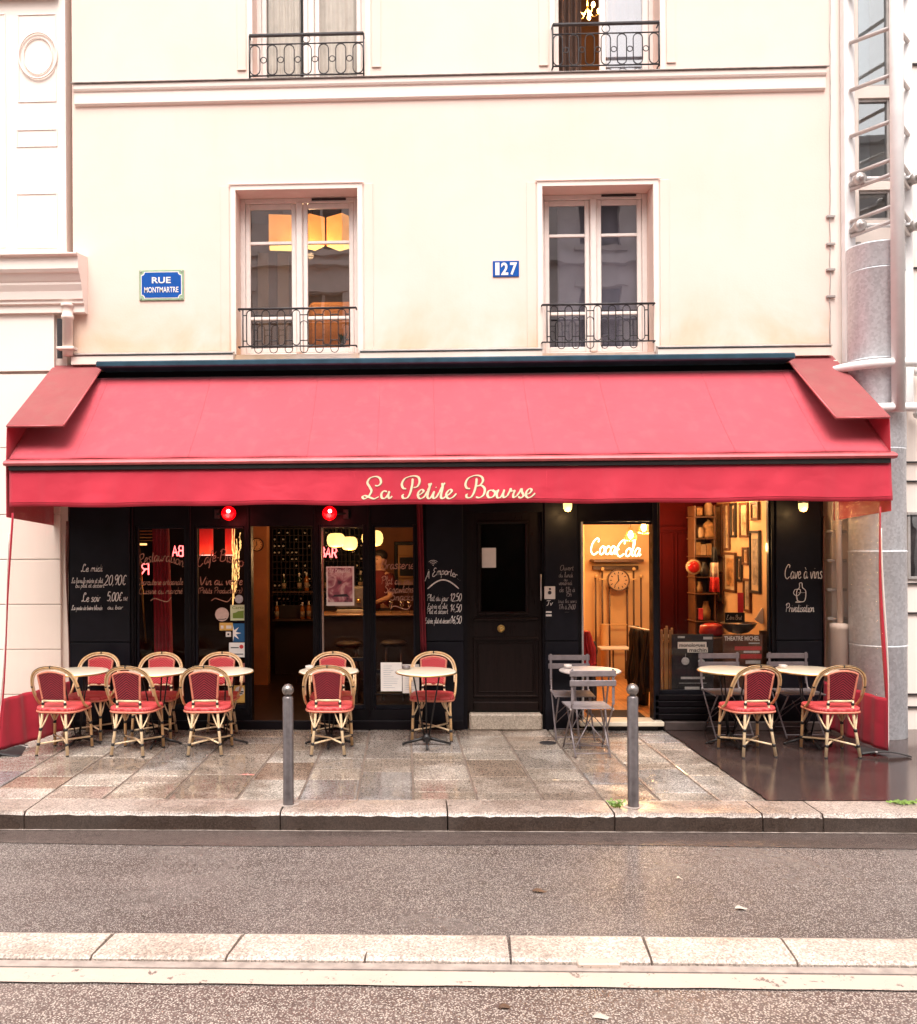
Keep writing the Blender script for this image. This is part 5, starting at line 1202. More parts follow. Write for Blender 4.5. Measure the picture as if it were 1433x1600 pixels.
# red curtains
mat['velvet'] = M('velvet', (.50, .012, .035), .8, var=.25, vs=4, sheen=.3, bmp=.1)
a0, a1 = P(237, 900, .3).x, P(263, 900, .3).x
drape('red_curtain', a0, a1, .25, 2.3, .32, .035, 5, 'velvet', 'dark red velvet curtain hanging in the first shop window', sx=.03, flare=.15)
a0, a1 = P(651, 900, -.06).x, P(660, 900, -.06).x
drape('red_curtain', a0, a1, .80, 2.62, -.055, .012, 2, M('velvet_dark', (.15, .005, .012), .85, var=.3, vs=5), 'narrow red curtain edge beside the takeaway chalk board', sx=.04)
mb = MB(); c_ = P(653, 900, -.0).x; 
# a pole leaning in the first window
q0, q1 = P(217, 850, .5), P(228, 1005, .5); mb = MB(); mb.tube([q0, q1], .012, 8); tag(mb.build('leaning_pole', 'brass'), 'thin brass pole leaning inside the first shop window', 'pole')
# white posts and stools in the bar
mb = MB(); a = rect(501, 506, 930, 1112, .2); mb.bbox(a[0], a[1], .2, .24, .02, a[3] + .8, .004); tag(mb.build('pale_post', 'trim'), 'thin pale post just inside the poster window', 'post')
for i, (p_, yy, lab) in enumerate(((545, 1.7, 'dark bar stool below the poster'), (615, 1.8, 'dark bar stool behind the menu sheets'))):
    q = G(p_, 1085, 0); g = empty('bar_stool', (P(p_, 1000, yy).x, yy, .012), lab, 'stool', 'bar stools'); X = P(p_, 1000, yy).x
    mb = MB(); mb.lathe([(.15, .70), (.17, .715), (.17, .74), (.14, .76)], (X, yy, 0), 20); mb.build('seat', 'bar_dark', g)
    for k in range(4):
        an = R(45 + 90 * k); mb = MB(); mb.tube([(X + .12 * math.cos(an), yy + .12 * math.sin(an), .70), (X + .19 * math.cos(an), yy + .19 * math.sin(an), .012)], .012, 8); mb.build('leg', 'steel', g)
    mb = MB(); mb.tube([(X + .165 * math.cos(R(k * 15)), yy + .165 * math.sin(R(k * 15)), .28) for k in range(24)], .008, 8, closed=True); mb.build('footrest', 'steel', g)

# ================================================================== RIGHT ROOM
mat['orange_wall'] = M('orange_wall', (.74, .44, .20), .75, var=.10, vs=1.5, bmp=.08); mat['red_wall'] = M('red_wall', (.034, .0018, .0018), .9, spec=.05, var=.2, vs=2); mat['oak'] = M('oak', (.45, .22, .08), .4, var=.3, vs=5, stretch=(8, .6, 1), bmp=.08); mat['brown_wood'] = M('brown_wood', (.09, .036, .015), .45, var=.3, vs=7, bmp=.1)
RY = 3.9; rx0 = oX[0] - .30; xw = P(1207, 900, .14).x; FZ = .06
structure('right_room_wall', MB().box(rx0 - .1, 5.4, RY, RY + .1, 0, 2.8), 'orange_wall'); structure('right_room_wall', MB().box(rx0 - .1, rx0, .141, RY, 0, 2.8), 'orange_wall')
structure('right_room_wall', MB().box(xw, xw + .1, .141, 2.0, 0, 2.8), M('tan_wall', (.52, .33, .18), .75, var=.15, vs=2, bmp=.08))
px_part = P(1026, 900, 1.95).x
structure('red_partition', MB().box(px_part, xw - .001, 1.92, 2.0, 0, 2.8), 'red_wall')
structure('right_room_ceiling', MB().box(rx0, 5.4, .141, RY, 2.75, 2.82), 'orange_wall'); structure('right_room_floor', MB().box(rx0, 5.4, .12, RY, 0, FZ), 'oak')
m_, nt, b, out = nodes('doormat'); b.inputs['Base Color'].default_value = (.02, .012, .01, 1); b.inputs['Roughness'].default_value = .95; mat['doormat'] = m_
a = rect(928, 1012, 1117, 1127, .25); mb = MB(); mb.bbox(a[0], a[1], .2, .75, FZ, FZ + .012, .004); tag(mb.build('doormat', 'doormat'), 'dark doormat just inside the right doorway', 'doormat')
# door moulding lines on the red partition
mb = MB(); a = rect(1032, 1084, 826, 1000, 1.92); mould(mb, a[0], a[0] + .17, a[2] - .6, a[3] - .05, 1.92, .015, .01); mould(mb, a[0] + .2, a[1], a[2] - .6, a[3] - .05, 1.92, .015, .01); mb.bbox(a[0] - .03, a[1] + .1, 1.89, 1.919, a[3] - .02, a[3] + .03, .005); tag(mb.build('red_door_panelling', 'red_wall'), 'dark red panelling left of the shelf in the right window', 'panelling')
# coat rack of bentwood and poles on the far wall
cr = empty('coat_rack', (P(967, 1050, 3.7).x, 3.75, FZ), 'tall wooden coat rack with white balls behind the right doorway', 'coat rack'); y = 3.72
zt = PZ(877, y, 965)
mb = MB(); a = rect(925, 1003, 875, 878, y); mb.bbox(a[0], a[1], y - .12, 3.89, a[2], a[3] + .01, .006); mb.bbox(a[0] + .03, a[1] - .03, 3.80, 3.89, a[2] - .12, a[2] - .06, .005); mb.build('shelf', 'brown_wood', cr)
for (p_, pt) in ((930.5, 900), (941, 889), (952, 905), (980, 905), (990, 889), (1001.5, 900)):
    q = P(p_, pt, y); mb = MB(); mb.tube([(q.x, y, FZ), (q.x, y, q.z)], .014, 8); pz2 = mb.build('pole', 'brown_wood', cr)
    mb = MB(); mb.ball((q.x, y - .03, q.z), .028, 12, 8); mb.build('ball', 'orange_cream', pz2)
for (p0, p1, pv) in ((935, 953, 905), (980, 996, 905), (936, 986, 1012), (952, 980, 976)):
    a = rect(p0, p1, pv - 1, pv + 1, y); mb = MB(); mb.bbox(a[0], a[1], y - .02, y + .02, a[2], a[3], .004); mb.build('cross_bar', 'orange_cream', cr)
clock(966, 906.5, .165, 3.66, 'large round wall clock in the middle of the coat rack', 'brown_wood', M('dial_tan', (.42, .24, .13), .6))
a = rect(939, 951, 975, 1052, 3.45); mb = MB(); mb.lathe([(.06, FZ), (.065, FZ + .02), (.06, FZ + .04), (.06, a[3] - .01), (.065, a[3])], ((a[0] + a[1]) / 2, 3.45, 0), 20); tag(mb.build('umbrella_stand', 'orange_wall'), 'orange cylinder umbrella stand below the wall clock', 'umbrella stand')
# small side table
tb = empty('side_table', (P(960, 1050, 3.3).x, 3.2, FZ), 'small narrow console table under the clock', 'table'); a = rect(936, 983, 1011, 1014, 3.2); mb = MB(); mb.bbox(a[0], a[1], 3.05, 3.35, a[2], a[3], .006); mb.build('table_top', 'paper', tb)
for xx in (a[0] + .2, a[1] - .05): mb = MB(); mb.tube([(xx, 3.2, FZ), (xx, 3.2, a[2])], .012, 8); mb.build('leg', 'brown_wood', tb)
# neon script sign, white tubes
ng = empty('white_neon_sign', (P(962, 870, 3.3).x, 3.3, PZ(870, 3.3)), 'bright white neon script sign reading Coca-Cola in the right doorway', 'neon sign')
p0, p1 = P(923, 868, 3.3), P(1001, 868, 3.3)
def neon_line(text, pa, pb, base, cap, yv, r=.009):
    L = pb.x - pa.x; tw = twidth(text); sx = L / tw; x = 0
    for c in text:
        adv, sts = glyph(c)
        for st in sts:
            q = smooth([Vector((a_, b_, 0)) for a_, b_ in st], 4); mb = MB(); mb.tube([(pa.x + (x + v_.x + .18 * v_.y) * sx, yv, base + v_.y / 1.9 * cap) for v_ in q], r, 8); mb.build('tube', 'neon_white', ng)
        x += adv
neon_line('Coca-', P(922, 868, 3.3), P(968, 868, 3.3), PZ(866, 3.3, 940), .22, 3.3); neon_line('Cola', P(962, 868, 3.3), P(1000, 868, 3.3), PZ(869, 3.3, 980), .22, 3.28)
light('neon_light', P(962, 852, 3.05), 14, (1, .66, .32), .15, ng)
# caged pendants
for (px, py, yy, lab) in ((985.5, 835, 1.6, 'lower left caged pendant bulb in the right doorway'), (1006, 823, 1.2, 'upper right caged pendant bulb in the right doorway')):
    q = P(px, py, yy); g = empty('cage_lamp', (q.x, yy, q.z - .08), lab, 'lamp', 'caged pendant bulbs'); mb = MB(); mb.lathe([(.008, -.055), (.026, -.04), (.034, -.005), (.022, .03), (.012, .045)], (q.x, yy, q.z), 14); mb.build('bulb', 'bulb_warm', g)
    mb = MB(); nS = 6; prof = [(.018, .085), (.045, .02), (.082, -.045), (.055, -.085)]
    for k in range(nS):
        an = 2 * math.pi * k / nS; mb.tube([(q.x + r_ * math.cos(an), yy + r_ * math.sin(an), q.z + h_) for r_, h_ in prof], .003, 5)
    for (r_, h_) in prof: mb.tube([(q.x + r_ * math.cos(2 * math.pi * k / nS), yy + r_ * math.sin(2 * math.pi * k / nS), q.z + h_) for k in range(nS)], .003, 5, closed=True)
    mb.build('cage', 'brass', g); mb = MB(); mb.tube([(q.x, yy, q.z + .085), (q.x, yy, 2.75)], .004, 6); mb.build('cable', 'black', g)
    light('cage_light', (q.x, yy, q.z - .12), 26, (1, .60, .26), .06, g)
# black coats on the right, red scarf and coat on the left
mat['coat_black'] = M('coat_black', (.016, .010, .010), .8, var=.4, vs=7, bmp=.3, bs=20); mat['scarf_red'] = M('scarf_red', (.40, .012, .014), .8, var=.3, vs=7, bmp=.3, bs=20)
def coat(name, px0, px1, py0, py1, y, m, lab, seed, dep=.16):
    a = rect(px0, px1, py0, py1, y); rnd = random.Random(seed); w = (a[1] - a[0]) / 2; c_ = (a[0] + a[1]) / 2; ph = rnd.uniform(0, 6); mb = MB(); N_ = 72; Mv = 26; vs = []; fs = []
    for j in range(Mv + 1):
        v_ = j / Mv; z = a[3] + (a[2] - a[3]) * v_; sh_ = min(1, .62 + 2.6 * v_) * (1 + .12 * math.sin(v_ * 9 + ph))
        for i in range(N_):
            an = 2 * math.pi * i / N_; rr = 1 + .22 * math.sin(7 * an + ph + v_ * 2.5) * (.4 + .6 * v_) + .13 * math.sin(13 * an + 4 * v_ + ph)
            vs.append((c_ + w * sh_ * rr * math.cos(an) * .92 + .02 * math.sin(v_ * 5 + ph), y + dep * .5 * sh_ * rr * math.sin(an), z + (.05 * math.sin(3 * an + ph) if j == Mv else 0)))
    for j in range(Mv):
        for i in range(N_): fs.append((j * N_ + i, j * N_ + (i + 1) % N_, (j + 1) * N_ + (i + 1) % N_, (j + 1) * N_ + i))
    fs.append(tuple(range(N_ - 1, -1, -1))); fs.append(tuple(Mv * N_ + i for i in range(N_))); mb.add(vs, fs, True); return mb.build(name, m) if lab is None else tag(mb.build(name, m), lab, 'coat')
coat('hanging_coat', 982, 999, 978, 1068, 1.4, 'coat_black', 'black coat hanging nearest the clock in the right doorway', 1)
coat('hanging_coat', 991, 1012, 983, 1096, 1.1, 'coat_black', 'longest black coat hanging in the middle of the right doorway rail', 2)
coat('hanging_coat', 1004, 1019, 985, 1078, .9, 'coat_black', 'black coat hanging against the navy door post', 3)
mb = MB(); q0, q1 = P(1000, 988, 1.2), P(1030, 984, .9); mb.tube([P(983, 979, 1.4), P(1018, 986, .9)], .014, 8); tag(mb.build('coat_rail', 'zinc'), 'short metal rail carrying the black coats', 'rail')
cs = coat('seated_coat', 907, 930, 1002, 1096, .55, 'coat_black', 'dark coat draped below a red scarf at the left of the right doorway', 4, .3)
sc_ = coat('red_scarf', 905, 928, 986, 1040, .42, 'scarf_red', 'red scarf thrown over the dark coat left in the right doorway', 5, .26); sc_['category'] = 'scarf'
# yellow lit strip of wall at the left jamb, built as an added panel
mb = MB(); a = rect(911, 921, 816, 1050, 1.9); mb.bbox(a[0] - .02, a[0] + .02, 1.9, 2.9, FZ + .02, a[3] + .3, .005); tag(mb.build('open_door_leaf', 'orange_wall'), 'pale wooden door leaf swung open at the left of the right doorway', 'door')  # added panel for the lit wall strip, not a door leaf
# tower of shelves with objects, in the right window
shx = empty('shelf_tower', (P(1104, 1000, 1.7).x, 1.7, FZ), 'dark shelf tower packed with knick knacks in the right window', 'shelf'); a = rect(1086, 1119, 790, 1085, 1.6)
mb = MB(); mb.bbox(a[0], a[0] + .02, 1.6, 1.88, FZ, a[3], .003); mb.bbox(a[1] - .02, a[1], 1.6, 1.88, FZ, a[3], .003); mb.build('side_panel', 'brown_wood', shx); mb = MB(); mb.box(a[0] + .02, a[1] - .02, 1.87, 1.88, FZ, a[3]); mb.build('back_panel', 'brown_wood', shx)
lev = [807, 841, 869, 901, 927, 970]
for v_ in lev: z = PZ(v_, 1.6, 1100); mb = MB(); mb.bbox(a[0] - .02, a[1] - .001, 1.54, 1.87, z - .014, z, .003); mb.build('shelf_board', 'brown_wood', shx)
mat['straw'] = M('straw', (.24, .13, .05), .8, var=.3, vs=20, bmp=.3); mat['plaster'] = M('plaster', (.30, .20, .12), .7, var=.2, vs=12)
def lathed(name, px, pv, prof, y, m, lab, cat, seg=18):
    q = P(px, pv, y); mb = MB(); mb.lathe(prof, (q.x, y, q.z), seg); return tag(mb.build(name, m), lab, cat)
lathed('stone_jar', 1107, 806, [(.045, 0), (.05, .02), (.05, .13), (.035, .16), (.03, .19)], 1.68, 'plaster', 'pale jar on the top shelf of the tower in the right window', 'jar')
lathed('straw_figure', 1107, 840, [(.085, 0), (.08, .03), (.062, .10), (.07, .14), (.055, .18), (.02, .205), (.006, .23)], 1.66, 'straw', 'straw beehive shaped figure on the second shelf in the right window', 'figure')
lathed('glass_jar', 1095, 840, [(.03, 0), (.035, .02), (.035, .1), (.02, .13)], 1.62, 'plaster', 'small pale jar beside the straw figure', 'jar')
for i, (p_, w_, h_, mm, lab) in enumerate(((1090, .03, .17, 'straw', 'tall amber tin on the third shelf in the right window'), (1098, .035, .14, 'plaster', 'pale tin between two others on the third shelf'), (1107, .03, .15, 'straw', 'rightmost tin on the third shelf in the right window'))):
    q = P(p_, 868, 1.64); mb = MB(); mb.bbox(q.x - w_, q.x + w_, 1.6, 1.68, q.z, q.z + h_, .006); tag(mb.build('tea_tin', mm), lab, 'tin')
q = P(1084, 886, 1.5); g = empty('wall_lantern', (q.x, 1.5, q.z - .1), 'round red lens lamp sticking out of the shelf tower', 'lamp'); mb = MB(); mb.lathe([(.05, .06), (.085, .04), (.095, 0), (.088, -.01)], (q.x, 1.5, q.z), 24, 'y'); mb.build('rim', 'plaster', g); mb = MB(); mb.ball((q.x, 1.5, q.z), .075, 18, 10, (1, .5, 1)); mb.build('lens', M('red_lens', (.35, .01, .01), .1), g)
lathed('dark_jug', 1101, 900, [(.04, 0), (.06, .05), (.05, .1), (.025, .14), (.03, .17)], 1.6, 'black', 'dark round jug beside the red lens lamp', 'jug'); lathed('lower_vase', 1103, 968, [(.05, 0), (.06, .1), (.03, .2), (.035, .23)], 1.64, 'straw', 'straw coloured vase low in the shelf tower', 'vase')
lathed('wine_carafe', 1093, 926, [(.035, 0), (.04, .06), (.02, .11), (.025, .14)], 1.62, 'straw', 'small amber carafe above the straw vase', 'carafe')
for i, (p_, v_, w_, h_, mm, lab) in enumerate(((1092, 806, .035, .10, 'straw', 'small box left of the jar on the top shelf of the tower'), (1112, 900, .03, .09, 'straw', 'little tan box behind the flag in the shelf tower'), (1094, 968, .03, .14, 'velvet', 'dark red box beside the straw coloured vase'), (1111, 1000, .05, .12, 'plaster', 'pale box on the lowest visible shelf of the tower'))):
    q = P(p_, v_, 1.64); mb = MB(); mb.bbox(q.x - w_, q.x + w_, 1.6, 1.7, q.z, q.z + h_, .006); tag(mb.build('small_box', mm), lab, 'box')
# hanging flag of three cloth bands
fl_ = empty('hanging_flag', P(1119, 925, 1.2), 'blue white and red flag hanging folded in the right window', 'flag'); 
for (t_, b_, w0, w1, mm) in ((855, 879, 3, 6, M('flag_blue', (.03, .03, .035), .8)), (879, 902, 6.2, 7.4, M('flag_white', (.75, .62, .5), .8)), (902, 925, 7.4, 8.4, M('flag_red', (.60, .03, .03), .8))):
    zt_, zb_ = PZ(t_, 1.2, 1119), PZ(b_, 1.2, 1119); xc = P(1117, 890, 1.2).x; s_ = 1 / 129; mb = MB()
    mb.sheet(lambda u, v: Vector((xc + ((w0 + (w1 - w0) * v) * s_) * (2 * u - 1), 1.2 + .025 * math.sin(u * 14), zt_ + (zb_ - zt_) * v)), 16, 3, (0, .004, 0)); mb.build('cloth_band', mm, fl_)
# framed pictures on the side wall
mat['mount'] = M('mount', (.40, .30, .20), .6); pics = [M('pic%d' % i, c_, .35, var=.75, vs=14) for i, c_ in enumerate(((.30, .16, .07), (.07, .04, .025), (.24, .21, .18), (.36, .26, .16)))]
frs = [(1119, 1130, 788, 870, 0, 'tall narrow picture frame at the far end of the right wall'), (1134, 1142, 786, 860, 3, 'slim tall picture frame second from the far end at the top'), (1144, 1152, 786, 840, 1, 'dark picture with black mount high on the right wall'), (1158, 1171, 785, 840, 3, 'printed poster frame high in the middle of the right wall'), (1176, 1188, 784, 813, 3, 'small square frame at the top near corner of the right wall'),
       (1174, 1190, 829, 927, 2, 'largest dark framed picture nearest the street on the right wall'), (1133, 1152, 863, 925, 0, 'brown framed print beside the hanging flag'), (1153.5, 1161.5, 869, 909, 1, 'small dark frame right of the brown print'), (1162.5, 1172, 855, 883, 0, 'small pale frame above a dark one on the right wall'), (1124, 1132, 893, 942, 1, 'low narrow frame just right of the hanging flag'), (1164, 1175, 904, 956, 2, 'silver framed picture below the small pale frame')]
for i, (a_, b_, c_, d_, k, lab) in enumerate(frs):
    ya, yb_ = S(a_, (c_ + d_) / 2, xw).y, S(b_, (c_ + d_) / 2, xw).y; ym_ = (ya + yb_) / 2; z1_, z0_ = S((a_ + b_) / 2, c_, xw).z, S((a_ + b_) / 2, d_, xw).z; yn, yf_ = min(ya, yb_), max(ya, yb_)
    g = empty('picture_frame', (xw, ym_, z0_), lab, 'picture', 'framed pictures on the right wall'); w_ = min(.03, (yf_ - yn) * .2, (z1_ - z0_) * .2)
    mb = MB(); X = xw
    mb.bbox(X - .03, X - .001, yn, yf_, z0_, z0_ + w_, .004); mb.bbox(X - .03, X - .001, yn, yf_, z1_ - w_, z1_, .004); mb.bbox(X - .03, X - .0015, yn, yn + w_, z0_ + w_, z1_ - w_, .004); mb.bbox(X - .03, X - .0015, yf_ - w_, yf_, z0_ + w_, z1_ - w_, .004); mb.build('frame', 'black' if i in (2, 5, 7) else 'brown_wood', g)
    mb = MB(); mb.box(X - .012, X - .001, yn + w_, yf_ - w_, z0_ + w_, z1_ - w_); mb.build('mount', 'mount', g); dy, dz = (yf_ - yn) * .14, (z1_ - z0_) * .09
    mb = MB(); mb.box(X - .015, X - .0125, yn + w_ + dy, yf_ - w_ - dy, z0_ + w_ + dz, z1_ - w_ - dz); mb.build('picture', pics[k], g)
# wall sconce at the near end
q = S(1202.5, 855, xw - .03); g = empty('wall_sconce', (xw, q.y, q.z - .15), 'lit brass wall sconce at the street end of the right wall', 'lamp'); mb = MB(); mb.bbox(xw - .015, xw - .001, q.y - .03, q.y + .03, q.z - .30, q.z + .30, .006); mb.build('back_plate', 'brass', g); mb = MB(); mb.ball((xw - .045, q.y, q.z), .03, 12, 8, (.8, 1, 2.4)); mb.build('bulb', EMIT('sconce', (1, .55, .2), 3), g); light('sconce_light', (xw - .12, q.y, q.z), 3, (1, .6, .28), .05, g)
q = P(1085, 800, 1.0); g = empty('ceiling_lamp', (q.x, 1.0, 2.6), 'warm ceiling lamp over the right window display', 'lamp'); mb = MB(); mb.lathe([(.09, 0), (.12, .04), (.12, .10)], (q.x, 1.0, 2.64), 24); mb.build('shade', 'strip_glow', g); light('display_light', (q.x + .25, .85, 2.5), 13, (1, .60, .27), .05, g)
# things in the window display: posters, scale, red bag, crate
def tilted(name, px0, px1, py0, py1, y, m, lab, cat):
    a = rect(px0, px1, py0, py1, y); g = empty(name, ((a[0] + a[1]) / 2, y, a[2]), lab, cat); mb = MB(); mb.bbox(a[0], a[1], y, y + .012, a[2], a[3], .003); mb.build('sheet', m, g); return g, a
mat['poster_navy'] = M('poster_navy', (.008, .008, .013), .6, var=.3, vs=3); mat['poster_white'] = M('poster_white', (.74, .70, .66), .5, var=.03); mat['poster_red'] = M('poster_red', (.48, .05, .05), .5, var=.1); mat['poster_brown'] = M('poster_brown', (.10, .045, .03), .4, var=.7, vs=5)
pg, a = tilted('theatre_poster', 1050, 1115, 991, 1083, .0640, 'poster_navy', 'navy theatre poster reading monologues machin low in the right window', 'poster')
ypp = .0632
t = MB()
for (p0, p1, v0, v1) in ((1059, 1104, 1003, 1013.5), (1074, 1106, 1011.5, 1019.5)):
    r_ = rect(p0, p1, v0, v1, ypp); t.box(r_[0], r_[1], ypp - (.002 if p0 == 1059 else .0025), ypp, r_[2], r_[3])
t.build('title_band', 'enamel_white', pg)
r1, r2 = rect(1061.5, 1101.5, 1005, 1012.5, ypp), rect(1077, 1104, 1012.5, 1018.5, ypp)
join(block('monologues', width=r1[1] - r1[0], height=r1[3] - r1[2], c=((r1[0] + r1[1]) / 2, ypp - .003, (r1[2] + r1[3]) / 2), bold=.02, ext=.001), block('machin', width=r2[1] - r2[0], height=r2[3] - r2[2], c=((r2[0] + r2[1]) / 2, ypp - .003, (r2[2] + r2[3]) / 2), bold=.02, ext=.001)).build('title', 'ink', pg)
t = MB(); q = P(1071, 1033, ypp); t.ball((q.x, ypp, q.z), .042, 16, 10, (1, .05, 1)); t.tube([(q.x, ypp - .001, q.z + .04), (q.x + .005, ypp - .001, q.z + .08)], .003, 5); q = P(1096, 1033, ypp); t.ball((q.x, ypp, q.z), .036, 16, 10, (1, .05, .6))
for (p0, p1, v0, v1) in ((1064, 1101, 1057.5, 1061), (1070, 1093, 1073, 1078), (1051, 1114, 1080, 1081.5), (1061, 1104, 1067, 1067.6), (1059, 1070, 994, 997), (1099, 1113, 995, 999)):
    r_ = rect(p0, p1, v0, v1, ypp); t.box(r_[0], r_[1], ypp - .002, ypp, r_[2], r_[3])
t.build('print', 'st_grey', pg)
pg, a = tilted('theatre_poster', 1130, 1192, 992, 1084, .0640, 'poster_brown', 'dark theatre poster reading THEATRE MICHEL behind the bowl', 'poster')
r_ = rect(1132, 1187, 994, 1001, ypp); block('THEATRE MICHEL', width=r_[1] - r_[0], height=r_[3] - r_[2], c=((r_[0] + r_[1]) / 2, ypp - .001, (r_[2] + r_[3]) / 2), bold=.02, ext=.001).build('title', 'poster_white', pg)
t = MB(); t2 = MB()
for (p0, p1, v0, v1, w_) in ((1148, 1190, 1010, 1016, 0), (1157, 1190, 1022, 1029, 0), (1170, 1187, 1004, 1006, 1), (1162, 1187, 1017, 1020, 1), (1165, 1188, 1032, 1037, 1), (1132, 1150, 1081, 1082.5, 1)):
    r_ = rect(p0, p1, v0, v1, ypp); (t2 if w_ else t).box(r_[0], r_[1], ypp - .002, ypp, r_[2], r_[3])
t.build('red_bar', 'poster_red', pg); t2.build('print', 'st_grey', pg)
bw_ = empty('bowl_stand', P(1152, 1040, .35), 'grey metal bowl on a white tapering pillar in the right window', 'scale'); y = .32; q = P(1154, 973, y); s_ = 1400 / (y + D)
mb = MB(); mb.lathe([(.035, -.12), (.10, -.105), (.165, -.05), (.19, -.005), (.195, .0), (.185, -.005), (.15, -.05), (.03, -.08)], (q.x, y, q.z), 36); mb.build('bowl', M('bowl_metal', (.22, .20, .18), .28, .8, var=.3), bw_)
mb = MB(); a0, a1 = P(1146, 992, y), P(1160, 1040, y); mb.tube([(a0.x, y - .06, a0.z), (a1.x, y - .06, a1.z)], [.048, .022], 16); mb.build('pillar', 'enamel_white', bw_)
bd = tilted('counter_slate', 1133, 1164, 957, 973, .45, 'board', 'small black slate reading Extra Brut standing behind the bowl', 'board')[0]; t = MB(); hand(t, 'Extra Brut', 1135, 968, 24, .449, 7, .005); t.build('lettering', 'chalk', bd)
tilted('tall_box', 1153, 1162, 926, 972, .5, 'velvet', 'tall narrow dark red box behind the slate', 'box')
mn = tilted('leaning_menu', 1178, 1192, 950, 972, .4, 'paper', 'small printed menu leaning at the right of the bowl', 'menu')[0]
for ch_ in kids(mn): ch_.rotation_euler = (0, R(32), 0)
mb = MB(); q = P(1112, 992, .5); mb.add([], []); mb.lathe([(.12, 0), (.135, .03), (.125, .10), (.07, .128), (.03, .13)], (q.x, .5, q.z - .0), 24); tag(mb.build('red_pot', M('red_pot', (.45, .008, .008), .35, var=.2)), 'shiny red round pot between the two theatre posters', 'pot')
mb = MB(); mb.bbox(P(1040, 1000, .4).x, xw - .02, .30, .65, .30, PZ(993, .3, 1120) - .02, .01); tag(mb.build('display_table', 'brown_wood'), 'brown display table behind the theatre posters', 'table')
cr_ = empty('wooden_crate', P(1039, 1083, .2), 'slatted orange wood crate at the left of the right window', 'crate')
for k in range(5):
    a = rect(1033 + k * 4, 1036.2 + k * 4, 984, 1080, .16 + .03 * (k % 2)); mb = MB(); mb.bbox(a[0], a[1], .16, .18, a[2], a[3] + .02 * (k % 3), .003); mb.build('slat', 'oak', cr_)
a = rect(1032, 1053, 1000, 1004, .2); mb = MB(); mb.bbox(a[0], a[1], .181, .20, a[2], a[3], .003); mb.build('cross_slat', 'oak', cr_)
mb = MB(); mb.box(P(1186, 1040, .3).x, xw - .01, .25, .29, .4, PZ(985, .3, 1190)); tag(mb.build('display_board', 'brown_wood'), 'dark wood board at the near right corner of the display', 'board')

# ================================================================== LAMPS UNDER THE AWNING
mat['ball_red'] = EMIT('ball_red', (.85, .015, .04), 1.5, .3); mat['ball_core'] = EMIT('ball_core', (1, .5, .45), 6)
for (px, side, lab) in ((357.5, -1, 'left glowing red ball lamp under the awning'), (515, 1, 'right glowing red ball lamp under the awning')):
    y = -.2; q = P(px, 802, y); g = empty('red_ball_lamp', (q.x, y, q.z - .085), lab, 'lamp', 'red ball lamps')
    mb = MB(); mb.ball((q.x, y, q.z), .082, 24, 16); mb.build('globe', GLASS('red_globe%d' % px, .10, (1, .05, .08)), g)
    mb = MB(); mb.ball((q.x, y, q.z), .076, 24, 16); mb.build('glow', 'ball_red', g)
    mb = MB(); mb.ball((q.x + .01, y - .066, q.z + .018), .022, 12, 8); mb.build('bulb', 'ball_core', g)
    mb = MB(); mb.tube([(q.x, -.03, q.z + .02), (q.x, y + .07, q.z)], .02, 10); mb.bbox(q.x + side * .16 - .03, q.x + side * .16 + .03, -.06, -.001, q.z - .05, q.z + .05, .006); mb.tube([(q.x + side * .16, -.05, q.z), (q.x, -.1, q.z)], .012, 8); mb.build('bracket', 'black', g)
    light('ball_light', (q.x, y - .12, q.z - .05), 2.5, (1, .1, .1), .08, g)
for (px, lab) in ((887, 'warm bulb lamp under the awning left of the right doorway'), (1255, 'warm bulb lamp under the awning above the cellar chalk board')):
    y = -.25; q = P(px, 791, y); g = empty('amber_lamp', (q.x, y, q.z - .05), lab, 'lamp', 'amber lamps under the awning'); mb = MB(); mb.lathe([(.004, -.058), (.03, -.05), (.044, -.02), (.046, .03)], (q.x, y, q.z), 18); mb.build('bulb', EMIT('amber%d' % px, (1, .60, .18), 1.6, .3), g)
    mb = MB(); mb.lathe([(.048, .03), (.05, .06), (.02, .09)], (q.x, y, q.z), 16); mb.tube([(q.x, y, q.z + .09), (q.x, -.03, q.z + .2)], .01, 8); mb.build('fitting', 'black', g)
    light('amber_light', (q.x, y - .06, q.z - .08), 2.5, (1, .6, .25), .05, g)
# ================================================================== AWNING
YF = -1.18
ax0, ax1 = -3.93, P(1396, 714, YF).x; zb_l, zb_r = PZ(719, YF, 20), PZ(713, YF, 1390); ZBAR = (zb_l + zb_r) / 2
ZV0 = (PZ(789, YF, 100) + PZ(786, YF, 1300)) / 2; ZTOP = 3.93
aw = empty('awning', (0, -.6, 2.3), 'wide red fabric awning with cream script name and raised end hoods', 'awning')
mb = MB(); hl, hr = P(160, 566, -.15).x, P(1231, 555, -.15).x
mb.bbox(hl - .02, hr + .02, -.30, -.001, ZTOP - .045, ZTOP + .02, .012); mb.build('cassette', 'awning_case', aw)
mb = MB(); nx = 160
def roof(u, v):
    x = ax0 + .02 + (ax1 - ax0 - .04) * u; y = -.14 + (YF + .02 + .14) * v; z = 3.80 + (ZBAR + .03 - 3.80) * v
    z -= .035 * math.sin(math.pi * v); s_ = (u * 9.5) % 1.0; z += .004 * math.sin(u * 60 + v * 2) * v + .006 * math.sin(u * 13.7) * math.sin(v * 3)
    return Vector((x, y, z))
mb.sheet(roof, nx, 24, (0, .004, -.004)); mb.build('canopy', 'awning', aw)
for u in (.075, .208, .345, .425, .492, .605, .70, .83, .93):
    mb = MB(); pts = [roof(u, v / 20) + Vector((0, -.001, .0005)) for v in range(21)]; mb.tube(pts, .0011, 5, flat=3); mb.build('seam', 'awning', aw)
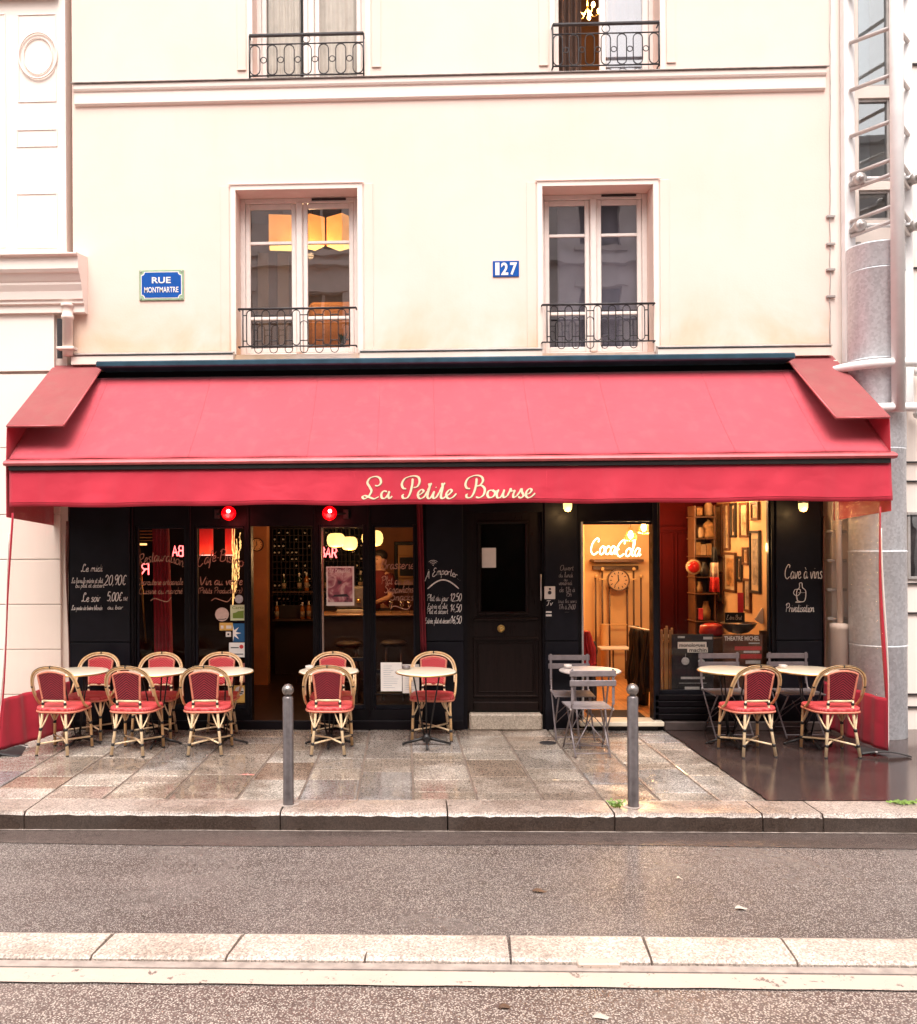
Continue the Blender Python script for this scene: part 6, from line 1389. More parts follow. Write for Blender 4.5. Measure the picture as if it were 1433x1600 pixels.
mb = MB(); mb.profx([(YF + .04, ZBAR + .03), (YF - .03, ZBAR + .005), (YF - .045, ZBAR - .015), (YF - .03, ZBAR - .035), (YF + .03, ZBAR - .04)], ax0 - .01, ax1 + .02); mb.build('front_bar', 'awning_bar', aw)
mb = MB(); mb.box(ax0 + .03, ax1 - .03, YF - .012, YF + .02, ZBAR - .080, ZBAR - .041); mb.build('bar_profile', 'black', aw)  # black strip painted in for the shade under the front bar
vx0, vx1 = P(14, 760, YF).x, P(1394, 760, YF).x
def val(u, v):
    x = vx0 + (vx1 - vx0) * u; z = ZBAR - .081 + (ZV0 - ZBAR + .081) * v; y = YF + .012 - .012 * v + .014 * math.sin(u * 34 + 1.5 * math.sin(u * 9)) * v + .008 * math.sin(u * 97 + 1) * v * v + .006 * math.sin(u * 140 + 3 * v) * v
    z += (.005 * math.sin(u * 45) + .004 * math.sin(u * 21 + 2)) * v
    return Vector((x, y, z))
mb.__init__(); mb.sheet(val, 220, 8, (0, .004, 0)); mb.build('valance', 'awning_val', aw)
mb = MB(); mb.tube([val(u / 200, .88) + Vector((0, -.002, 0)) for u in range(201)], .0022, 5); mb.build('valance_hem', M('hem', (.42, .02, .04), .8), aw)
YT = YF - .015
a = rect(553, 855, 736, 779, YT)
def lay(mb, off):                              # lay a flat piece onto the gently waving valance
    for v_ in mb.v: v_.y = val((v_.x - vx0) / (vx1 - vx0), (v_.z - ZBAR + .081) / (ZV0 - ZBAR + .081)).y + (v_.y - YT) - off
    return mb
mb = MB(); mb.sheet(lambda u, v: Vector((a[0] + (a[1] - a[0]) * u, YT, a[2] + (a[3] - a[2]) * v)), 80, 4, (0, .001, 0)); mb = MB(); mb.tube([(a[0], YT, a[3]), (a[0], YT, a[2]), (a[0] + .6, YT, a[2])] + [(a[0] + (a[1] - a[0]) * k / 60, YT, a[2]) for k in range(22, 61)] + [(a[1], YT, a[3])], .0016, 5); nm = lay(mb, .0).build('name_panel_stitching', 'awning_val', aw)
def T(l): return smooth([Vector((P(x / 4.478 + 540, y / 4.478 + 700, YT).x, P(x / 4.478 + 540, y / 4.478 + 700, YT).z, 0)) for x, y in l], 7)
script = [
 [(205, 262), (228, 262), (246, 242), (240, 212), (212, 198), (172, 208), (152, 240), (168, 272), (180, 300), (162, 335), (132, 354), (117, 342), (135, 332), (170, 345), (200, 354), (232, 340)],
 [(290, 304), (266, 300), (250, 322), (254, 348), (278, 348), (300, 318), (306, 300)], [(306, 300), (298, 335), (308, 351), (326, 335)],
 [(470, 212), (466, 255), (452, 312), (432, 346), (404, 350), (398, 332), (408, 322)], [(424, 284), (402, 278), (394, 248), (418, 210), (470, 194), (508, 202), (518, 234), (502, 268), (474, 276)],
 [(502, 334), (528, 320), (546, 300), (530, 290), (510, 310), (508, 338), (524, 353), (552, 338), (574, 300)], [(574, 300), (592, 262), (602, 244)], [(584, 246), (588, 272), (576, 318), (574, 344), (588, 352), (604, 334), (622, 300)],
 [(622, 300), (612, 332), (618, 351), (636, 342), (656, 310)], [(632, 272), (636, 276)],
 [(656, 310), (680, 264), (696, 242)], [(676, 244), (680, 272), (670, 318), (668, 344), (682, 352), (700, 338)],
 [(700, 338), (726, 322), (744, 300), (730, 290), (708, 312), (706, 338), (724, 353), (750, 344), (776, 318)],
 [(918, 210), (914, 255), (898, 312), (876, 344), (850, 345), (846, 328), (856, 320)], [(872, 284), (848, 278), (840, 248), (862, 208), (914, 190), (952, 200), (962, 228), (944, 256), (916, 266)], [(916, 266), (952, 262), (974, 286), (966, 326), (938, 346), (912, 342)],
 [(1026, 294), (1002, 300), (992, 326), (1004, 346), (1032, 340), (1046, 312), (1030, 294), (1040, 304), (1064, 298)], [(1072, 290), (1058, 320), (1062, 346), (1084, 344), (1104, 312), (1112, 290)], [(1112, 290), (1102, 326), (1110, 346), (1132, 334)],
 [(1132, 334), (1150, 300), (1156, 284), (1162, 300), (1184, 298), (1174, 326), (1178, 345), (1200, 334)], [(1200, 334), (1220, 306), (1232, 284), (1236, 306), (1246, 330), (1230, 347), (1208, 340)], [(1246, 338), (1262, 326)],
 [(1262, 326), (1290, 314), (1304, 292), (1288, 284), (1268, 304), (1264, 332), (1280, 347), (1306, 336), (1328, 314)]]
sh_ = MB(); tx = MB()
for st in script:
    q = T(st); ribbon(sh_, [(p.x + .004, p.y - .005) for p in q], .021, YT + .0006, .0006, R(20)); ribbon(tx, q, .019, YT, .001, R(20))
lay(tx, .0035).build('lettering', 'letter_cream', nm)
lay(sh_, .0028).build('letter_outline', M('letter_outline', (.25, .12, .08), .8), nm)
# end hoods and side cheeks
for (xo, xi, s_) in ((ax0, P(100, 658, -1.15).x, -1), (ax1 - .02, P(1305, 655, -1.15).x, 1)):
    mb = MB(); lo, hi = min(xo, xi), max(xo, xi)
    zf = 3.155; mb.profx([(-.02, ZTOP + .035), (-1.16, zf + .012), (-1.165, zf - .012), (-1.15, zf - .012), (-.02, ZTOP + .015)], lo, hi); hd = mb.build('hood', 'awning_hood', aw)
    mb = MB(); mb.tube([(lo, -1.162, zf), (hi, -1.162, zf)], .009, 8); mb.tube([(xi, -.02, ZTOP + .03), (xi, -1.16, zf + .006)], .007, 8); mb.build('piping', 'awning_bar', hd)
    xx = xo; mb = MB(); pr = [(0, ZTOP + .01), (-1.15, zf - .02), (YF + .01, ZBAR - .02), (YF + .01, PZ(808, YF, 20)), (-.6, PZ(808, YF, 20) - .03), (-.02, 2.22), (-.02, 3.0)]
    mb.profx(pr, xx - .004 if s_ < 0 else xx, xx if s_ < 0 else xx + .004); mb.build('side_panel', 'awning_val', aw)
# folding arms
for x in (-2.6, -.2, 1.6, 3.3):
    mb = MB(); mb.tube([(x, -.05, 3.3), (x + .45, -.62, 3.02), (x, YF + .06, ZBAR - .03)], .022, 8); mb.build('folding_arm', 'zinc', aw)

# clear side curtains with red hem
pv, nt, b, out = nodes('clear_pvc'); nt.nodes.remove(b)
tr = nt.nodes.new('ShaderNodeBsdfTransparent'); tr.inputs[0].default_value = (.93, .90, .86, 1); gl = nt.nodes.new('ShaderNodeBsdfGlossy'); gl.inputs['Roughness'].default_value = .12; df = nt.nodes.new('ShaderNodeBsdfTranslucent'); df.inputs[0].default_value = (.8, .74, .68, 1)
bn = nt.nodes.new('ShaderNodeBump'); bn.inputs['Strength'].default_value = .9; bn.inputs['Distance'].default_value = .03; vv = coord(nt, 'pos'); nt.links.new(noise(nt, coord(nt, 'pos', (3, 3, 1)), 3.5, 6, .65, 1.2), bn.inputs['Height']); nt.links.new(bn.outputs[0], gl.inputs['Normal'])
m1 = nt.nodes.new('ShaderNodeMixShader'); m2 = nt.nodes.new('ShaderNodeMixShader'); m1.inputs[0].default_value = .05
nt.links.new(tr.outputs[0], m1.inputs[1]); nt.links.new(df.outputs[0], m1.inputs[2]); m2.inputs[0].default_value = .09; nt.links.new(m1.outputs[0], m2.inputs[1]); nt.links.new(gl.outputs[0], m2.inputs[2]); nt.links.new(m2.outputs[0], out.inputs[0]); mat['clear_pvc'] = pv
for s_, lab in ((-1, 'clear plastic side curtain with red hem at the left end of the awning'), (1, 'clear plastic side curtain with red hem at the right end of the awning')):
    g = empty('side_curtain', ((ax0 if s_ < 0 else ax1), -.6, 0), lab, 'curtain', None)
    xt = ax0 + .05 if s_ < 0 else P(1373, 806, YF + .05).x; xrt = P(108, 830, -.03).x if s_ < 0 else P(1284, 830, -.03).x + .0
    xb = P(0, 1150, -1.1).x if s_ < 0 else P(1384, 1176, -1.12).x; xrb = P(110, 1100, -.05).x if s_ < 0 else P(1290, 1100, -.05).x
    Z1 = 2.62; zred = .52
    def cur(u, v, z0, z1, off=0):
        z = z1 + (z0 - z1) * v; t_ = (Z1 - z) / Z1; y = YF + .04 + (1.13) * u
        xa_ = xt + (xb - xt) * t_ ** 1.6; xb_ = xrt + (xrb - xrt) * t_
        x = xa_ + (xb_ - xa_) * u ** 1.0 + .022 * math.sin(u * 17 + z * 1.2 + s_) * (.3 + u) * (1 - .3 * t_) + .012 * math.sin(u * 31 + z * 3)
        if s_ < 0 and z < .6: x += .10 * math.sin(u * 3.0) * (.6 - z)
        return Vector((x + off, y, z))
    mb = MB(); mb.grid(lambda u, v: cur(u, v, zred, Z1), 60, 30); mb.build('clear_sheet', 'clear_pvc', g)
    mb = MB(); mb.sheet(lambda u, v: cur(u, v, .03, zred + .01), 50, 14, (.004 * s_, 0, 0)); mb.build('red_hem', 'awning_val', g)
    mb = MB(); mb.sheet(lambda u, v: cur(-.015 + (.034 if s_ > 0 else .016) * u, v, .03, Z1 - .3, .001 * s_), 3, 30, (.006 * s_, 0, 0)); mb.build('edge_strip', 'awning_val', g)
    mb = MB(); mb.sheet(lambda u, v: cur(-.034 + .012 * u, v, .03, Z1 - .5, .003 * s_), 2, 20, (.006 * s_, 0, 0)); mb.build('white_edge', 'white_paint', g)
    mb = MB(); mb.sheet(lambda u, v: cur(.975 + .045 * u, v, .1, Z1 - .35, .001 * s_), 3, 30, (.006 * s_, 0, 0)); mb.build('wall_strip', M('strip_brown', (.22, .10, .085), .6), g)
# rubber flap weights at the kerb-side ends
q = G(1392, 1186, .0); mb = MB()
mb.sheet(lambda u, v: Vector((q.x - .22 + .42 * u, q.y + .10 - .03 * u + .16 * v * (1 - .6 * u) - .05 * u, .012 + .06 * (1 - u) * v + .035 * math.sin(u * 3.2) * (1 - v) + .01)), 14, 5, (0, 0, -.012)); w_ = tag(mb.build('rubber_flap', 'rubber'), 'black rubber flap lying under the right side curtain', 'flap')
mb = MB(); mb.ball((q.x - .10, q.y + .06, .05), .014, 10, 8, (1, 1, .5)); mb.build('rivet', 'zinc', w_)
mb = MB(); c_ = G(1372, 1180, .0); pts = [(c_.x - .14 + .018 * k, c_.y + .02 * math.sin(k), .012 + .018 * abs(math.sin(k * .8))) for k in range(10)]
for k in range(9):
    p, q2 = Vector(pts[k]), Vector(pts[k + 1]); m_c = (p + q2) / 2; d = (q2 - p).normalized(); up = Vector((0, 0, 1)) if k % 2 else Vector((0, 1, 0)); mb.tube([m_c + d * .013 * math.cos(a_ * .785) + up * .007 * math.sin(a_ * .785) for a_ in range(8)], .0022, 5, closed=True)
tag(mb.build('chain', 'zinc'), 'short steel chain holding the right side curtain down', 'chain')
q = G(4, 1178, 0); mb = MB(); mb.sheet(lambda u, v: Vector((q.x - .45 + .66 * u, q.y - .02 + .5 * v - .1 * u, .016 + .02 * math.sin(u * 4 + v))), 12, 6, (0, 0, -.012)); tag(mb.build('rubber_flap', 'rubber'), 'black rubber flap lying under the left side curtain', 'flap')
q = G(22, 1168, 0); mb = MB(); pts = [(q.x, q.y, .10), (q.x + .01, q.y - .02, .02), (q.x + .08, q.y - .03, .03), (q.x + .17, q.y - .05, .012)]; mb.tube(smooth(pts, 4), .006, 6); tag(mb.build('wire_hook', 'zinc'), 'bent white wire hook at the foot of the left side curtain', 'hook')

# ================================================================== RATTAN CHAIR (sitter faces +y)
def rattan_chair():
    g = empty('rattan_chair', (0, 0, 0)); Hs = .435
    # seat: rounded cushion of woven red cane
    def outline(s):
        pts = []
        for k in range(40):
            a = 2 * math.pi * k / 40; c, d = math.cos(a), math.sin(a); e = .42
            x = math.copysign(abs(c) ** e, c) * (.225 - .035 * (1 if d < 0 else 0) * abs(d)); y = math.copysign(abs(d) ** e, d) * .20
            pts.append((x * s, y * s))
        return pts
    prof = [(.93, -.022), (1.0, -.012), (1.0, .010), (.96, .020), (.80, .024), (.4, .018), (.02, .014)]
    mb = MB(); vs = []; 
    for (s, z) in prof: vs += [(x, y, Hs + z) for x, y in outline(s)]
    fs = [(j * 40 + k, j * 40 + (k + 1) % 40, (j + 1) * 40 + (k + 1) % 40, (j + 1) * 40 + k) for j in range(len(prof) - 1) for k in range(40)]
    fs.append(tuple(range(39, -1, -1))); fs.append(tuple((len(prof) - 1) * 40 + k for k in range(40))); mb.add(vs, fs, True); mb.build('seat', 'weave_seat', g, local=True)
    mb = MB(); mb.tube([(x, y, Hs - .024) for x, y in outline(.985)], .011, 8, closed=True); mb.build('seat_rail', 'binding', g, local=True)
    # hoop, two canes side by side
    hp = [(-.218, .06, Hs - .01), (-.232, -.04, Hs + .04), (-.238, -.12, Hs + .14), (-.232, -.175, Hs + .25), (-.195, -.215, Hs + .345), (-.11, -.24, Hs + .40), (0, -.248, Hs + .415)]
    hp = hp + [(-x, y, z) for x, y, z in hp[-2::-1]]
    mb = MB(); mb.tube(smooth(hp, 6), .0125, 10); hoop = mb.build('hoop', 'rattan', g, local=True)
    mb = MB(); mb.tube([(p.x * .93, p.y + .004, p.z - .018) for p in smooth(hp[2:-2], 6)], .008, 8); mb.build('inner_cane', 'rattan_pale', hoop, local=True)
    mb = MB(); sm_ = smooth(hp, 6); 
    for k in (16, 36, 56):
        k = min(k, len(sm_) - 2); p, q = sm_[k], sm_[k + 1]; d = (q - p).normalized(); mb.tube([p - d * .007, p + d * .007], .0140, 10)
    mb.tube([(p.x, p.y - .0105, p.z + .0075) for p in sm_[22:len(sm_) - 22]], .0042, 6); mb.build('band', 'band', hoop, local=True)
    # back panel, slightly hollow, with two faces of weave
    def pan(u, v, off):
        w = .112 + .022 * v; x = (2 * u - 1) * w; zt = Hs + .365 - .030 * (2 * u - 1) ** 2; z = Hs + .085 + (zt - Hs - .085) * v
        y = -.185 - .052 * v - .012 * (1 - (2 * u - 1) ** 2) + off; return Vector((x, y, z))
    mb = MB(); mb.sheet(lambda u, v: pan(u, v, 0), 12, 12, (0, .006, 0)); mb.build('backrest', 'weave_back', g, local=True)
    mb = MB(); mb.sheet(lambda u, v: pan(u, v, .009), 12, 12, (0, .004, 0)); mb.build('backrest_front', 'weave_front', g, local=True)
    fr = []
    for k in range(9): fr.append(pan(0, k / 8, .004))
    for k in range(1, 13): fr.append(pan(k / 12, 1, .004) + Vector((0, 0, .004)))
    for k in range(1, 9): fr.append(pan(1, 1 - k / 8, .004))
    mb = MB(); mb.tube(fr, .0115, 8); bf = mb.build('backrest_frame', 'binding', g, local=True)
    mb = MB(); mb.tube([pan(0.0, 0, .002), pan(.5, 0, .002), pan(1, 0, .002)], .0125, 8, flat=.8); mb.build('lower_rail', 'rattan_pale', bf, local=True)
    # legs
    for s in (-1, 1):
        mb = MB(); mb.tube([(s * .112, -.183, Hs + .09), (s * .115, -.178, Hs + .0), (s * .130, -.195, .25), (s * .158, -.225, .0)], [.011, .0125, .0135, .015], 10); L = mb.build('leg', 'rattan_pale', g, local=True)
        mb = MB(); 
        for z, x, y in ((.25, .130, -.195), (.11, .145, -.212)): mb.tube([(s * x, y, z - .014), (s * x, y, z + .014)], .017 if z > .2 else .0165, 10)
        mb.tube([(s * .113, -.181, Hs + .045), (s * .113, -.181, Hs + .070)], .0150, 10); mb.tube([(s * .1575, -.2245, .0), (s * .1565, -.2235, .012)], .0162, 10); mb.build('band', 'band', L, local=True)
        mb = MB(); mb.tube([(s * .185, .165, Hs - .03), (s * .190, .175, .25), (s * .198, .19, .0)], [.0125, .0135, .0145], 10); L = mb.build('leg', 'rattan', g, local=True)
        mb = MB()
        for z, x, y in ((.25, .190, .175), (.11, .1945, .183)): mb.tube([(s * x, y, z - .014), (s * x, y, z + .014)], .0165, 10)
        mb.tube([(s * .198, .19, 0), (s * .1975, .189, .012)], .0158, 10); mb.build('band', 'band', L, local=True)
        for (p, q) in (((s * .130, -.195, .25), (s * .06, -.17, Hs - .03)), ((s * .130, -.195, .25), (s * .185, -.12, Hs - .03)), ((s * .190, .175, .25), (s * .12, .168, Hs - .03)), ((s * .190, .175, .25), (s * .19, .07, Hs - .03))):
            p, q = Vector(p), Vector(q); mid = (p + q) / 2 + Vector((0, 0, -.012)); mb = MB(); mb.tube(smooth([p, mid, q], 4), .0075, 8); mb.build('brace', 'rattan_pale', g, local=True)
    for s in (-1, 1): mb = MB(); mb.tube([(s * .152, -.212, .11), (0, -.012, .118 + .008 * s), (-s * .205, .19, .11)], .009, 8); mb.build('stretcher', 'rattan_pale', g, local=True)
    return g
CG = 'red rattan bistro chairs on the pavement'
front = [(93, 'red rattan chair with its back to the street, leftmost of all in front', -5, -1.03), (208, 'red rattan chair with its back to the street, second from the left in front', -2, -1.04), (322, 'red rattan chair with its back to the street, third from the left in front', 2, -1.02),
         (514, 'red rattan chair with its back to the street, right of the left bollard', 4, -1.00), (1174, 'red rattan chair with its back to the street, right of the right bollard', 7, -1.05), (1306, 'red rattan chair with its back to the street, rightmost by the clear curtain', 3, -1.06)]
rear = [(141, 'red rattan chair facing the street under the lunch menu writing', 178, -.42), (243, 'red rattan chair facing the street in front of the first shop window', 181, -.42), (338, 'red rattan chair facing the street under the window stickers', 183, -.42), (519, 'red rattan chair facing the street just right of the open bar doorway', 184, -.42), (676, 'red rattan chair facing the street behind the lone round table', 180, -.42)]
rc = rattan_chair(); first = True
for (px, lab, rz, y) in front + rear:
    o = rc if first else copy_tree(rc); first = False
    yy = y - .12 if rz < 90 else y
    o.location = (P(px, 1090, y - .1 if rz < 90 else y - .02).x, y, 0.002); o.rotation_euler = (0, 0, R(rz + random.uniform(-5, 5))); tag(o, lab, 'chair', CG)

# ================================================================== ROUND BISTRO TABLES
def bistro_table():
    g = empty('bistro_table', (0, 0, 0)); z = .735
    mb = MB(); mb.lathe([(.285, z - .022), (.297, z - .018), (.300, z - .006), (.294, z + .003), (.28, z + .005)], seg=48); mb.build('table_top', 'marble', g, local=True)
    mb = MB(); prof = [(.3012, z - .020), (.3035, z - .014), (.3035, z - .008), (.3012, z - .003)]; vs = []; 
    mb.tube([(.300 * math.cos(2 * math.pi * k / 48), .300 * math.sin(2 * math.pi * k / 48), z - .012) for k in range(48)], .0065, 6, closed=True); mb.build('brass_rim', 'brass', g, local=True)
    for k in range(3):
        a = R(90 + 120 * k); mb = MB(); mb.tube([(.15 * math.cos(a), .15 * math.sin(a), z - .022), (.028 * math.cos(a), .028 * math.sin(a), .10)], .0075, 8); mb.build('rod', 'black', g, local=True)
    mb = MB(); mb.lathe([(.035, .035), (.045, .05), (.045, .08), (.03, .105), (.012, .12)], seg=16); mb.build('hub', 'black', g, local=True)
    for k in range(4):
        a = R(90 * k); c, s = math.cos(a), math.sin(a); mb = MB(); mb.tube([(.02 * c, .02 * s, .075), (.12 * c, .12 * s, .045), (.225 * c, .225 * s, .018)], [.020, .014, .011], 8); mb.ball((.23 * c, .23 * s, .014), .014, 10, 6); mb.build('leg', 'black', g, local=True)
    return g
bt = bistro_table(); first = True
for (px, y, lab) in ((122, -.72, 'round cream bistro table between the two leftmost chairs'), (246, -.74, 'round cream bistro table at the second pair of chairs from the left'), (349, -.73, 'round cream bistro table at the third pair of chairs from the left'), (514, -.72, 'round cream bistro table right of the left bollard with an ashtray'),
                     (666, -.76, 'round cream bistro table standing alone in front of one chair'), (1140, -.70, 'round cream bistro table right of the right bollard'), (1262, -.72, 'rightmost round cream bistro table by the clear curtain')):
    o = bt if first else copy_tree(bt); first = False
    o.location = (P(px, 1050, y).x, y, .002); o.rotation_euler = (0, 0, R(px % 11 - 5)); tag(o, lab, 'table', 'round cream bistro tables')
# ashtrays
mat['ash_glass'] = M('ash_glass', (.55, .5, .46), .15, var=.1)
for i, (px, py, y, lab) in enumerate(((478, 1047, -.68, 'small pale ashtray on the table right of the left bollard'), (630, 1046, -.72, 'small dark rimmed ashtray on the lone round table'), (1222, 1049, -.68, 'small ashtray on the rightmost round table'), (884, 1055, -.62, 'small pale ashtray on the grey metal table'))):
    q = P(px, py, y); zt = .74 if px != 884 else .737; mb = MB(); mb.lathe([(.030, 0), (.040, .004), (.042, .032), (.036, .034), (.032, .012), (.01, .010)], (q.x + .03, y + .05, zt + .003), 18); tag(mb.build('ashtray', 'ash_glass' if i != 1 else 'steel'), lab, 'ashtray')

# ================================================================== GREY FOLDING CHAIRS AND TABLE
def folding_chair():
    g = empty('folding_chair', (0, 0, 0)); w = .19; Hs = .45
    for s in (-1, 1):
        mb = MB(); mb.bbox(s * w - .012, s * w + .012, -.245, -.238, .50, .83, .002); mb.tube([(s * w, -.24, .56), (s * w, -.20, Hs), (s * w, .20, .012)], .0085, 8); mb.build('leg', 'grey_metal', g, local=True)
        mb = MB(); mb.tube([(s * (w - .03), .17, Hs - .008), (s * (w - .03), -.24, .012)], .0085, 8); mb.build('leg', 'grey_metal', g, local=True)
        mb = MB(); mb.tube([(s * w, -.20, Hs - .005), (s * w, .19, Hs - .008)], .008, 8); mb.build('seat_rail', 'grey_metal', g, local=True)
        mb = MB(); mb.lathe([(.014, 0), (.014, .014)], (s * w + (0 if s > 0 else -.014), -.20, Hs), 10, 'x'); mb.build('hinge', 'zinc', g, local=True)
    for z in (.79, .70): mb = MB(); mb.bbox(-.215, .215, -.256, -.246, z - .028, z + .028, .005); mb.build('back_slat', 'grey_metal', g, local=True)
    for k in range(6): mb = MB(); y = -.19 + k * .066; mb.bbox(-.205, .205, y, y + .054, Hs - .002, Hs + .008, .003); mb.build('seat_slat', 'grey_metal', g, local=True)
    for y, x in ((-.24, w - .03), (.20, w)): mb = MB(); mb.tube([(-x, y * .92, .045), (x, y * .92, .045)], .006, 8); mb.build('cross_bar', 'grey_metal', g, local=True)
    for s in (-1, 1): mb = MB(); mb.tube([(-s * (w - .035), -.21, .10), (0, -.06, .30), (s * .06, .02, .36)], .005, 6); mb.tube([(s * (w - .035), -.04, .24), (s * .0, .13, Hs - .02)], .005, 6); mb.build('wire_brace', 'grey_metal', g, local=True)
    return g
fc = folding_chair(); first = True
for (px, y, rz, lab) in ((922, -1.08, 2, 'grey slatted folding chair with its back to the street'), (892, -.42, 178, 'grey slatted folding chair facing the street beside the dark wooden door'), (1132, -.30, 181, 'grey folding chair facing the street behind the table right of the right bollard'), (1240, -.30, 180, 'grey folding chair facing the street under the cellar chalk board')):
    o = fc if first else copy_tree(fc); first = False
    o.location = (P(px, 1090, y + (-.15 if rz < 90 else .1)).x, y, .002); o.rotation_euler = (0, 0, R(rz)); tag(o, lab, 'chair', 'grey metal folding chairs')
gt = empty('metal_table', (P(922, 1060, -.72).x, -.72, .002), 'light grey round metal table between two folding chairs', 'table'); z = .733
mb = MB(); mb.lathe([(.295, z - .012), (.302, z - .006), (.302, z), (.296, z + .004), (.27, z + .001)], seg=48); mb.build('table_top', 'grey_table', gt, local=True)
for s in (-1, 1):
    mb = MB(); mb.tube([(s * .16, -.14, z - .012), (s * .16, .2, .0)], .009, 8); mb.build('leg', 'grey_metal', gt, local=True); mb = MB(); mb.tube([(s * .14, .14, z - .012), (s * .14, -.2, .0)], .009, 8); mb.build('leg', 'grey_metal', gt, local=True)
for y in (-.19, .19): mb = MB(); mb.tube([(-.15, y, .03), (.15, y, .03)], .007, 8); mb.build('cross_bar', 'grey_metal', gt, local=True)

# ================================================================== BOLLARDS
for (px, lab) in ((451, 'grey steel bollard with ball top, left of the photo centre at the kerb'), (989.5, 'grey steel bollard with ball top at the kerb before the right doorway')):
    q = G(px, 1257 if px < 600 else 1260, 0); g = empty('bollard', (q.x, q.y, 0), lab, 'bollard', 'steel bollards along the kerb'); r_ = .041
    h = 2.0 - (1088 - 850) / FPX * (q.y + D)
    mb = MB(); mb.lathe([(r_ + .004, 0), (r_, .012), (r_, h - .01), (r_ - .006, h), (.022, h + .002), (.022, h + .018)], seg=28); mb.build('post', 'steel', g, local=True)
    mb = MB(); mb.ball((0, 0, h + .05), .046, 24, 16); mb.build('ball', 'steel_ball', g, local=True)
    mb = MB(); mb.grid(lambda u, v: Vector((.075 * math.cos(6.2832 * u) * v * (1 + .2 * math.sin(13 * u)), .06 * math.sin(6.2832 * u) * v * (1 + .2 * math.cos(9 * u)), .006 - .003 * v)), 24, 4); mb.build('mortar_collar', 'concrete', g, local=True)
# ================================================================== WEEDS, LITTER, DRAIN COVER
mat['weed'] = M('weed', (.16, .26, .03), .5, var=.4, vs=30)
def weed(px, py, n, w, h, lab, z=0):
    q = G(px, py, z); mb = MB(); rnd = random.Random(px)
    for k in range(n):
        a = rnd.uniform(0, 6.28); r_ = rnd.uniform(0, w); c = Vector((q.x + rnd.uniform(-w, w) * .6, q.y + rnd.uniform(-.02, .02), z)); t_ = c + Vector((math.cos(a) * r_, math.sin(a) * r_ * .3 - .01, rnd.uniform(.3, 1) * h)); s = Vector((.008, .002, .002)); m_ = (c + t_) / 2 + Vector((0, 0, .008))
        mb.add([c, m_ - s, t_, m_ + s], [(0, 1, 2, 3)])
        mb.add([t_ + Vector((-.010, 0, .002)), t_ + Vector((0, -.006, -.005)), t_ + Vector((.010, 0, .003)), t_ + Vector((0, .004, .010))], [(0, 1, 2, 3)])
    tag(mb.build('weed', 'weed'), lab, 'weed')
weed(963, 1262, 34, .05, .06, 'bright green weed growing in the kerb joint beside the right bollard'); weed(1414, 1256, 60, .13, .025, 'low green moss tuft on the kerb at the right edge')
mat['leaf_pale'] = M('leaf_pale', (.62, .54, .46), .7, var=.2, vs=20); mat['leaf_brown'] = M('leaf_brown', (.14, .075, .045), .6, var=.3, vs=20)
def litter(name, px, py, L_, ang, m, lab, cat):
    q = G(px, py, ROADZ); mb = MB(); c, s = math.cos(ang), math.sin(ang)
    mb.sheet(lambda u, v: Vector((q.x + c * (u - .5) * L_ - s * (v - .5) * L_ * .5 * math.sin(math.pi * min(.98, u + .02)), q.y + s * (u - .5) * L_ + c * (v - .5) * L_ * .5 * math.sin(math.pi * min(.98, u + .02)), ROADZ + .008 + .007 * math.sin(u * 5) + .004 * v)), 8, 4, (0, 0, -.0015)); tag(mb.build(name, m), lab, cat)
litter('leaf', 1158, 1421, .08, .2, 'leaf_pale', 'pale flattened leaf on the road below the rightmost chairs', 'leaf'); litter('leaf', 843, 1394, .09, .1, 'leaf_brown', 'curled brown leaf on the road right of centre', 'leaf'); litter('paper_scrap', 941, 1592, .09, .1, 'leaf_pale', 'white paper scrap on the near lane at the bottom edge', 'litter'); litter('leaf', 1062, 1374, .04, .1, 'leaf_pale', 'tiny pale leaf on the road below the right bollard', 'leaf'); litter('leaf', 790, 1576, .07, .3, 'leaf_brown', 'brown leaf on the near lane below the centre', 'leaf')
q = G(856, 1161, 0); mb = MB(); mb.lathe([(.085, .0015), (.08, .006), (.02, .007)], (q.x, q.y, 0), 24); tag(mb.build('drain_cover', 'iron'), 'small round iron cover in the pavement before the dark door', 'cover')

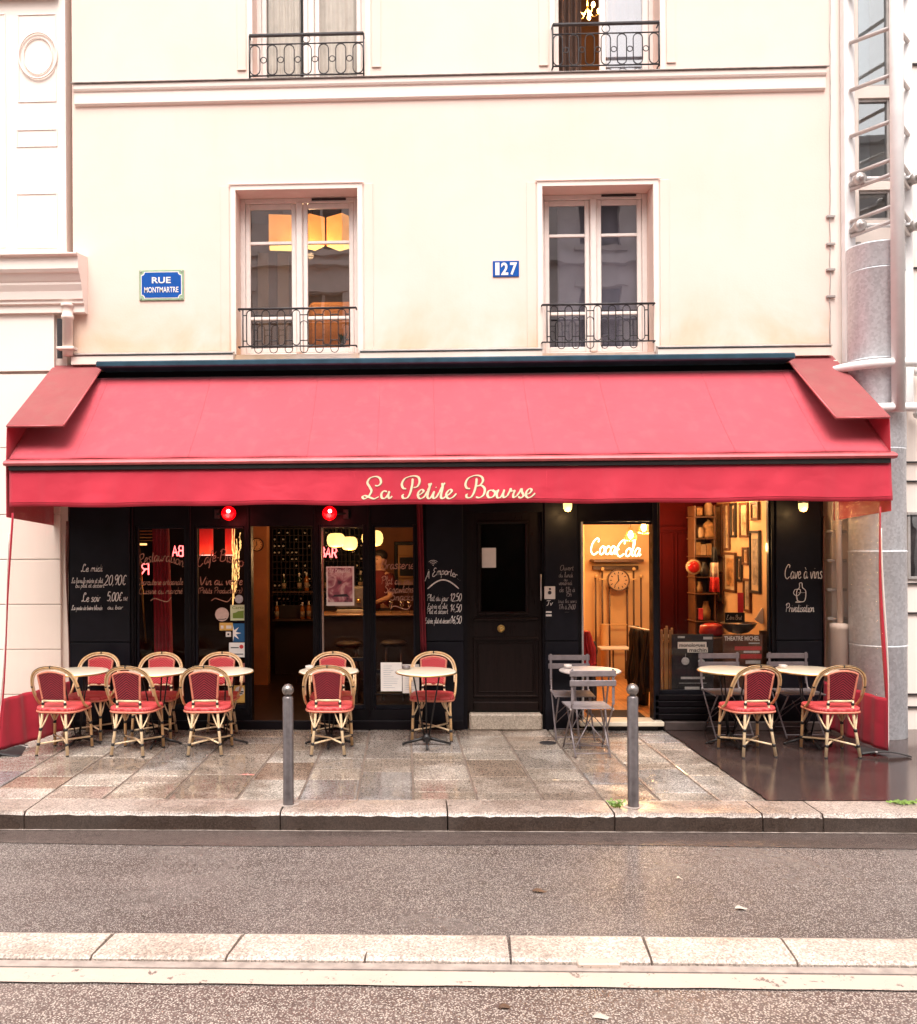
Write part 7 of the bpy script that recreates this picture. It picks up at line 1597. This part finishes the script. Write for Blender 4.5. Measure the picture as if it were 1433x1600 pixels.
# ================================================================== BARMAN
def barman():
    q = P(595, 900, 3.15); X, Y, Z0 = q.x, 3.15, .14
    g = empty('person', (X, Y, Z0), 'barman in a dark red t-shirt standing behind the counter looking down', 'person')
    me = bpy.data.meshes.new('body'); V = []; E = []; Rr = []
    def add(p, r, parent=None):
        V.append((X + p[0], Y + p[1], Z0 + p[2])); Rr.append(r); i = len(V) - 1
        if parent is not None: E.append((parent, i))
        return i
    pel = add((0, 0, .95), .135); wst = add((0, 0, 1.08), .12, pel); chs = add((0, .0, 1.26), .15, wst); shd = add((0, 0, 1.40), .11, chs); nk = add((0, -.01, 1.50), .055, shd); hd1 = add((0, -.02, 1.57), .07, nk); hd2 = add((0, -.03, 1.65), .088, hd1); hd3 = add((0, -.02, 1.71), .072, hd2)
    add((0, -.115, 1.615), .014, hd2)
    for s in (-1, 1):
        add((s * .088, -.01, 1.63), .014, hd2)
        h = add((s * .09, 0, .90), .10, pel); k = add((s * .10, -.02, .48), .06, h); a = add((s * .10, .0, .09), .042, k); add((s * .11, -.14, .03), .035, a)
        sh = add((s * .18, 0, 1.39), .062, shd); el = add((s * .25, -.06, 1.12), .043, sh); wr = add((s * .17, -.27, 1.05), .028, el); pm = add((s * .14, -.34, 1.03), .030, wr)
        for f in range(4): a1 = add((s * (.115 + .017 * f), -.375, 1.02), .010, pm); a2 = add((s * (.112 + .018 * f), -.405 - (.008 if f in (1, 2) else 0), 1.005), .0085, a1)
        t1 = add((s * .105, -.335, 1.02), .010, pm); add((s * .088, -.355, 1.01), .009, t1)
    me.from_pydata(V, E, []); me.materials.append(M('skin', (.55, .30, .20), .55, var=.08)); o = bpy.data.objects.new('body', me); C.objects.link(o); o.parent = g; o.location = -Vector(g.location)
    md = o.modifiers.new('skin', 'SKIN'); 
    if not me.skin_vertices: bpy.context.view_layer.objects.active = o
    sv = me.skin_vertices[0].data if me.skin_vertices else None
    if sv is None:
        bpy.context.view_layer.update()
    o.modifiers.new('sub', 'SUBSURF').levels = 1; o.modifiers['sub'].render_levels = 2
    return g, o, Rr, (X, Y, Z0)
g, bo, Rr, (X, Y, Z0) = barman()
if not bo.data.skin_vertices:
    import bmesh
    bm = bmesh.new(); bm.from_mesh(bo.data); bm.verts.layers.skin.verify(); bm.to_mesh(bo.data); bm.free()
for i, r_ in enumerate(Rr): bo.data.skin_vertices[0].data[i].radius = (r_, r_)
bo.data.skin_vertices[0].data[0].use_root = True
mat['tee'] = M('tee', (.11, .008, .010), .85, var=.2, vs=8, bmp=.2); mat['hair'] = M('hair', (.015, .010, .008), .6, var=.3, vs=40, bmp=.4); mat['apron'] = M('apron', (.02, .015, .015), .8)
mb = MB(); N_ = 24; vs = []; prof = [(.155, .125, .94), (.145, .12, 1.08), (.165, .135, 1.24), (.190, .135, 1.34), (.20, .105, 1.41), (.135, .10, 1.455), (.078, .078, 1.485)]
for (a, b_, z) in prof: vs += [(X + a * math.cos(2 * math.pi * k / N_), Y + b_ * math.sin(2 * math.pi * k / N_), Z0 + z) for k in range(N_)]
mb.add(vs, [(j * N_ + k, j * N_ + (k + 1) % N_, (j + 1) * N_ + (k + 1) % N_, (j + 1) * N_ + k) for j in range(len(prof) - 1) for k in range(N_)], True)
for s in (-1, 1): mb.tube([(X + s * .15, Y, Z0 + 1.40), (X + s * .205, Y - .02, Z0 + 1.32), (X + s * .235, Y - .045, Z0 + 1.19)], [.085, .080, .070], 14)
mb.build('t_shirt', 'tee', g)
mb = MB(); mb.ball((X, Y - .005, Z0 + 1.695), .105, 20, 14, (.98, 1.05, .85)); 
mb.v = [v if not (v.y < Y - .06 and v.z < Z0 + 1.70) else Vector((v.x, Y - .055, v.z)) for v in mb.v]; mb.build('hair', 'hair', g)
mb = MB()
for s in (-1, 1): mb.ball((X + s * .032, Y - .108, Z0 + 1.645), .009, 8, 6)
mb.build('eyes', 'ink', g); mb = MB(); mb.tube([(X - .022, Y - .098, Z0 + 1.575), (X, Y - .103, Z0 + 1.573), (X + .022, Y - .098, Z0 + 1.575)], .005, 6); mb.build('mouth', M('lips', (.35, .12, .1), .5), g)
mb = MB(); 
for s in (-1, 1): mb.tube([(X + s * .09, Y, Z0 + .95), (X + s * .10, Y - .01, Z0 + .5), (X + s * .10, Y + .01, Z0 + .10)], [.115, .08, .06], 16)
mb.build('trousers', 'apron', g)
g.rotation_euler = (0, 0, R(-42))
mb = MB(); mb.box(lx1 - 2.2, lx1 - .01, 2.96, 4.5, .013, Z0); structure('bar_platform', mb, 'bar_floor')
